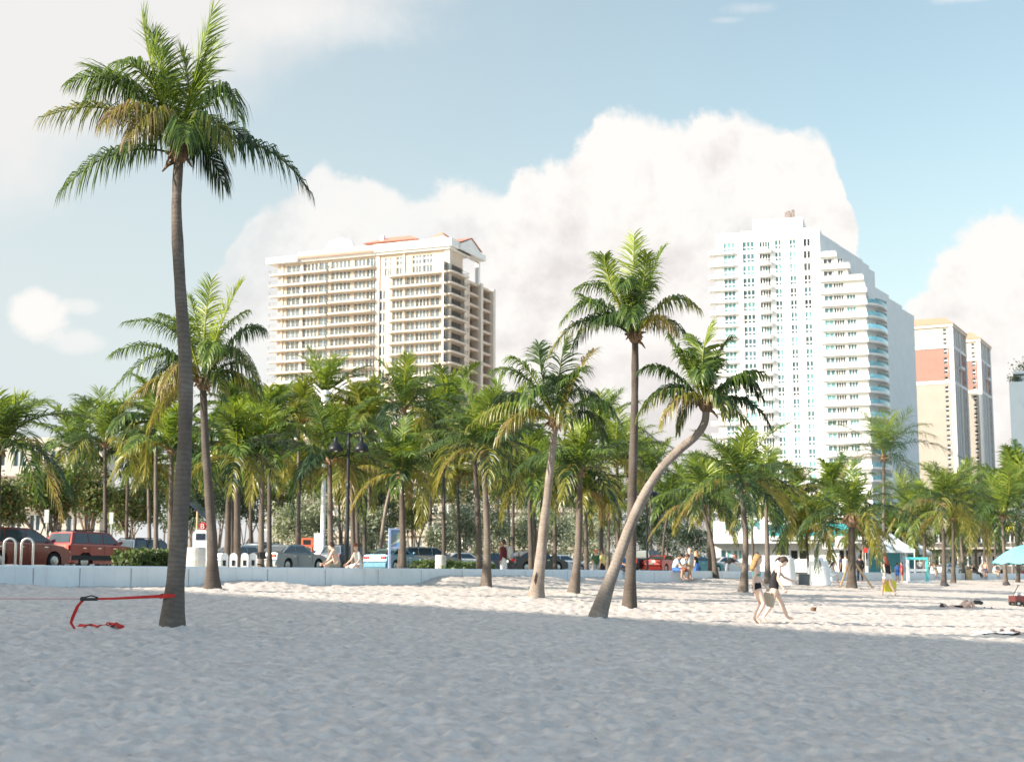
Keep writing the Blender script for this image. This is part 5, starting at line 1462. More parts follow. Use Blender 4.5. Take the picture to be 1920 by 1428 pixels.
    if kind in ('suv',):
        for sg in (-1, 1):
            rr = MB(); rr.tube([(g[-1][0] + .1, sg*(hw - .34), zt - .01), (g[-1][0] + .2, sg*(hw - .34), zt + .06), (g[2][0] - .3, sg*(hw - .34), zt + .06), (g[2][0] - .1, sg*(hw - .34), zt - .01)], .025, 6); rr.build('roof_rail', M_BLACKP, t)
        ld = MB(); ld.box((-2.2, -hw - .012, .44), (2.15, -hw + .02, .66)); ld.build('side_cladding', M_BLACKP if trim is None else trim, t)
    if kind == 'pickup':
        bd = MB(); bd.box((-2.5, -hw + .16, 1.121), (-1.0, hw - .16, 1.14)); bd.build('load_bed', M_BLACKP, t)
    return t
P_RED = paint('dark red car paint', (.26, .022, .014)); P_RED2 = paint('maroon car paint', (.17, .03, .025)); P_GREY = paint('grey blue car paint', (.24, .28, .31), .5)
P_BLUE = paint('mid blue car paint', (.12, .27, .36)); P_BEIGE = paint('champagne car paint', (.42, .36, .31)); P_WHITE = paint('white car paint', (.75, .75, .73), 0); P_BLACK = paint('black car paint', (.018, .02, .026))
P_NAVY = paint('navy car paint', (.03, .045, .08)); P_SILV = paint('silver car paint', (.48, .50, .51), .6); P_SPORT = paint('bright red car paint', (.50, .03, .02)); P_TEAL = paint('teal car paint', (.05, .26, .32))
CG = 'cars along the beach road'
car('minivan', 'maroon minivan behind the two steel bike hoops', 20, -18.2, P_RED2, 0, group=CG)
car('suv', 'red four by four with black roof rails at the left', 172, -20.8, P_RED, 0, group=CG)
car('suv', 'dark four by four behind the clipped hedge at the left', 280, -28.5, P_NAVY, 0, group=CG)
car('saloon', 'white saloon mostly hidden behind the red four by four', 140, -28.5, P_WHITE, 0, group=CG)
car('saloon', 'grey blue saloon with its rear towards the beach, left of the seated couple', 545, -21.0, P_GREY, 0, group=CG)
car('suv', 'dark grey four by four behind the bicycle', 510, -29, P_GREY, 0, group=CG)
car('saloon', 'silver saloon half hidden behind the bike hoops', 455, -25, P_SILV, 0, group=CG)
car('suv', 'navy four by four behind the seated woman', 655, -28, P_NAVY, 0, group=CG)
car('coupe', 'blue coupe parked just right of the seated woman', 742, -20.5, P_BLUE, 0, group=CG)
car('minivan', 'champagne minivan behind the dark palm trunk and the concrete bin', 798, -25, P_BEIGE, R(-24), group=CG)
car('saloon', 'white saloon behind the clipped hedges', 866, -27, P_WHITE, R(-28), group=CG)
car('saloon', 'dark saloon left of the backpacker, mostly hidden', 925, -27.5, P_NAVY, R(-20), group=CG)
car('saloon', 'black saloon with red tail lamps right of the backpacker', 1002, -18.6, P_BLACK, R(-22), group=CG)
car('saloon', 'white hatch backed saloon behind the flared palm trunk', 1052, -26, P_WHITE, R(-30), group=CG)
car('pickup', 'dark pickup truck right of the tall straight palm trunk', 1212, -19.0, P_BLACK, R(-8), group=CG)
car('coupe', 'bright red sports coupe behind the dark pickup truck', 1243, -17.6, P_SPORT, R(0), group=CG)
car('coupe', 'teal coupe behind the standing man in the grey shirt', 1312, -18.5, P_TEAL, R(-18), group=CG)
car('saloon', 'white saloon left of the bending woman in black', 1362, -19, P_WHITE, R(-24), group=CG)
car('suv', 'black four by four between the white gate piers and restaurant', 1492, -20, P_BLACK, R(-25), group=CG)
car('saloon', 'dark saloon near the tents', 1645, -20, P_NAVY, R(-20), group=CG)
car('saloon', 'silver saloon behind the far wall and sunbathers', 1780, -18, P_SILV, R(-20), group=CG)
# ------------------------------------------------------------------ street furniture and beach things
M_STEEL = mat('brushed steel', (.55, .54, .52), .35, .08, 6, 0, .8)
M_BLACKM = mat('black painted metal', (.018, .02, .022), .4, .2, 5, 0, .2)
M_CONC = mat('pale concrete', (.50, .48, .44), .9, .12, 4, .3)
M_WHITEP = mat('white painted metal', (.78, .78, .76), .45, .05, 4)
M_STRAP = mat('red webbing', (.52, .028, .02), .8, .15, 9)
M_WOOD = mat('raw timber', (.46, .33, .18), .85, .2, 5, .3)
M_CANVAS = mat('aqua umbrella cloth', (.17, .46, .52), .8, .08, 3)
M_SKYTENT = mat('pale tent cloth', (.62, .68, .70), .8, .06, 1)
M_YEL = mat('yellow sheet', (.80, .68, .05), .6, .08, 4)
M_PANEL = mat('dark solar cells', (.02, .03, .06), .15, .2, 6, 0, 0, .8)
M_ORANGE = mat('orange red plastic', (.62, .11, .05), .5, .1, 4)
M_BLUEP = mat('blue painted frame', (.26, .33, .50), .5, .1, 3)
def near(px, s, z=0): b = behind(px, s); return Vector((b.x, b.y, b.z + z))
ROADH = R(60.3)
def px_m(px, s): return behind(px, s).y / FPX
for px, lb in ((16, 'leftmost of the two steel bike hoops behind the wall'), (49, 'steel bike hoop nearer the front wheel of the maroon minivan')):
    b = near(px, -.9); t = thing('bike_hoop', lb, 'bike rack', b, 0, 'steel bike hoops'); h = at(px, 1009, b.y).z - b.z; r = 11.0 * b.y / FPX
    m = MB(); m.tube([(-r, 0, -.1), (-r, 0, h - r)] + [(-r*math.cos(a), 0, h - r + r*math.sin(a)) for a in [PI*q/10 for q in range(1, 10)]] + [(r, 0, h - r), (r, 0, -.1)], .033, 9); m.build('hoop', M_STEEL, t, smooth=True)
    f = MB()
    for sx in (-r, r): f.lathe([(.08, 0), (.08, .015), (.03, .02)], 10, (sx, 0))
    f.build('foot_plate', M_STEEL, t)
for k, (px, lb) in enumerate(((420, 'white bike dock left of the dark thin palm'), (437, 'white bike dock against the sunlit palm trunk'), (458, 'white bike dock holding the bicycle'), (474, 'white bike dock nearest the grey saloon'))):
    b = near(px, -2.2); t = thing('bike_dock', lb, 'bike dock', b, ROADH - .9, 'white bike docks'); h = at(px, 1036, b.y).z - b.z
    m = MB(); w = .125
    m.prism_y([(-w, -.05), (w, -.05), (w, h - w)] + [(w*math.cos(a), h - w + w*math.sin(a)) for a in [PI*q/8 for q in range(1, 8)]] + [(-w, h - w)], -.07, .07); m.build('body', M_WHITEP, t)
    q = MB(); q.box((-.05, -.085, h - .42), (.05, -.072, h - .24)); q.build('lock_slot', M_BLACKM, t)
def bicycle(label, px, s, rz):
    b = near(px, s); t = thing('bicycle', label, 'bicycle', b, rz)
    for cx in (-.5, .5):
        w = MB(); w.tube([(cx + .33*math.cos(2*PI*k/20), 0, .34 + .33*math.sin(2*PI*k/20)) for k in range(21)], .022, 6); wo = w.build('wheel', M_TYRE, t)
        sp = MB()
        for k in range(10): a = 2*PI*k/10; sp.tube([(cx, 0, .34), (cx + .32*math.cos(a), 0, .34 + .32*math.sin(a))], .004, 4)
        sp.build('spokes', M_STEEL, wo)
    f = MB()
    for a, c in (((-.5, 0, .34), (-.08, 0, .30)), ((-.08, 0, .30), (-.2, 0, .82)), ((-.5, 0, .34), (-.17, 0, .72)), ((-.08, 0, .30), (.36, 0, .80)), ((-.17, 0, .72), (.34, 0, .84)), ((.5, 0, .34), (.33, 0, .98))): f.tube([a, c], .02, 6)
    f.build('frame', M_WHITEP, t)
    sd = MB(); sd.ball((-.22, 0, .90), (.14, .07, .04), 8, 5); sd.build('saddle', M_BLACKM, t)
    hb = MB(); hb.tube([(.24, -.26, 1.03), (.34, -.2, 1.05), (.33, 0, .98), (.34, .2, 1.05), (.24, .26, 1.03)], .015, 6); hb.build('handlebar', M_BLACKM, t)
    bk = MB(); bk.box((.42, -.15, .85), (.68, .15, 1.08)); bk.build('basket', M_BLACKM, t)
bicycle('small dark bicycle docked behind the grey saloon boot', 463, -2.6, R(50))
# round concrete bin and the bike share kiosk behind it
def drum(name, label, cat, px, s, w_px, ytop, m, rim=None):
    b = near(px, s); sc = b.y / FPX; r = w_px * sc / 2; h = at(px, ytop, b.y).z - b.z
    t = thing(name, label, cat, b); q = MB(); q.lathe([(r*.97, -.05), (r, .04), (r, h - .05), (r*.96, h), (r*.70, h), (r*.66, h - .18), (.01, h - .18)], 24); q.build('drum', m, t)
    rg = MB(); rg.lathe([(r*1.005, h*.62), (r*1.02, h*.64), (r*1.02, h*.68), (r*1.005, h*.70)], 24); rg.build('band', rim or m, t)
drum('litter_bin', 'round concrete bin below the red letter sign', 'litter bin', 364, -1.3, 40, 1026, M_CONC)
drum('litter_bin', 'round concrete bin standing among the clipped hedges', 'litter bin', 826, -8, 20, 1040, M_CONC)
drum('litter_barrel', 'small brown slatted barrel before the far wall', 'litter bin', 1817, .6, 11, 1068, M_WOOD)
def kiosk():
    b = near(374, -2.6); sc = b.y / FPX; t = thing('ticket_machine', 'white ticket machine with red round letter sign and solar panel', 'ticket machine', b, R(12))
    Z = lambda y: at(374, y, b.y).z - b.z
    q = MB(); q.prism_y([(-.22, -.1), (.22, -.1), (.22, Z(1000)), (.16, Z(993)), (-.16, Z(993)), (-.22, Z(1000))], -.14, .14); q.build('cabinet', M_WHITEP, t)
    q = MB(); q.box((-.15, -.152, Z(1012)), (.15, -.142, Z(1000))); q.build('screen', M_PANEL, t)
    q = MB(); r = 7.5*sc; cz = Z(986); q.prism_y([(.06 + r*math.cos(2*PI*k/20), cz + r*math.sin(2*PI*k/20)) for k in range(20)], -.09, -.03); q.box((-.04, -.088, Z(998)), (.22, -.03, Z(993) + .02)); so = q.build('sign_disc', M_STRAP, t)
    place(text_mesh('B', .24, .012, M_WHITEP), 'lettering', so, (-.02, -.105, cz - .085), (PI/2, 0, 0))
    q = MB(); q.tube([(-.12, .02, Z(993)), (-.12, .02, Z(950))], .035, 8); q.build('pole', M_WOOD, t)
    q = MB(); a = Vector((-26*sc, 0, Z(931))); c = Vector((14*sc, 0, Z(966))); v = Vector((0, .38, .12)); n = Vector((.05, 0, .05))
    for off in (Vector((0, 0, 0)),):
        i = [q.vert(p) for p in (a - v, c - v, c + v, a + v, a - v - n, c - v - n, c + v - n, a + v - n)]
        for f in ((3,2,1,0),(4,5,6,7),(0,1,5,4),(1,2,6,5),(2,3,7,6),(3,0,4,7)): q.face([i[k] for k in f])
    q.build('solar_panel', M_PANEL, t)
kiosk()
# black twin lamp posts
def lamp_post(label, px, s, ytop, rz, drop=26, half=24):
    b = near(px, s); sc = b.y / FPX; t = thing('street_lamp', label, 'street lamp', b, rz)
    H = at(px, ytop, b.y).z - b.z
    q = MB(); q.lathe([(.16, -.05), (.16, .35), (.11, .5), (.075, .6), (.07, H*.62), (.085, H*.63), (.085, H*.645), (.065, H*.66), (.055, H*.9), (.075, H*.91), (.075, H*.925), (.05, H*.94), (.05, H - .1), (.09, H - .06), (.03, H)], 14); q.build('pole', M_BLACKM, t)
    for sg in (-1, 1):
        x = half * sc * sg; zs = H - drop * sc
        q = MB(); q.tube([(0, 0, H - .25), (x*.35, 0, H - .02), (x*.75, 0, H - .0), (x, 0, H - .08), (x, 0, zs + .28)], .025, 7); q.build('arm', M_BLACKM, t)
        R_ = 15 * sc
        q = MB(); q.lathe([(.035, zs + .34), (.075, zs + .27), (.08, zs + .14), (R_*.62, zs + .08), (R_*.88, zs - .06), (R_, zs - .20), (R_*.96, zs - .20), (R_*.8, zs - .06), (.02, zs + .06)], 18, (x, 0)); so = q.build('lamp_shade', M_BLACKM, t, smooth=True)
        q = MB(); q.ball((x, 0, zs - .10), (.10, .10, .12), 8, 6); q.build('lamp_globe', M_WHITEP, so)
lamp_post('black twin armed street lamp behind the seated couple', 650, -2.2, 810, R(6))
lamp_post('black twin street lamp half hidden by the leaning trunk', 1214, -7, 897, R(60))
lamp_post('far black twin street lamp over the teal frame', 1712, -10, 962, R(20))
def cobra():
    b = near(604, -31.6); sc = b.y / FPX; t = thing('street_light', 'tall pale street light with two long arms before the beige block', 'street light', b, R(4))
    H = at(604, 742, b.y).z - b.z
    q = MB(); q.lathe([(.17, -.05), (.16, H*.5), (.12, H - .4), (.26, H - .35), (.28, H + .35), (.10, H + .4)], 12); q.build('pole', M_WHITEP, t)
    for sg, tip in ((-1, -50), (1, 86)):
        xt = tip * sc; zt = H + (24 if sg < 0 else 32) * sc
        for dz in (0, .35):
            q = MB(); q.tube([(sg*.2, 0, H + dz - .1), (xt*.45, 0, H + (zt - H)*.65 + dz*.8), (xt*.7, 0, zt - .05 + dz*.3), (xt, 0, zt)], .07, 7); q.build('arm', M_WHITEP, t)
        q = MB(); q.ball((xt + sg*.5, 0, zt), (.75, .24, .16), 12, 7); q.build('lamp_head', M_WHITEP, t, smooth=True)
cobra()
def sign_post(label, px, s, ytop, yb, w_px, face, name='sign_post'):
    b = near(px, s); sc = b.y / FPX; t = thing(name, label, 'sign', b, R(-10)); z1 = at(px, ytop, b.y).z - b.z; z0 = at(px, yb, b.y).z - b.z; w = w_px * sc / 2
    q = MB(); q.tube([(0, .03, -.1), (0, .03, z1 - .05)], .03, 8); q.build('post', M_STEEL, t)
    q = MB(); q.box((-w, -.03, z0), (w, 0, z1)); q.build('plate', face, t)
M_SIGNG = mat('grey sign back', (.32, .34, .34), .5, .08, 3)
sign_post('tall grey sign plate in front of the forked sea grape tree', 83, -31, 955, 980, 9, M_SIGNG)
sign_post('grey sign plate beside the dark palm trunk behind the red four by four', 205, -31, 960, 982, 8, M_SIGNG)
sign_post('grey sign plate standing above the dark grey four by four', 505, -31.5, 968, 985, 9, M_SIGNG)
sign_post('bright yellow square sign above the blue umbrella', 1898, -3, 980, 995, 15, M_YEL)
sign_post('small red round sign right of the propped palm', 1624, -3, 1027, 1035, 8, M_STRAP)
def boards():
    b = near(575, -31.3); sc = b.y / FPX; t = thing('notice_board', 'orange rounded frame board over the roof of the grey saloon', 'board', b, R(-6)); Z = lambda y: at(575, y, b.y).z - b.z
    q = MB(); 
    for x0, x1, z0, z1 in ((-11, 11, 1008, 1011.5), (-11, 11, 1021, 1025)): q.box((x0*sc, -.06, Z(z1)), (x1*sc, .06, Z(z0)))
    for x0, x1 in ((-11, -7.5), (7.5, 11)): q.box((x0*sc, -.058, Z(1021)), (x1*sc, .058, Z(1011.5)))
    q.build('frame', M_ORANGE, t)
    q = MB(); q.box((-7.5*sc, -.02, Z(1021)), (7.5*sc, .02, Z(1011.5))); q.build('panel', M_BLACKM, t)
    q = MB(); 
    for x in (-9, 9): q.tube([(x*sc, 0, -.1), (x*sc, 0, Z(1024))], .05, 7)
    q.build('leg', M_ORANGE, t)
    b = near(598, -31.3); t = thing('utility_cabinet', 'white utility cabinet left of the black lamp post', 'cabinet', b, R(-8)); Z = lambda y: at(598, y, b.y).z - b.z
    q = MB(); q.box((-9*sc, -.25, -.05), (9*sc, .25, Z(1001))); q.box((-9.5*sc, -.28, Z(1001) + .002), (9.5*sc, .28, Z(999.5))); q.build('cabinet', M_WHITEP, t)
    q = MB(); q.box((-.5*sc, -.262, .1), (.5*sc, -.252, Z(1003))); q.build('door_seam', M_SIGNG, t)
    b = near(741, -12); sc = b.y / FPX; t = thing('poster_stand', 'blue framed poster stand behind the blue coupe', 'poster stand', b, R(14)); Z = lambda y: at(741, y, b.y).z - b.z
    q = MB(); w = 13*sc
    q.box((-w, -.12, -.05), (-w + .10, .12, Z(993))); q.box((w - .10, -.12, -.05), (w, .12, Z(993))); q.box((-w + .101, -.11, Z(1028)), (w - .101, .11, Z(1024))); q.box((-w, -.12, Z(993) + .002), (w, .12, Z(990)))
    q.build('frame', M_BLUEP, t)
    q = MB(); z0, z1 = Z(1024) + .004, Z(993); zm = (z0 + z1)/2
    cols = [mat('poster blue', (.16, .30, .50), .4, .1, 3), mat('poster pale', (.55, .58, .50), .4, .1, 3), mat('poster grey green', (.20, .26, .24), .4, .2, 3)]
    a, c = -w + .105, w - .105
    q.mi = 0; q.poly([(a, -.05, z0), (c, -.05, z0), (c, -.05, z0 + (z1-z0)*.35), (a, -.05, z0 + .001)]); q.poly([(a, -.05, z0 + (z1-z0)*.55), (c, -.05, z1 - .002), (c, -.05, z1), (a, -.05, z1)])
    q.mi = 1; q.poly([(a, -.05, z0), (c, -.05, z0 + (z1-z0)*.35), (c, -.05, z0 + (z1-z0)*.5), (a, -.05, z0 + (z1-z0)*.15)])
    q.mi = 2; q.poly([(a, -.05, z0 + (z1-z0)*.15), (c, -.05, z0 + (z1-z0)*.5), (c, -.05, z1 - .002), (a, -.05, z0 + (z1-z0)*.55)])
    q.build('poster', cols, t)
boards()
# slackline
def slackline():
    b = ground(320, 1185); d = b.y; sc = d / FPX
    A = at(337, 1117, d - .18); A0 = at(303, 1117, d - .19); Rt = at(158, 1122, d - .6); 
    def ribbon(mb, pts, w, up):
        for p, q, u0, u1 in zip(pts, pts[1:], up, up[1:]):
            p, q, u0, u1 = Vector(p), Vector(q), Vector(u0) * w/2, Vector(u1) * w/2
            n = (q - p).cross(u0); n = n.normalized()*.004 if n.length > 0 else Vector((0, .004, 0))
            i = [mb.vert(x) for x in (p - u0 - n, q - u1 - n, q + u1 - n, p + u0 - n, p - u0 + n, q - u1 + n, q + u1 + n, p + u0 + n)]
            for f in ((3,2,1,0),(4,5,6,7),(0,1,5,4),(1,2,6,5),(2,3,7,6),(3,0,4,7)): mb.face([i[k] for k in f])
    t = thing('slackline', 'red webbing slackline tied round the tall palm with a ratchet', 'slackline', Rt)
    q = MB(); q.M = Matrix.Translation(-Rt); up = Vector((0, .25, 1)).normalized()
    ribbon(q, [Rt, Rt.lerp(A0, .35) + Vector((0, 0, -.012)), A0], .048, [Vector((0, .8, .5)), Vector((0, .8, .6)), (0, .1, 1)]); q.build('strap', M_STRAP, t)
    q = MB(); q.M = Matrix.Translation(-Rt); c = at(320.5, 1117, d); r = .175
    ring = [c + Vector((r*math.cos(a), r*math.sin(a), .01*math.sin(a*3))) for a in [2*PI*k/20 for k in range(21)]]
    ribbon(q, ring, .06, [(0, 0, 1)]*21); q.build('loop', M_STRAP, t)
    q = MB(); q.M = Matrix.Translation(-Rt); far = at(-500, 1122, d - 1.6); ribbon(q, [Rt, far], .025, [(0, .9, .4)]*2); q.build('line', mat('faded red line', (.55, .30, .28), .8, .1, 5), t)
    q = MB(); q.M = Matrix.Translation((0, 0, 0)); q.box((-.05, -.04, -.03), (.20, .04, .015)); q.tube([(-.02, -.05, 0), (-.02, .05, 0)], .035, 10); q.tube([(.0, -.03, .02), (.12, -.03, .05), (.22, -.03, .02)], .012, 6); q.build('ratchet', M_BLACKM, t)
    q = MB(); q.M = Matrix.Translation(-Rt)
    pts = [Rt, at(146, 1135, d - .6), at(137, 1155, d - .6), at(133, 1167, d - .6), at(140, 1178, d - .65)]
    ribbon(q, pts, .055, [(1, .3, 0), (1, .4, .2), (.9, .6, .2), (.5, .9, 0), (.2, 1, .1)]); q.build('loose_end', M_STRAP, t)
    g0 = ground(145, 1179); q = MB(); rr = random.Random(6)
    pts = [ground(x, y) + Vector((0, 0, .03 + rr.uniform(0, .05))) for x, y in ((147, 1180), (160, 1181), (170, 1177), (181, 1181), (192, 1178), (200, 1180), (205, 1174), (210, 1180), (217, 1175), (222, 1181), (232, 1181))]
    q.M = Matrix.Translation(-g0)
    ribbon(q, pts, .07, [Vector((rr.uniform(-.5, .5), rr.uniform(-.3, 1), rr.uniform(.1, 1))).normalized() for _ in pts])
    pts2 = [p + Vector((rr.uniform(-.05, .05), rr.uniform(-.15, .1), .02)) for p in pts[4:]]
    ribbon(q, pts2, .06, [Vector((rr.uniform(-.5, .5), 1, rr.uniform(0, .6))).normalized() for _ in pts2])
    o = q.build('strap_bundle', M_STRAP, None, g0); tag(o, 'crumpled heap of red webbing lying on the shaded sand', 'strap')
slackline()
# timber props of the bushy palm
top = at(1597, 1052, ground(1597, 1105).y); bp_ = ground(1597, 1105)
for x, y, lb in ((1573, 1101, 'left timber prop of the bushy palm'), (1588, 1098, 'near upright timber prop left of the bushy palm trunk'), (1638, 1100, 'long right timber prop of the bushy palm')):
    g = ground(x, y); m = MB(); e = Vector(top) + Vector((.12 if x > 1597 else -.12, 0, 0)); m.M = Matrix.Translation(-g)
    m.tube([g + Vector((0, 0, -.15)), e], .055, 7); o = m.build('timber_prop', M_WOOD, None, g); tag(o, lb, 'timber prop', 'timber props of a palm')
# white gate piers at the gap of the wall
def pier(label, px, y0, prof, s=.3):
    b = ground(px, y0); sc = b.y / FPX; t = thing('gate_pier', label, 'gate pier', b); Z = lambda y: at(px, y, b.y).z - b.z
    q = MB()
    for k, (r0, y0_, r1, y1_) in enumerate(prof): q.lathe([(r0*sc, Z(y0_) if k else -.2), (r1*sc, Z(y1_) - .04), (r1*sc - .04, Z(y1_)), (.02, Z(y1_))], 28)
    q.build('pier', M_WALL, t); return t, b, sc, Z
t_, b_, sc_, Z_ = pier('left white gate pier with a dark post on top', 1470, 1096, [(24, 1097, 20, 1046), (15, 1046, 15, 1041)])
q = MB(); q.tube([(-2*sc_, 0, Z_(1041)), (-2*sc_, 0, Z_(1022))], .07, 8); q.build('post', M_BLACKM, t_)
pier('right white gate pier in three round steps', 1536, 1096, [(22, 1097, 21, 1063), (18, 1063, 18, 1051), (9, 1051, 9, 1045)])
def ribbed():
    b = ground(1508, 1097); sc = b.y / FPX; t = thing('litter_bin', 'dark grey ribbed bin leaning between the white gate piers', 'litter bin', b, R(-12)); h = at(1508, 1076, b.y).z - b.z
    q = MB(); w = 10.5*sc; q.prism_y([(-w, -.05), (w*.9, -.05), (w*1.02, h*.94), (w*.9, h), (-w*.9, h*1.02)], -.35, .35); q.build('tub', mat('dark grey slats', (.10, .12, .13), .6, .15, 6), t)
    q = MB()
    for k in range(7): x = -w*.9 + k*w*.28; q.box((x, -.40, .02), (x + .06, -.352, h*.93))
    q.build('ribs', mat('grey slat ribs', (.20, .22, .23), .6, .1, 6), t)
ribbed()
def teal_frame():
    b = ground(1721, 1092); sc = b.y / FPX; t = thing('open_frame', 'teal and white open timber frame standing before the far wall', 'frame', b, R(4)); Z = lambda y: at(1721, y, b.y).z - b.z
    tl = mat('sea green paint', (.10, .50, .50), .5, .08, 3)
    q = MB(); q.box((-20*sc, -.12, Z(1049)), (20*sc, .12, Z(1044))); q.build('top_rail', tl, t)
    for x, m in ((-20, M_WHITEP), (16, tl)): q = MB(); q.box((x*sc, -.115, -.2), ((x + 4)*sc, .115, Z(1049) - .002)); q.build('post', m, t)
    q = MB(); q.box((-16*sc, -.10, Z(1071)), (16*sc, .10, Z(1066))); q.build('lower_rail', M_WHITEP, t)
    q = MB(); q.box((-22*sc, -.5, -.1), (26*sc, .5, .12)); q.build('base_board', M_WHITEP, t)
teal_frame()
def tent(label, px, s, w_px, ytop, yeave):
    b = near(px, s); sc = b.y / FPX; t = thing('tent', label, 'tent', b, R(8)); Z = lambda y: at(px, y, b.y).z - b.z; w = w_px*sc/2
    q = MB(); ze, zt = Z(yeave), Z(ytop)
    c = [(-w, -w, ze), (w, -w, ze), (w, w, ze), (-w, w, ze)]
    for k in range(4):
        a, d = Vector(c[k]), Vector(c[(k+1) % 4]); ap = Vector((0, 0, zt)); m1, m2 = a.lerp(ap, .5) - Vector((0, 0, .12)), d.lerp(ap, .5) - Vector((0, 0, .12))
        q.poly([a, d, m2, m1]); q.poly([m1, m2, ap]); q.poly([a, a - Vector((0, 0, .3)), d - Vector((0, 0, .3)), d])
    q.build('canopy', M_SKYTENT, t)
    for x, y in ((-w, -w), (w, -w), (w, w), (-w, w)): q = MB(); q.tube([(x*.97, y*.97, -.1), (x*.97, y*.97, ze)], .05, 6); q.build('leg', M_WHITEP, t)
    q = MB(); q.poly([(-w*.95, w*.95, 0), (w*.95, w*.95, 0), (w*.95, w*.95, ze), (-w*.95, w*.95, ze)]); q.build('back_sheet', mat('teal tent sheet', (.08, .28, .33), .8, .1, 1), t)
tent('pale peaked tent right of the propped palm', 1672, -8, 66, 998, 1030)
tent('second smaller pale tent, left of the full crowned palm', 1725, -9, 34, 1018, 1034)
def umbrella():
    c = at(1922, 1040, 62); g = Vector((c.x, c.y, zg(c.x, c.y))); sc = 62/FPX; t = thing('beach_umbrella', 'aqua blue beach umbrella cut by the right edge', 'umbrella', g, R(5))
    z0 = at(1922, 1052, 62).z - g.z; z1 = at(1922, 1021, 62).z - g.z; r = 60*sc; n = 10
    q = MB(); rings = []
    for f in (0, .12, .35, .6, .82, 1.0):
        row = []
        for k in range(n*2):
            a = PI*k/n; rr = r*f*(1 if k % 2 == 0 else .955); z = z1 - (z1 - z0)*(f**1.7) + (0 if k % 2 == 0 else -.015*f)
            row.append((rr*math.cos(a), rr*math.sin(a), z))
        rings.append(row)
    rings.append([(x, y, z - (.11 if k % 2 else .05)) for k, (x, y, z) in enumerate(rings[-1])])
    q.rings(rings, cap=False); q.build('canopy', M_CANVAS, t)
    q = MB()
    for k in range(n): a = 2*PI*k/n; q.tube([(0, 0, z1 - .05), (r*.5*math.cos(a), r*.5*math.sin(a), z1 - (z1-z0)*.31 - .03), (r*.98*math.cos(a), r*.98*math.sin(a), z0 - .02)], .008, 4)
    q.build('ribs', M_STEEL, t)
    q = MB(); q.tube([(0, 0, -.3), (0, 0, z1 + .08)], .025, 8); q.build('pole', M_WHITEP, t)
umbrella()
def wagon():
    g = ground(1911, 1137); sc = g.y / FPX; t = thing('hand_wagon', 'small red hand wagon with fat black wheels at the right edge', 'wagon', g, R(8))
    r = 6.2*sc; Z = lambda y: at(1911, y, g.y).z - g.z
    for x in (-8*sc, 6*sc):
        for y in (-.24, .24):
            q = MB(); q.M = Matrix.Translation((x, y, r)) @ Matrix.Rotation(PI/2, 4, 'X'); q.lathe([(r*.45, -.05), (r*.9, -.06), (r, -.03), (r, .03), (r*.9, .06), (r*.45, .05)], 16); w = q.build('wheel', M_TYRE, t)
            h = MB(); h.M = q.M; h.lathe([(.02, -.055), (r*.42, -.052), (r*.42, .052), (.02, .055)], 12); h.build('hub', M_STEEL, w)
    q = MB(); z0, z1 = r*1.5, Z(1116)
    q.box((-13*sc, -.25, z0), (14*sc, .25, z0 + .03)); 
    for a, b in (((-13*sc, -.27, z0), (14*sc, -.25, z1)), ((-13*sc, .25, z0), (14*sc, .27, z1)), ((-13.6*sc, -.27, z0), (-13*sc, .27, z1)), ((14*sc, -.27, z0), (14.6*sc, .27, z1))): q.box(a, b)
    q.build('tub', mat('dull red wagon paint', (.11, .03, .028), .5, .15, 5), t)
    q = MB(); q.tube([(-12*sc, 0, r*1.4), (-9*sc, 0, Z(1112)), (0*sc, 0, Z(1097))], .015, 6); q.tube([(0, -.08, Z(1097)), (0, .08, Z(1097))], .018, 6); q.build('handle', M_BLACKM, t)
    p = g + Vector((2*sc, 0, z0 + .04)); q = MB(); rr = random.Random(3)
    for k in range(6): q.ball((rr.uniform(-.18, .2), rr.uniform(-.1, .1), rr.uniform(.08, .26)), (rr.uniform(.08, .16), .12, .09), 8, 6, .12, rr)
    o = q.build('beach_bundle', mat('grey towel bundle', (.35, .36, .36), .9, .3, 6), None, p); tag(o, 'bundle of grey towels packed inside the red wagon', 'towels')
wagon()
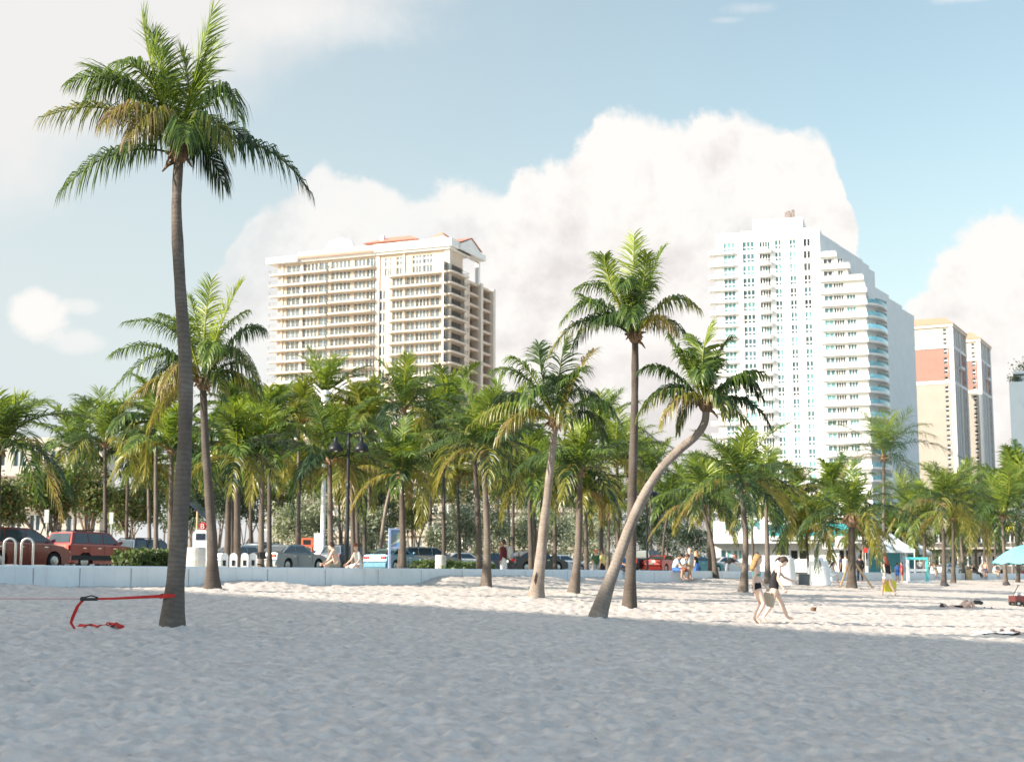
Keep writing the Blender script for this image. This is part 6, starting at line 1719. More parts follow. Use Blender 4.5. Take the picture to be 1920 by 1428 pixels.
def small_things():
    g = ground(1832, 1134); sc = g.y / FPX; t = thing('duffel_bag', 'black duffel bag lying beside the sunbather', 'bag', g, R(6)); q = MB(); rr = random.Random(9)
    q.M = Matrix.Translation((0, 0, 4.2*sc)); q.ball((0, 0, 0), (12*sc, 5*sc, 4.8*sc), 14, 8, .06, rr); q.build('body', M_BLACKM, t, smooth=True)
    q = MB(); q.tube([(-6*sc, -.02, 8*sc), (-3*sc, -.03, 11*sc), (3*sc, -.03, 11*sc), (6*sc, -.02, 8*sc)], .012, 6); q.build('strap', M_BLACKM, t)
    g = ground(1851, 1142); t = thing('sandal_pair', 'dark sandals on the sand right of the black duffel bag', 'sandals', g)
    for k, (x, y, r) in enumerate(((-.12, 0, .3), (.14, .08, -.5))):
        q = MB(); q.M = Matrix.Translation((x, y, .02)) @ Matrix.Rotation(r, 4, 'Z'); q.ball((0, 0, .01), (.13, .05, .025), 10, 5); s = q.build('sandal', M_BLACKM, t)
        q2 = MB(); q2.M = q.M; q2.tube([(.03, -.05, .02), (.05, 0, .07), (.03, .05, .02)], .012, 6); q2.build('strap', M_BLACKM, s)
    g = ground(1893, 1190); t = thing('shoe_pair', 'worn dark shoes lying on the sand at the lower right', 'shoes', g)
    for x, y, r in ((-.13, 0, .5), (.12, -.05, -.3)):
        q = MB(); q.M = Matrix.Translation((x, y, .03)) @ Matrix.Rotation(r, 4, 'Z'); q.ball((0, 0, .02), (.13, .05, .05), 10, 6); q.ball((-.06, 0, .06), (.06, .045, .05), 8, 5); q.build('shoe', mat('dull purple brown', (.12, .07, .07), .8, .3, 9), t)
    g = ground(1525, 1147); q = MB(); q.ball((0, 0, .07), (.085, .075, .075), 12, 9, .03, random.Random(1)); q.tube([(.06, 0, .10), (.09, .01, .14)], [.03, .015], 6); o = q.build('coconut', mat('brown coconut husk', (.14, .085, .05), .9, .3, 14, .5), None, g, smooth=True); tag(o, 'brown coconut lying alone on the sunlit sand', 'coconut')
    g = ground(1868, 1190); o = None
    q = MB(); rr = random.Random(4)
    nx, ny = 9, 6; ids = [[q.vert((-.55 + 1.1*i/(nx-1) + rr.uniform(-.02, .02), -.3 + .6*j/(ny-1), .03 + rr.uniform(0, .05))) for i in range(nx)] for j in range(ny)]
    for j in range(ny-1):
        for i in range(nx-1): q.face((ids[j][i], ids[j][i+1], ids[j+1][i+1], ids[j+1][i]))
    o = q.build('towel', mat('white towel', (.78, .77, .75), .95, .06, 9), None, g); tag(o, 'rumpled white towel on the sand beside the worn shoes', 'towel')
    g = ground(1916, 1082); sc = g.y/FPX; t = thing('beach_chair', 'small red beach chair under the blue umbrella', 'chair', g, R(200)); 
    q = MB(); q.box((-.3, -.3, .28), (.3, .3, .32)); q.build('seat', M_STRAP, t)
    q = MB(); q.M = Matrix.Rotation(-.25, 4, 'X'); q.box((-.3, .28, .34), (.3, .32, 1.0)); q.build('backrest', M_STRAP, t)
    for x in (-.28, .28):
        for y in (-.28, .28): q = MB(); q.tube([(x, y, -.05), (x, y, .28)], .02, 6); q.build('leg', M_STEEL, t)
    # scuffed stone at the foot of two far palms
    for px, py, lb in ((1768, 1099, 'dark stone at the foot of the full crowned palm'), (1884, 1097, 'dark stone at the palm foot left of the umbrella')):
        g = ground(px, py); g.y -= .4; q = MB(); q.ball((0, 0, .1), (.26, .2, .17), 10, 7, .12, random.Random(px)); o = q.build('stone', mat('dark wet stone', (.05, .05, .055), .8, .3, 4, .4), None, g, smooth=True); tag(o, lb, 'stone')
small_things()
# ------------------------------------------------------------------ people
def skinm(name, col):
    m = bpy.data.materials.new(name); t = nt(m)
    o = N(t, 'OutputMaterial'); b = N(t, 'BsdfPrincipled'); L(t, b.outputs[0], o.inputs[0])
    tc = N(t, 'TexCoord'); nz = noise_(t, 7, 4, .6, tc.outputs['Object'])
    L(t, ramp(t, nz.outputs['Fac'], [(.3, [c*.9 for c in col]), (.7, [min(1, c*1.08) for c in col])]), b.inputs['Base Color'])
    b.inputs['Roughness'].default_value = .5; b.inputs['Subsurface Weight'].default_value = .12; b.inputs['Subsurface Radius'].default_value = (.02, .008, .004)
    return m
S_FAIR = skinm('fair skin', (.66, .44, .34)); S_PALE = skinm('pale skin', (.72, .50, .40)); S_TAN = skinm('tanned skin', (.46, .27, .18)); S_BROWN = skinm('brown skin', (.28, .16, .10))
M_EYE = mat('dark eye', (.02, .015, .012), .2, .1, 9); M_LIP = mat('lips', (.45, .16, .14), .5, .1, 9)
def hairm(n, c): return mat(n, c, .5, .35, 30, .4)
HA_BLOND = hairm('ginger blond hair', (.36, .21, .085)); HA_BROWN = hairm('dark brown hair', (.055, .03, .02)); HA_BLACK = hairm('black hair', (.018, .014, .012)); HA_RED = hairm('auburn hair', (.22, .06, .025)); HA_GREY = hairm('greying hair', (.30, .27, .24))
def cloth(n, c): return mat(n, c, .85, .12, 10, .25)
V = lambda *a: Vector(a)
def dirv(p, o=0, sg=1):   # hanging direction: p forward pitch, o outward, degrees
    p, o = R(p), R(o); return V(math.sin(p)*math.cos(o), sg*math.sin(o), -math.cos(p)*math.cos(o))
POSES = {
 'stand': dict(lean=2, head=0, thL=(3, 4), shL=(-2, 2), thR=(-3, 4), shR=(-5, 2), uaL=(-4, 10), faL=(10, 6), uaR=(4, 10), faR=(16, 6)),
 'walk': dict(lean=6, head=6, thL=(24, 2), shL=(8, 0), thR=(-14, 2), shR=(-38, 0), uaL=(-22, 8), faL=(-6, 4), uaR=(18, 8), faR=(38, 4)),
 'sit': dict(lean=14, head=10, thL=(84, 8), shL=(6, 4), thR=(82, 8), shR=(-6, 4), uaL=(28, 10), faL=(72, -14), uaR=(26, 10), faR=(70, -14)),
 'cross': dict(lean=20, head=8, thL=(84, 44), shL=(60, -72), thR=(84, 44), shR=(62, -72), uaL=(22, 16), faL=(58, -8), uaR=(22, 16), faR=(58, -8)),
 'lounge': dict(lean=-32, head=24, thL=(78, 10), shL=(20, 4), thR=(84, 10), shR=(34, 4), uaL=(-30, 18), faL=(-14, 6), uaR=(-30, 18), faR=(-14, 6)),
 'bend': dict(lean=58, head=-20, thL=(20, 5), shL=(-16, 2), thR=(-6, 5), shR=(-14, 2), uaL=(48, 8), faL=(66, 2), uaR=(42, 8), faR=(60, 2)),
}
def person(label, base, heading, h=1.7, pose='stand', skin=None, hair=None, hairstyle='short', clothes=(), female=False, seat=None, tweak=None, group=None, feet_skin=True, cap=None, lie=None):
    P = dict(POSES[pose]); P.update(tweak or {})
    k = h / 1.7; skin = skin or S_FAIR
    hipw = .088 if not female else .092; shw = .185 if not female else .160
    up = lambda p: V(math.sin(R(p)), 0, math.cos(R(p)))
    J = {}; lean = P['lean']
    J['pelvis'] = V(0, 0, 0); J['belly'] = up(lean*.5)*.15; J['chest'] = J['belly'] + up(lean)*.19
    J['collar'] = J['chest'] + up(lean*1.05)*.15; J['neck'] = J['collar'] + up(lean + P['head']*.5)*.085
    for s, sg in (('L', 1), ('R', -1)):
        J['hip'+s] = V(0, sg*hipw, -.04)
        J['thm'+s] = J['hip'+s] + dirv(*P['th'+s], sg)*.21; J['knee'+s] = J['hip'+s] + dirv(*P['th'+s], sg)*.42
        J['calf'+s] = J['knee'+s] + dirv(*P['sh'+s], sg)*.13; J['ank'+s] = J['knee'+s] + dirv(*P['sh'+s], sg)*.40
        sd = dirv(*P['sh'+s], sg); f = V(1, 0, 0); f = (f - sd*f.dot(sd)*.85).normalized()
        if pose in ('stand', 'walk', 'bend') or P.get('flat'): f = V(math.cos(R(8)), sg*.12, -.16 if P['sh'+s][0] > -25 else -.85).normalized()
        J['heel'+s] = J['ank'+s] - f*.03 + V(0, 0, -.035)
        J['toe'+s] = J['ank'+s] + f*.16 + V(0, 0, -.03)
        sh = J['chest'] + up(lean)*.105 + V(0, sg*shw, 0); J['sho'+s] = sh
        J['uam'+s] = sh + dirv(*P['ua'+s], sg)*.15; J['elb'+s] = sh + dirv(*P['ua'+s], sg)*.285
        J['fam'+s] = J['elb'+s] + dirv(*P['fa'+s], sg)*.09; J['wri'+s] = J['elb'+s] + dirv(*P['fa'+s], sg)*.245
        J['palm'+s] = J['wri'+s] + dirv(*P['fa'+s], sg)*.055
    E = [('pelvis', 'belly'), ('belly', 'chest'), ('chest', 'collar'), ('collar', 'neck')]
    for s in 'LR':
        E += [('pelvis', 'hip'+s), ('hip'+s, 'thm'+s), ('thm'+s, 'knee'+s), ('knee'+s, 'calf'+s), ('calf'+s, 'ank'+s), ('ank'+s, 'toe'+s), ('chest', 'sho'+s), ('sho'+s, 'uam'+s), ('uam'+s, 'elb'+s), ('elb'+s, 'fam'+s), ('fam'+s, 'wri'+s), ('wri'+s, 'palm'+s)]
    rad = dict(pelvis=.118, belly=.100 if female else .112, chest=.112 if female else .128, collar=.070, neck=.050, hip=.104 if female else .090, thm=.086 if female else .080, knee=.054, calf=.055, ank=.036, toe=.032, sho=.054 if not female else .045, uam=.045 if not female else .037, elb=.037 if not female else .031, fam=.037 if not female else .031, wri=.026 if not female else .022, palm=.034 if not female else .029)
    if female: rad['pelvis'] = .122
    names = [n for n in J if not n.startswith('heel')]
    me = bpy.data.meshes.new('tmp'); me.from_pydata([J[n]*k for n in names], [(names.index(a), names.index(b)) for a, b in E], [])
    o = bpy.data.objects.new('tmp', me); COL.objects.link(o)
    o.modifiers.new('s', 'SKIN').use_smooth_shade = True; sub = o.modifiers.new('d', 'SUBSURF'); sub.levels = 2; sub.render_levels = 2
    if not me.skin_vertices: me.skin_vertices.new() if hasattr(me.skin_vertices, 'new') else None
    sv = me.skin_vertices[0].data
    for i, n in enumerate(names):
        r = rad[n.rstrip('LR')] * k * 1.08
        sv[i].radius = (r, r); sv[i].use_root = (n == 'pelvis')
    dg = bpy.context.evaluated_depsgraph_get(); dg.update()
    bm_ = o.evaluated_get(dg).to_mesh()
    verts = [v.co.copy() for v in bm_.vertices]; norms = [v.normal.copy() for v in bm_.vertices]; faces = [tuple(f.vertices) for f in bm_.polygons]
    o.evaluated_get(dg).to_mesh_clear(); bpy.data.objects.remove(o); bpy.data.meshes.remove(me)
    # head, ears, fingers belong to the same body mesh
    mb = MB(); mb.v = [tuple(v) for v in verts]; mb.c = [(1, 1, 1)]*len(verts); mb.f = list(faces); mb.m = [0]*len(faces)
    hd = lean + P['head']; hy = R(P.get('turn', 0))
    HM = Matrix.Translation(J['neck']*k) @ Matrix.Rotation(hy, 4, 'Z') @ Matrix.Rotation(R(hd), 4, 'Y') @ Matrix.Scale(k, 4)
    mb.M = HM
    rs = []
    for z, rx, ry, ox in ((-.045, .040, .040, .006), (-.02, .062, .050, .022), (.012, .080, .060, .018), (.045, .090, .068, .012), (.08, .098, .073, .006), (.115, .101, .076, .0), (.15, .097, .075, -.006), (.185, .080, .064, -.010), (.208, .052, .043, -.012), (.219, .018, .016, -.012)):
        rs.append([(ox + rx*math.cos(2*PI*j/14) * (1.0 if math.cos(2*PI*j/14) > 0 else 1.03), ry*math.sin(2*PI*j/14), z) for j in range(14)])
    mb.rings(rs)
    mb.rings([[(.098, -.006, .105), (.098, .006, .105), (.102, .007, .098), (.102, -.007, .098)], [(.108, -.011, .075), (.108, .011, .075), (.118, .010, .068), (.118, -.010, .068)], [(.09, -.013, .055), (.09, .013, .055), (.112, .012, .056), (.112, -.012, .056)]])
    for sg in (-1, 1): mb.ball((-.005, sg*.076, .08), (.018, .008, .030), 8, 5)
    mb.mi = 1
    for sg in (-1, 1): mb.ball((.093, sg*.032, .100), (.009, .013, .007), 7, 5)
    mb.mi = 2; mb.ball((.092, 0, .028), (.010, .022, .007), 8, 5); mb.mi = 0; mb.M = None
    for s, sg in (('L', 1), ('R', -1)):
        d = (J['palm'+s] - J['wri'+s]).normalized(); side = V(0, 1, 0) - d*d.y
        side = V(1, 0, 0) - d*d.x if side.length < .3 else side
        fw = V(1, 0, 0) - d*d.x; fw = fw.normalized() if fw.length > .2 else V(0, 0, 1); inn = V(0, -sg, 0) - d*(-sg*d.y); inn = inn.normalized() if inn.length > .2 else V(0, 0, -1)
        curl = P.get('curl', .5)
        for q, (off, ln) in enumerate(((.026, .070), (.009, .080), (-.009, .075), (-.025, .058))):
            p0 = J['palm'+s] + fw*off + d*.012; p1 = p0 + (d + inn*.25*curl).normalized()*ln*.45; p2 = p1 + (d + inn*1.0*curl).normalized()*ln*.32; p3 = p2 + (d*.8 + inn*1.8*curl).normalized()*ln*.25
            mb.tube([p*k for p in (p0, p1, p2, p3)], [.0095*k, .009*k, .008*k, .006*k], 6)
        p0 = J['wri'+s] + d*.03 + fw*.022; p1 = p0 + (d*.55 + fw*.7 + inn*.2).normalized()*.035; p2 = p1 + (d*.9 + fw*.25 + inn*.3).normalized()*.035
        mb.tube([p*k for p in (p0, p1, p2)], [.013*k, .0105*k, .007*k], 6)
    low = min(v[2] for v in mb.v)
    z = -low if seat is None else seat + .10*k
    rotm = (0, 0, heading) if lie is None else lie
    t = thing('person', label, 'person', base, 0, group)
    t.rotation_euler = rotm
    body = mb.build('body', [skin, M_EYE, M_LIP], t, (0, 0, z), smooth=True)
    # clothing: the body surface inside a region, pushed out a little
    segs = [(a, b, J[a]*k, J[b]*k, a.rstrip('LR')+'-'+b.rstrip('LR')) for a, b in E]
    nb = len(verts)
    lab = []
    for v in verts:
        best = None
        for a, b, pa, pb, nm in segs:
            ab = pb - pa; tt = max(0, min(1, (v - pa).dot(ab) / ab.length_squared)); q = pa + ab*tt
            rr = (rad[a.rstrip('LR')]*(1-tt) + rad[b.rstrip('LR')]*tt)*k; dd = (v - q).length / rr
            if best is None or dd < best[0]: best = (dd, nm, tt)
        lab.append(best)
    for nm, m, spec, off in clothes:
        inside = []
        for dd, sn, tt in lab:
            r = spec.get(sn); inside.append(r is not None and r[0] <= tt <= r[1])
        g = MB(); mp = {}
        for f in faces:
            if sum(inside[i] for i in f) >= max(1, len(f) - 1):
                ids = []
                for i in f:
                    if i not in mp: mp[i] = g.vert(verts[i] + norms[i]*off)
                    ids.append(mp[i])
                g.face(ids)
        if g.f: g.build(nm, m, t, (0, 0, z), smooth=True)
    if hair is not None:
        g = MB(); g.M = HM; rr = random.Random(int(abs(base[0])*97))
        n = 16; rs = []
        for zz, f in ((.225, .25), (.215, .62), (.19, .92), (.155, 1.06), (.12, 1.10), (.085, 1.10), (.05, 1.07), (.02, .98)):
            row = []
            for j in range(n):
                a = 2*PI*j/n; c = math.cos(a); rx, ry = .101*f, .080*f
                lim = .150 if c > .35 else (.06 if c > .0 else .0)
                x = -.008 + rx*c; z_ = zz
                if zz < lim: z_ = lim + (zz - lim)*.05; 
                row.append((x if not (c > .3 and zz < .15) else min(x, .09), ry*math.sin(a), z_ + rr.uniform(-.003, .003)))
            rs.append(row)
        g.rings(rs)
        if hairstyle == 'long':
            for q in range(9):
                a = R(100 + q*20); p = V(-.008 + .095*math.cos(a), .078*math.sin(a), .06)
                g.tube([p, p + V(-.012, 0, -.09), p + V(-.03 + rr.uniform(-.02, .02), rr.uniform(-.01, .01), -.20), p + V(-.03, 0, -.27)], [.028, .03, .024, .006], 6)
        if hairstyle == 'tail':
            g.ball((-.09, 0, .115), (.045, .04, .04), 8, 6); g.tube([(-.09, 0, .115), (-.135, 0, .085), (-.15, 0, .0), (-.14, 0, -.09)], [.03, .034, .028, .008], 7)
        if hairstyle == 'bun': g.ball((-.09, 0, .17), (.05, .05, .05), 9, 7)
        g.build('hair', hair, t, (0, 0, z), smooth=True)
    if cap is not None:
        g = MB(); g.M = HM; g.lathe([(.106, .125), (.108, .15), (.098, .19), (.07, .222), (.02, .236)], 16); g.box((.07, -.06, .128), (.175, .06, .14)); g.build('cap', cap, t, (0, 0, z), smooth=True)
    t['hz'] = z
    return t, J, k, z
ALLTORSO = {'pelvis-belly': (0, 1), 'belly-chest': (0, 1), 'chest-collar': (0, .75), 'chest-sho': (0, 1)}
SHORTS = {'pelvis-belly': (0, .6), 'pelvis-hip': (0, 1), 'hip-thm': (0, 1), 'thm-knee': (0, .55)}
TROUS = {'pelvis-belly': (0, .6), 'pelvis-hip': (0, 1), 'hip-thm': (0, 1), 'thm-knee': (0, 1), 'knee-calf': (0, 1), 'calf-ank': (0, .92)}
TEE = dict(ALLTORSO, **{'sho-uam': (0, 1), 'uam-elb': (0, .3)}); LONG = dict(TEE, **{'uam-elb': (0, 1), 'elb-fam': (0, 1), 'fam-wri': (0, .9)})
BRA = {'belly-chest': (.55, 1), 'chest-collar': (0, .25), 'chest-sho': (0, .4)}; BRIEF = {'pelvis-belly': (0, .30), 'pelvis-hip': (0, 1), 'hip-thm': (0, .22)}
ONEP = {'pelvis-belly': (0, 1), 'belly-chest': (0, 1), 'chest-collar': (0, .3), 'pelvis-hip': (0, 1), 'hip-thm': (0, .25), 'chest-sho': (0, .45)}
DRESS = dict(ALLTORSO, **{'pelvis-hip': (0, 1), 'hip-thm': (0, 1), 'thm-knee': (0, .6)})
C_TEAL = cloth('teal swimwear', (.04, .33, .27)); C_BLACK = cloth('black cloth', (.014, .014, .016)); C_WHITE = cloth('white cloth', (.74, .73, .70)); C_MAROON = cloth('maroon cloth', (.14, .02, .025)); C_GREY = cloth('grey cloth', (.30, .31, .34)); C_NAVY = cloth('navy cloth', (.025, .035, .09)); C_LBLUE = cloth('pale blue cloth', (.50, .58, .66)); C_BLUE = cloth('blue cloth', (.05, .15, .42)); C_RED = cloth('red cloth', (.48, .035, .03)); C_GREEN = cloth('dark green cloth', (.04, .10, .05)); C_YEL = cloth('pale yellow cloth', (.62, .54, .20)); C_ORG = cloth('orange cap cloth', (.60, .13, .04)); C_KHAKI = cloth('khaki cloth', (.36, .29, .20)); C_RUST = cloth('rust red cloth', (.32, .08, .05)); C_STRIPE = cloth('patterned pale cloth', (.60, .60, .58))
SEA = math.atan2(-.496, .868); INL = SEA + PI
# the two women walking on the sunlit sand
g1 = ground(1420, 1170); H1_ = (1170 - 1044) * g1.y / FPX
t1, J1, k1, z1 = person('woman in teal bikini top and black bikini bottom walking with a cloth bag', g1, R(-2), H1_ * 1.0, 'walk', S_PALE, HA_BLOND, 'long', [('bikini_top', C_TEAL, BRA, .008), ('bikini_bottom', C_BLACK, BRIEF, .006)], True, tweak=dict(lean=2, head=10, thL=(16, 2), shL=(-26, 0), thR=(22, 3), shR=(-30, 0), uaL=(22, 6), faL=(34, 2), uaR=(-24, 10), faR=(0, 6), curl=1.1))
g2 = ground(1452, 1168)
t2, J2, k2, z2 = person('woman in black one piece swimsuit stepping forward with one arm reaching down', g2, R(4), H1_ * 1.03, 'walk', S_PALE, HA_BROWN, 'tail', [('swimsuit', C_BLACK, ONEP, .007)], True, tweak=dict(lean=20, head=26, thL=(30, 2), shL=(22, 0), thR=(-12, 3), shR=(-34, 0), uaL=(42, 8), faL=(66, 2), uaR=(-14, 10), faR=(32, 4)))
def shoulder_bag():
    p = Vector(g1) + Matrix.Rotation(R(-2), 3, 'Z') @ (J1['palmL']*k1 + V(.02, 0, z1 - .10))
    t = thing('cloth_bag', 'tan cloth bag hanging from the hand of the woman in teal', 'bag', p)
    q = MB(); q.prism_y([(-.02, -.30), (.11, -.33), (.14, -.22), (.12, .0), (-.08, .02), (-.10, -.12)], -.05, .05); q.build('body', cloth('tan canvas', (.46, .38, .27)), t)
    q = MB(); q.tube([(-.06, 0, 0), (-.02, 0, .08), (.05, 0, .08), (.10, 0, -.01)], .008, 6); q.build('strap', C_KHAKI, t)
shoulder_bag()
WZ = 1.89
def seated(label, px, hd, s=-.2, **kw):
    p = behind(px, s); return person(label, (p.x, p.y, WZ), hd, seat=0, **kw)
seated('shirtless man with patterned shorts sitting cross legged on the wall, back to the beach', 632, INL + R(20), h=1.72, pose='cross', skin=S_FAIR, hair=HA_BROWN, clothes=[('shorts', C_KHAKI, SHORTS, .012)])
seated('woman with auburn hair in a white patterned top sitting on the wall', 672, R(215), h=1.62, pose='cross', skin=S_FAIR, hair=HA_RED, hairstyle='bun', clothes=[('top', C_STRIPE, ALLTORSO, .012), ('shorts', C_WHITE, SHORTS, .010)], female=True, tweak=dict(lean=12, turn=40, uaL=(14, 30), faL=(40, 10), uaR=(20, 24), faR=(50, 0)))
def standing(label, px, s, hd, **kw):
    p = behind(px, s); return person(label, p, hd, **kw)
standing('man in maroon shirt and pale trousers with a backpack behind the wall', 944, -1.6, INL + R(10), h=1.80, pose='stand', skin=S_TAN, hair=HA_BLACK, clothes=[('shirt', C_MAROON, LONG, .016), ('trousers', C_WHITE, TROUS, .016)])
p = behind(946, -1.6); a = INL + R(10); bk = thing('backpack', 'beige and white backpack worn by the man in the maroon shirt', 'backpack', (p.x - math.cos(a)*.24, p.y - math.sin(a)*.24, p.z + 1.02), a)
q = MB(); q.ball((0, 0, .22), (.13, .19, .29), 12, 9); q.build('body', cloth('beige canvas', (.52, .48, .42)), bk, smooth=True)
q = MB(); q.ball((-.10, 0, .10), (.06, .14, .12), 10, 7); q.build('pocket', C_GREY, bk, smooth=True)
for sg in (-1, 1): q = MB(); q.tube([(.08, sg*.12, .45), (.20, sg*.14, .50), (.32, sg*.14, .36)], .02, 6); q.build('strap', C_GREY, bk)
standing('man with orange cap and dark green shirt near the black saloon', 1118, -9, R(100), h=1.78, skin=S_TAN, clothes=[('shirt', C_GREEN, TEE, .02), ('trousers', C_GREY, TROUS, .016)], cap=C_ORG)
standing('man in pale yellow shirt and black trousers facing the road', 1130, -8, INL, h=1.75, skin=S_TAN, hair=HA_BROWN, clothes=[('shirt', C_YEL, TEE, .02), ('trousers', C_BLACK, TROUS, .016)])
seated('person in blue top and dark trousers sitting on the wall behind the leaning trunk', 1164, SEA, h=1.72, pose='sit', skin=S_TAN, hair=HA_BLACK, clothes=[('shirt', C_BLUE, TEE, .016), ('trousers', C_BLACK, TROUS, .014)])
seated('man in pale blue shirt and blue shorts sitting on the wall, legs hanging', 1265, SEA + R(10), h=1.78, pose='sit', skin=S_TAN, hair=HA_BLACK, clothes=[('shirt', C_LBLUE, TEE, .02), ('shorts', C_BLUE, SHORTS, .016)], s=-.05, tweak=dict(lean=24, head=20))
seated('man in white shirt and rust shorts sitting on the wall beside the pale blue shirt', 1277, SEA + R(14), h=1.80, pose='sit', skin=S_TAN, hair=HA_BROWN, clothes=[('shirt', C_WHITE, TEE, .02), ('shorts', C_RUST, SHORTS, .018)], s=-.05, tweak=dict(lean=26, head=24))
standing('bald man in grey shirt standing behind the seated pair', 1294, -2.5, INL - R(30), h=1.80, skin=S_FAIR, clothes=[('shirt', C_GREY, TEE, .022), ('shorts', C_KHAKI, SHORTS, .018)])
standing('woman in black top and blue skirt next to the bald man', 1306, -3, INL, h=1.68, skin=S_FAIR, hair=HA_BLOND, hairstyle='long', clothes=[('top', C_BLACK, TEE, .016), ('skirt', C_BLUE, SHORTS, .03)], female=True)
standing('woman in loose black top and cap bending forward behind the wall', 1362, -2, R(0), h=1.72, pose='bend', skin=S_TAN, hair=HA_GREY, clothes=[('top', C_BLACK, TEE, .035), ('shorts', C_GREY, SHORTS, .016)], female=True, cap=C_RUST)
standing('man in black behind the trunk near the walking women', 1421, -3, R(200), h=1.75, skin=S_TAN, hair=HA_BLACK, clothes=[('shirt', C_BLACK, TEE, .016), ('trousers', C_NAVY, TROUS, .016)])
pp = ground(1558, 1092)
person('dark haired woman in a white dress seated by the right gate pier', (pp.x, pp.y, pp.z + .42), SEA + R(20), 1.66, 'sit', S_FAIR, HA_BROWN, 'long', [('dress', C_WHITE, DRESS, .025)], True, seat=0)
standing('man in navy shirt seated height behind the far wall start', 1577, -1.2, R(170), h=1.74, skin=S_BROWN, hair=HA_BLACK, clothes=[('shirt', C_NAVY, TEE, .018), ('trousers', C_BLACK, TROUS, .016)])
standing('man in white shirt left of the propped palm trunk', 1588, -3, INL, h=1.76, skin=S_FAIR, hair=HA_BROWN, clothes=[('shirt', C_WHITE, TEE, .02), ('shorts', C_KHAKI, SHORTS, .016)])
person('person dressed all in black standing on the sand by the propped palm', ground(1613, 1091), R(90), 1.72, 'stand', S_TAN, HA_BLACK, 'short', [('shirt', C_BLACK, LONG, .018), ('trousers', C_BLACK, TROUS, .018)])
gY = ground(1665, 1118); hY = (1118 - 1043) * gY.y / FPX
tY, JY, kY, zY = person('woman in black top with auburn hair carrying a big yellow bag', gY, R(120), hY, 'walk', S_FAIR, HA_RED, 'long', [('top', C_BLACK, dict(ALLTORSO), .016), ('skirt', C_WHITE, {'pelvis-belly': (0, .3), 'pelvis-hip': (0, 1), 'hip-thm': (0, .7)}, .02)], True, tweak=dict(uaR=(8, 22), faR=(24, 10)))
pb_ = Vector(gY) + Matrix.Rotation(R(120), 3, 'Z') @ (JY['palmR']*kY + V(.0, 0, zY - .10))
bg_ = thing('beach_bag', 'big bright yellow beach bag carried by the woman in black', 'bag', pb_, R(20))
q = MB(); q.rings([[(x*sx, y*sx, z) for x, y in ((-.26, -.09), (.26, -.09), (.28, 0), (.26, .09), (-.26, .09), (-.28, 0))] for z, sx in ((-.52, .9), (-.3, 1.05), (-.05, 1))]); q.build('body', M_YEL, bg_)
for y in (-.09, .09): q = MB(); q.tube([(-.14, y, -.06), (-.08, y*.5, .06), (.08, y*.5, .06), (.14, y, -.06)], .012, 6); q.build('handle', M_YEL, bg_)
for px, py, lb, cs, hd in ((1683, 1091, 'small child in blue clothes by the teal frame', C_BLUE, 40), (1692, 1090, 'small child in red clothes by the teal frame', C_RED, 160)):
    g = ground(px, py); person(lb, g, R(hd), 36 * g.y / FPX, 'stand', S_TAN, HA_BROWN, 'short', [('shirt', cs, TEE, .014), ('shorts', cs, SHORTS, .014)])
def fseated(label, px, hd, pose='sit', s=-.2, **kw): return seated(label, px, hd, s, pose=pose, **kw)
fseated('blond woman in an aqua swimsuit sitting on the far wall', 1756, R(190), h=1.66, skin=S_PALE, hair=HA_BLOND, hairstyle='long', clothes=[('swimsuit', C_TEAL, ONEP, .01)], female=True)
fseated('dark haired woman beside the blond one on the far wall', 1747, SEA, h=1.64, skin=S_TAN, hair=HA_BROWN, hairstyle='long', clothes=[('top', C_LBLUE, ALLTORSO, .012), ('shorts', C_WHITE, SHORTS, .012)], female=True)
standing('man in grey seen through the teal frame', 1726, -2, R(250), h=1.76, skin=S_TAN, hair=HA_BLACK, clothes=[('shirt', C_GREY, TEE, .018), ('shorts', C_NAVY, SHORTS, .018)])
fseated('person in black leaning back on the far wall, legs out', 1829, SEA + R(20), 'lounge', h=1.78, skin=S_TAN, hair=HA_BLACK, clothes=[('shirt', C_BLACK, TEE, .016), ('trousers', C_BLACK, TROUS, .016)])
fseated('person in pale shirt on the far wall next to the one in black', 1838, SEA, h=1.72, skin=S_TAN, hair=HA_GREY, clothes=[('shirt', C_STRIPE, TEE, .018), ('shorts', C_GREY, SHORTS, .016)])
g = ground(1849, 1085.5); person('shirtless boy in navy shorts standing on the sand at the far right', g, R(215), 33 * g.y / FPX, 'stand', S_TAN, HA_BROWN, 'short', [('shorts', C_NAVY, SHORTS, .016)])
fseated('person in pale aqua shirt on the wall right of the shirtless boy', 1864, SEA, h=1.74, skin=S_FAIR, hair=HA_BLACK, clothes=[('shirt', C_LBLUE, TEE, .018), ('shorts', C_KHAKI, SHORTS, .016)])
standing('person in white behind the far wall near the umbrella', 1878, -2, R(200), h=1.72, skin=S_TAN, hair=HA_BLACK, clothes=[('shirt', C_WHITE, TEE, .018), ('trousers', C_BLACK, TROUS, .016)])
# sunbather on her back, knees up
g = ground(1806, 1141); kk = g.y / FPX
person('sunbather lying on the sand with bare knees drawn up', g + V(0, 0, .0), 0, 1.66, 'stand', S_FAIR, HA_BROWN, 'short', [('swimsuit', C_BLACK, ONEP, .01)], True, seat=.0, lie=(0, R(-86), R(14)), tweak=dict(lean=2, head=6, thL=(52, 6), shL=(-58, 0), thR=(46, 6), shR=(-64, 0), uaL=(-4, 26), faL=(6, 10), uaR=(-4, 26), faR=(6, 10)))
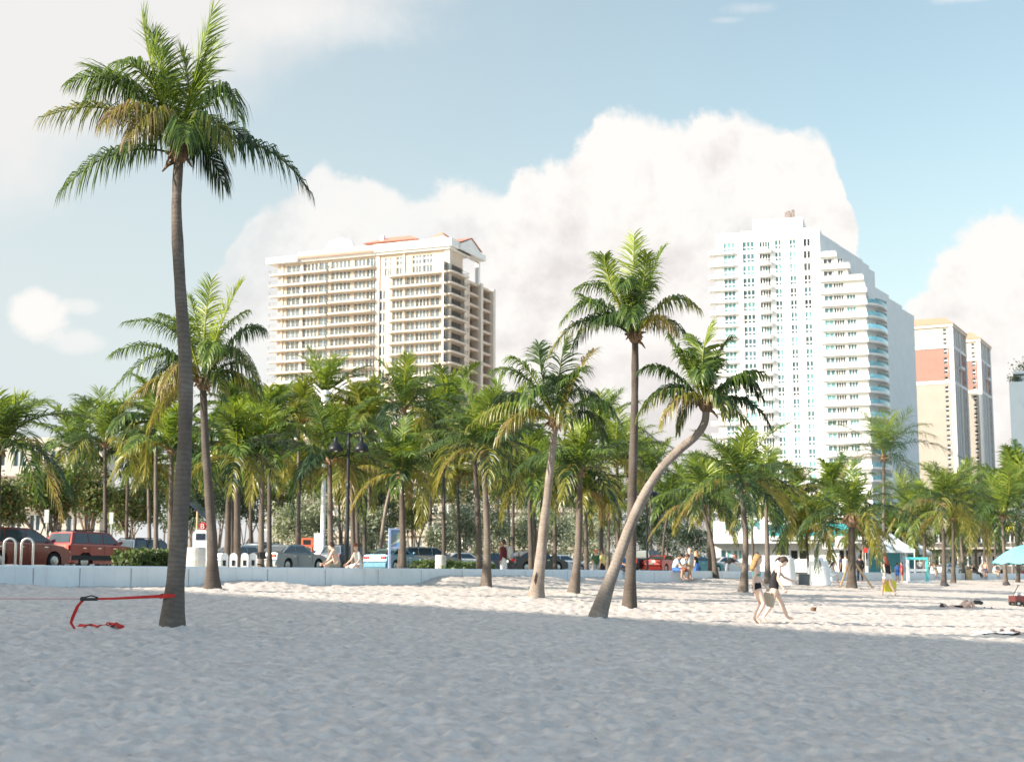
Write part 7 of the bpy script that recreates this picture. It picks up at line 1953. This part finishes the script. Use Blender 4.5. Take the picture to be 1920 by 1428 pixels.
# ------------------------------------------------------------------ light and sky
def sun():
    l = bpy.data.lights.new('sun', 'SUN'); l.energy = 5.0; l.angle = R(.53); l.color = (1.0, .895, .77)
    o = bpy.data.objects.new('sun', l); COL.objects.link(o)
    d = Vector((math.cos(TRAVEL)*math.cos(SUN_EL), math.sin(TRAVEL)*math.cos(SUN_EL), -math.sin(SUN_EL)))
    o.rotation_euler = d.to_track_quat('-Z', 'Y').to_euler(); o.location = (-40, -10, 60)
sun()
def azel(px, py):
    v = ray(px, py).normalized()
    return math.atan2(v.x, v.y), math.asin(v.z)
def world():
    w = bpy.data.worlds.new('World'); SC.world = w; w.use_nodes = True
    t = w.node_tree; t.nodes.clear()
    o = N(t, 'OutputWorld'); bg = N(t, 'Background'); L(t, bg.outputs[0], o.inputs[0])
    sky = N(t, 'TexSky', sky_type='NISHITA'); sky.sun_disc = False
    sky.sun_elevation = SUN_EL
    sdx, sdy = -math.cos(TRAVEL), -math.sin(TRAVEL)      # direction towards the sun
    sky.sun_rotation = math.atan2(sdx, sdy)
    sky.air_density = 1.0; sky.dust_density = 1.6; sky.ozone_density = 1.2
    tc = N(t, 'TexCoord'); G = tc.outputs['Generated']
    sp = N(t, 'SeparateXYZ'); L(t, G, sp.inputs[0])
    az = math_(t, 'ARCTAN2', sp.outputs[0], sp.outputs[1]); el = math_(t, 'ARCSINE', sp.outputs[2])
    n1 = noise_(t, 9, 9, .60, G, .3); n2 = noise_(t, 34, 7, .62, G, .2); n3 = noise_(t, 3.2, 6, .55, G, .4)
    c1 = math_(t, 'SUBTRACT', n1.outputs['Fac'], .5); c2 = math_(t, 'SUBTRACT', n2.outputs['Fac'], .5); c3 = math_(t, 'SUBTRACT', n3.outputs['Fac'], .5)
    # base: clear sky with a milky veil that thickens low down
    base = mixc(t, 1, sky.outputs[0], (SKY_T[0], SKY_T[1], SKY_T[2]), 'MULTIPLY')
    veil = ramp(t, el, [(0, .75), (.12, .45), (.30, .10), (.5, .05)])
    leftv = math_(t, 'MULTIPLY_ADD', az, -.9, .22, True)       # the veil is thicker to the left, towards the sun
    vf = math_(t, 'ADD', veil, leftv, clamp=True)
    col = mixc(t, vf, base, VEIL)
    # cumulus bank: its top as a function of azimuth
    pts = [(-900, 980), (150, 980), (380, 560), (420, 455), (480, 395), (555, 372), (582, 318), (600, 300), (622, 312), (642, 338), (690, 322), (760, 352), (880, 335), (950, 362), (990, 315), (1060, 292), (1110, 262), (1135, 232), (1195, 218), (1240, 235), (1300, 238), (1375, 204), (1440, 228), (1470, 245), (1530, 236), (1562, 270), (1590, 350), (1625, 520), (1650, 620), (1675, 600), (1700, 540), (1760, 500), (1820, 455), (1920, 412), (2100, 380), (2500, 600), (3000, 900)]
    fc = N(t, 'FloatCurve'); cm = fc.mapping; cv = cm.curves[0]
    A0, A1, E1 = -.7, .7, .5
    xs = []
    for px, py in pts:
        a, e = azel(px, py); xs.append((min(1, max(0, (a - A0) / (A1 - A0))), max(0, e) / E1))
    xs = [(0, 0)] + [x for x in xs if .001 < x[0] < .999] + [(1, 0)]
    while len(cv.points) < len(xs): cv.points.new(.5, .5)
    for k, (x, y) in enumerate(sorted(xs)):
        cv.points[k].location = (x, y); cv.points[k].handle_type = 'VECTOR'
    cm.use_clip = True; cm.update()
    L(t, math_(t, 'MULTIPLY_ADD', math_(t, 'ADD', az, math_(t, 'ADD', math_(t, 'MULTIPLY', c2, .022), math_(t, 'MULTIPLY', c1, .05))), 1 / (A1 - A0), -A0 / (A1 - A0), True), fc.inputs['Value'])
    top = math_(t, 'MULTIPLY', fc.outputs[0], E1)
    hgt = math_(t, 'SUBTRACT', top, el)
    hgt = math_(t, 'ADD', hgt, math_(t, 'MULTIPLY', c1, .060))
    hgt = math_(t, 'ADD', hgt, math_(t, 'MULTIPLY', c2, .034))
    den = N(t, 'MapRange', interpolation_type='SMOOTHSTEP'); L(t, hgt, den.inputs['Value'])
    den.inputs['From Min'].default_value = -.002; den.inputs['From Max'].default_value = .010
    # thin out in the left half of the bank, and patches of blue deeper in
    wisp = math_(t, 'MULTIPLY_ADD', az, 3.2, 1.0, True)
    wisp = math_(t, 'MULTIPLY_ADD', wisp, .72, .28)
    wl = math_(t, 'MULTIPLY', den.outputs[0], math_(t, 'ADD', wisp, math_(t, 'MULTIPLY', c1, .9), clamp=True), clamp=True)
    # cloud body: bright sunward edges, soft mauve folds
    mp = N(t, 'Mapping'); mp.inputs['Location'].default_value = (.022, .004, -.016); L(t, G, mp.inputs[0])
    n1b = noise_(t, 9, 9, .60, mp.outputs[0], .3); n2b = noise_(t, 26, 5, .6, mp.outputs[0], .2); n2a = noise_(t, 26, 5, .6, G, .2)
    lee = math_(t, 'SUBTRACT', n1b.outputs['Fac'], n1.outputs['Fac']); lee2 = math_(t, 'SUBTRACT', n2b.outputs['Fac'], n2a.outputs['Fac'])
    shade = math_(t, 'ADD', math_(t, 'MULTIPLY', hgt, 1.5), math_(t, 'MULTIPLY', lee, 1.9))
    shade = math_(t, 'ADD', shade, math_(t, 'MULTIPLY', lee2, .55))
    shade = math_(t, 'ADD', shade, .10)
    cc = ramp(t, shade, [(.0, CLOUD_HI), (.16, CLOUD_HI), (.55, CLOUD_LO), (1.0, CLOUD_MD)])
    col = mixc(t, wl, col, cc)
    # high streaks at upper left, a lone puff at left, a wisp at the top right
    a0, e0 = azel(820, 0); a1, e1 = azel(430, 235)
    nx, ny = -(e1 - e0), (a1 - a0)
    ln = math.hypot(nx, ny); nx, ny = nx / ln, ny / ln
    a2, e2 = azel(0, 0)
    if (a2 - a0) * nx + (e2 - e0) * ny < 0: nx, ny = -nx, -ny
    dl = math_(t, 'ADD', math_(t, 'MULTIPLY', az, nx), math_(t, 'MULTIPLY_ADD', el, ny, -(a0 * nx + e0 * ny)))
    lowcut = azel(0, 400)[1]
    dl = math_(t, 'MINIMUM', dl, math_(t, 'MULTIPLY', math_(t, 'SUBTRACT', el, lowcut), 1.2))
    dl = math_(t, 'ADD', dl, math_(t, 'MULTIPLY', c3, .14)); dl = math_(t, 'ADD', dl, math_(t, 'MULTIPLY', c1, .07))
    mr = N(t, 'MapRange', interpolation_type='SMOOTHSTEP'); L(t, dl, mr.inputs['Value'])
    mr.inputs['From Min'].default_value = -.012; mr.inputs['From Max'].default_value = .055; mr.inputs['To Max'].default_value = .92
    col = mixc(t, mr.outputs[0], col, CLOUD_ST)
    def puff(px, py, rx, ry, k, nz=.9, soft=.5):
        a, e = azel(px, py)
        ra, re = rx / FPX, ry / FPX
        u = math_(t, 'MULTIPLY_ADD', az, 1 / ra, -a / ra); v = math_(t, 'MULTIPLY_ADD', el, 1 / re, -e / re)
        r2 = math_(t, 'ADD', math_(t, 'MULTIPLY', u, u), math_(t, 'MULTIPLY', v, v))
        f = math_(t, 'SUBTRACT', 1, r2)
        f = math_(t, 'ADD', f, math_(t, 'MULTIPLY', c1, nz * 3)); f = math_(t, 'ADD', f, math_(t, 'MULTIPLY', c2, nz * 1.6))
        m = N(t, 'MapRange', interpolation_type='SMOOTHSTEP'); L(t, f, m.inputs['Value'])
        m.inputs['From Min'].default_value = 0; m.inputs['From Max'].default_value = soft; m.inputs['To Max'].default_value = k
        return m.outputs[0]
    for a in ((75, 595, 62, 52, .95, 1.0, .9), (150, 640, 70, 28, .5, .8, 1.0), (150, 575, 50, 20, .5, .8, 1.0), (1400, 14, 66, 16, .42, 1.1, 1.4), (1362, 38, 42, 9, .35, 1.1, 1.4), (1815, -12, 90, 20, .5, .8, 1.0), (640, 50, 260, 55, .45, .7, 1.4)):
        col = mixc(t, puff(*a), col, CLOUD_HI)
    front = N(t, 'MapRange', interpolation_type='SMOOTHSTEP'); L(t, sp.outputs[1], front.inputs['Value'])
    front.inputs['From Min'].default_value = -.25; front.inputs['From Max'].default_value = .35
    clear = mixc(t, 1, sky.outputs[0], SKY_B, 'MULTIPLY')      # unseen cloudless sky behind the camera, tinted cool to fill the shade
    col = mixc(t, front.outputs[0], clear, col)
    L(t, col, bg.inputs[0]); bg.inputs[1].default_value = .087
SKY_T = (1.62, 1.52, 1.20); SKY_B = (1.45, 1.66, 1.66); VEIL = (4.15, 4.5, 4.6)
CLOUD_HI = (5.7, 5.5, 5.3); CLOUD_LO = (4.55, 4.3, 4.22); CLOUD_MD = (4.75, 4.5, 4.4); CLOUD_ST = (5.05, 4.95, 4.85)
world()
vs = SC.view_settings
SC.display_settings.display_device = 'sRGB'
vs.view_transform = 'Standard'; vs.look = 'None'; vs.exposure = 1.05; vs.gamma = 1.0; vs.use_curve_mapping = False
SC.render.engine = 'CYCLES'
SC.cycles.max_bounces = 7; SC.cycles.diffuse_bounces = 3; SC.cycles.transmission_bounces = 4; SC.cycles.transparent_max_bounces = 4
SC.cycles.use_denoising = True
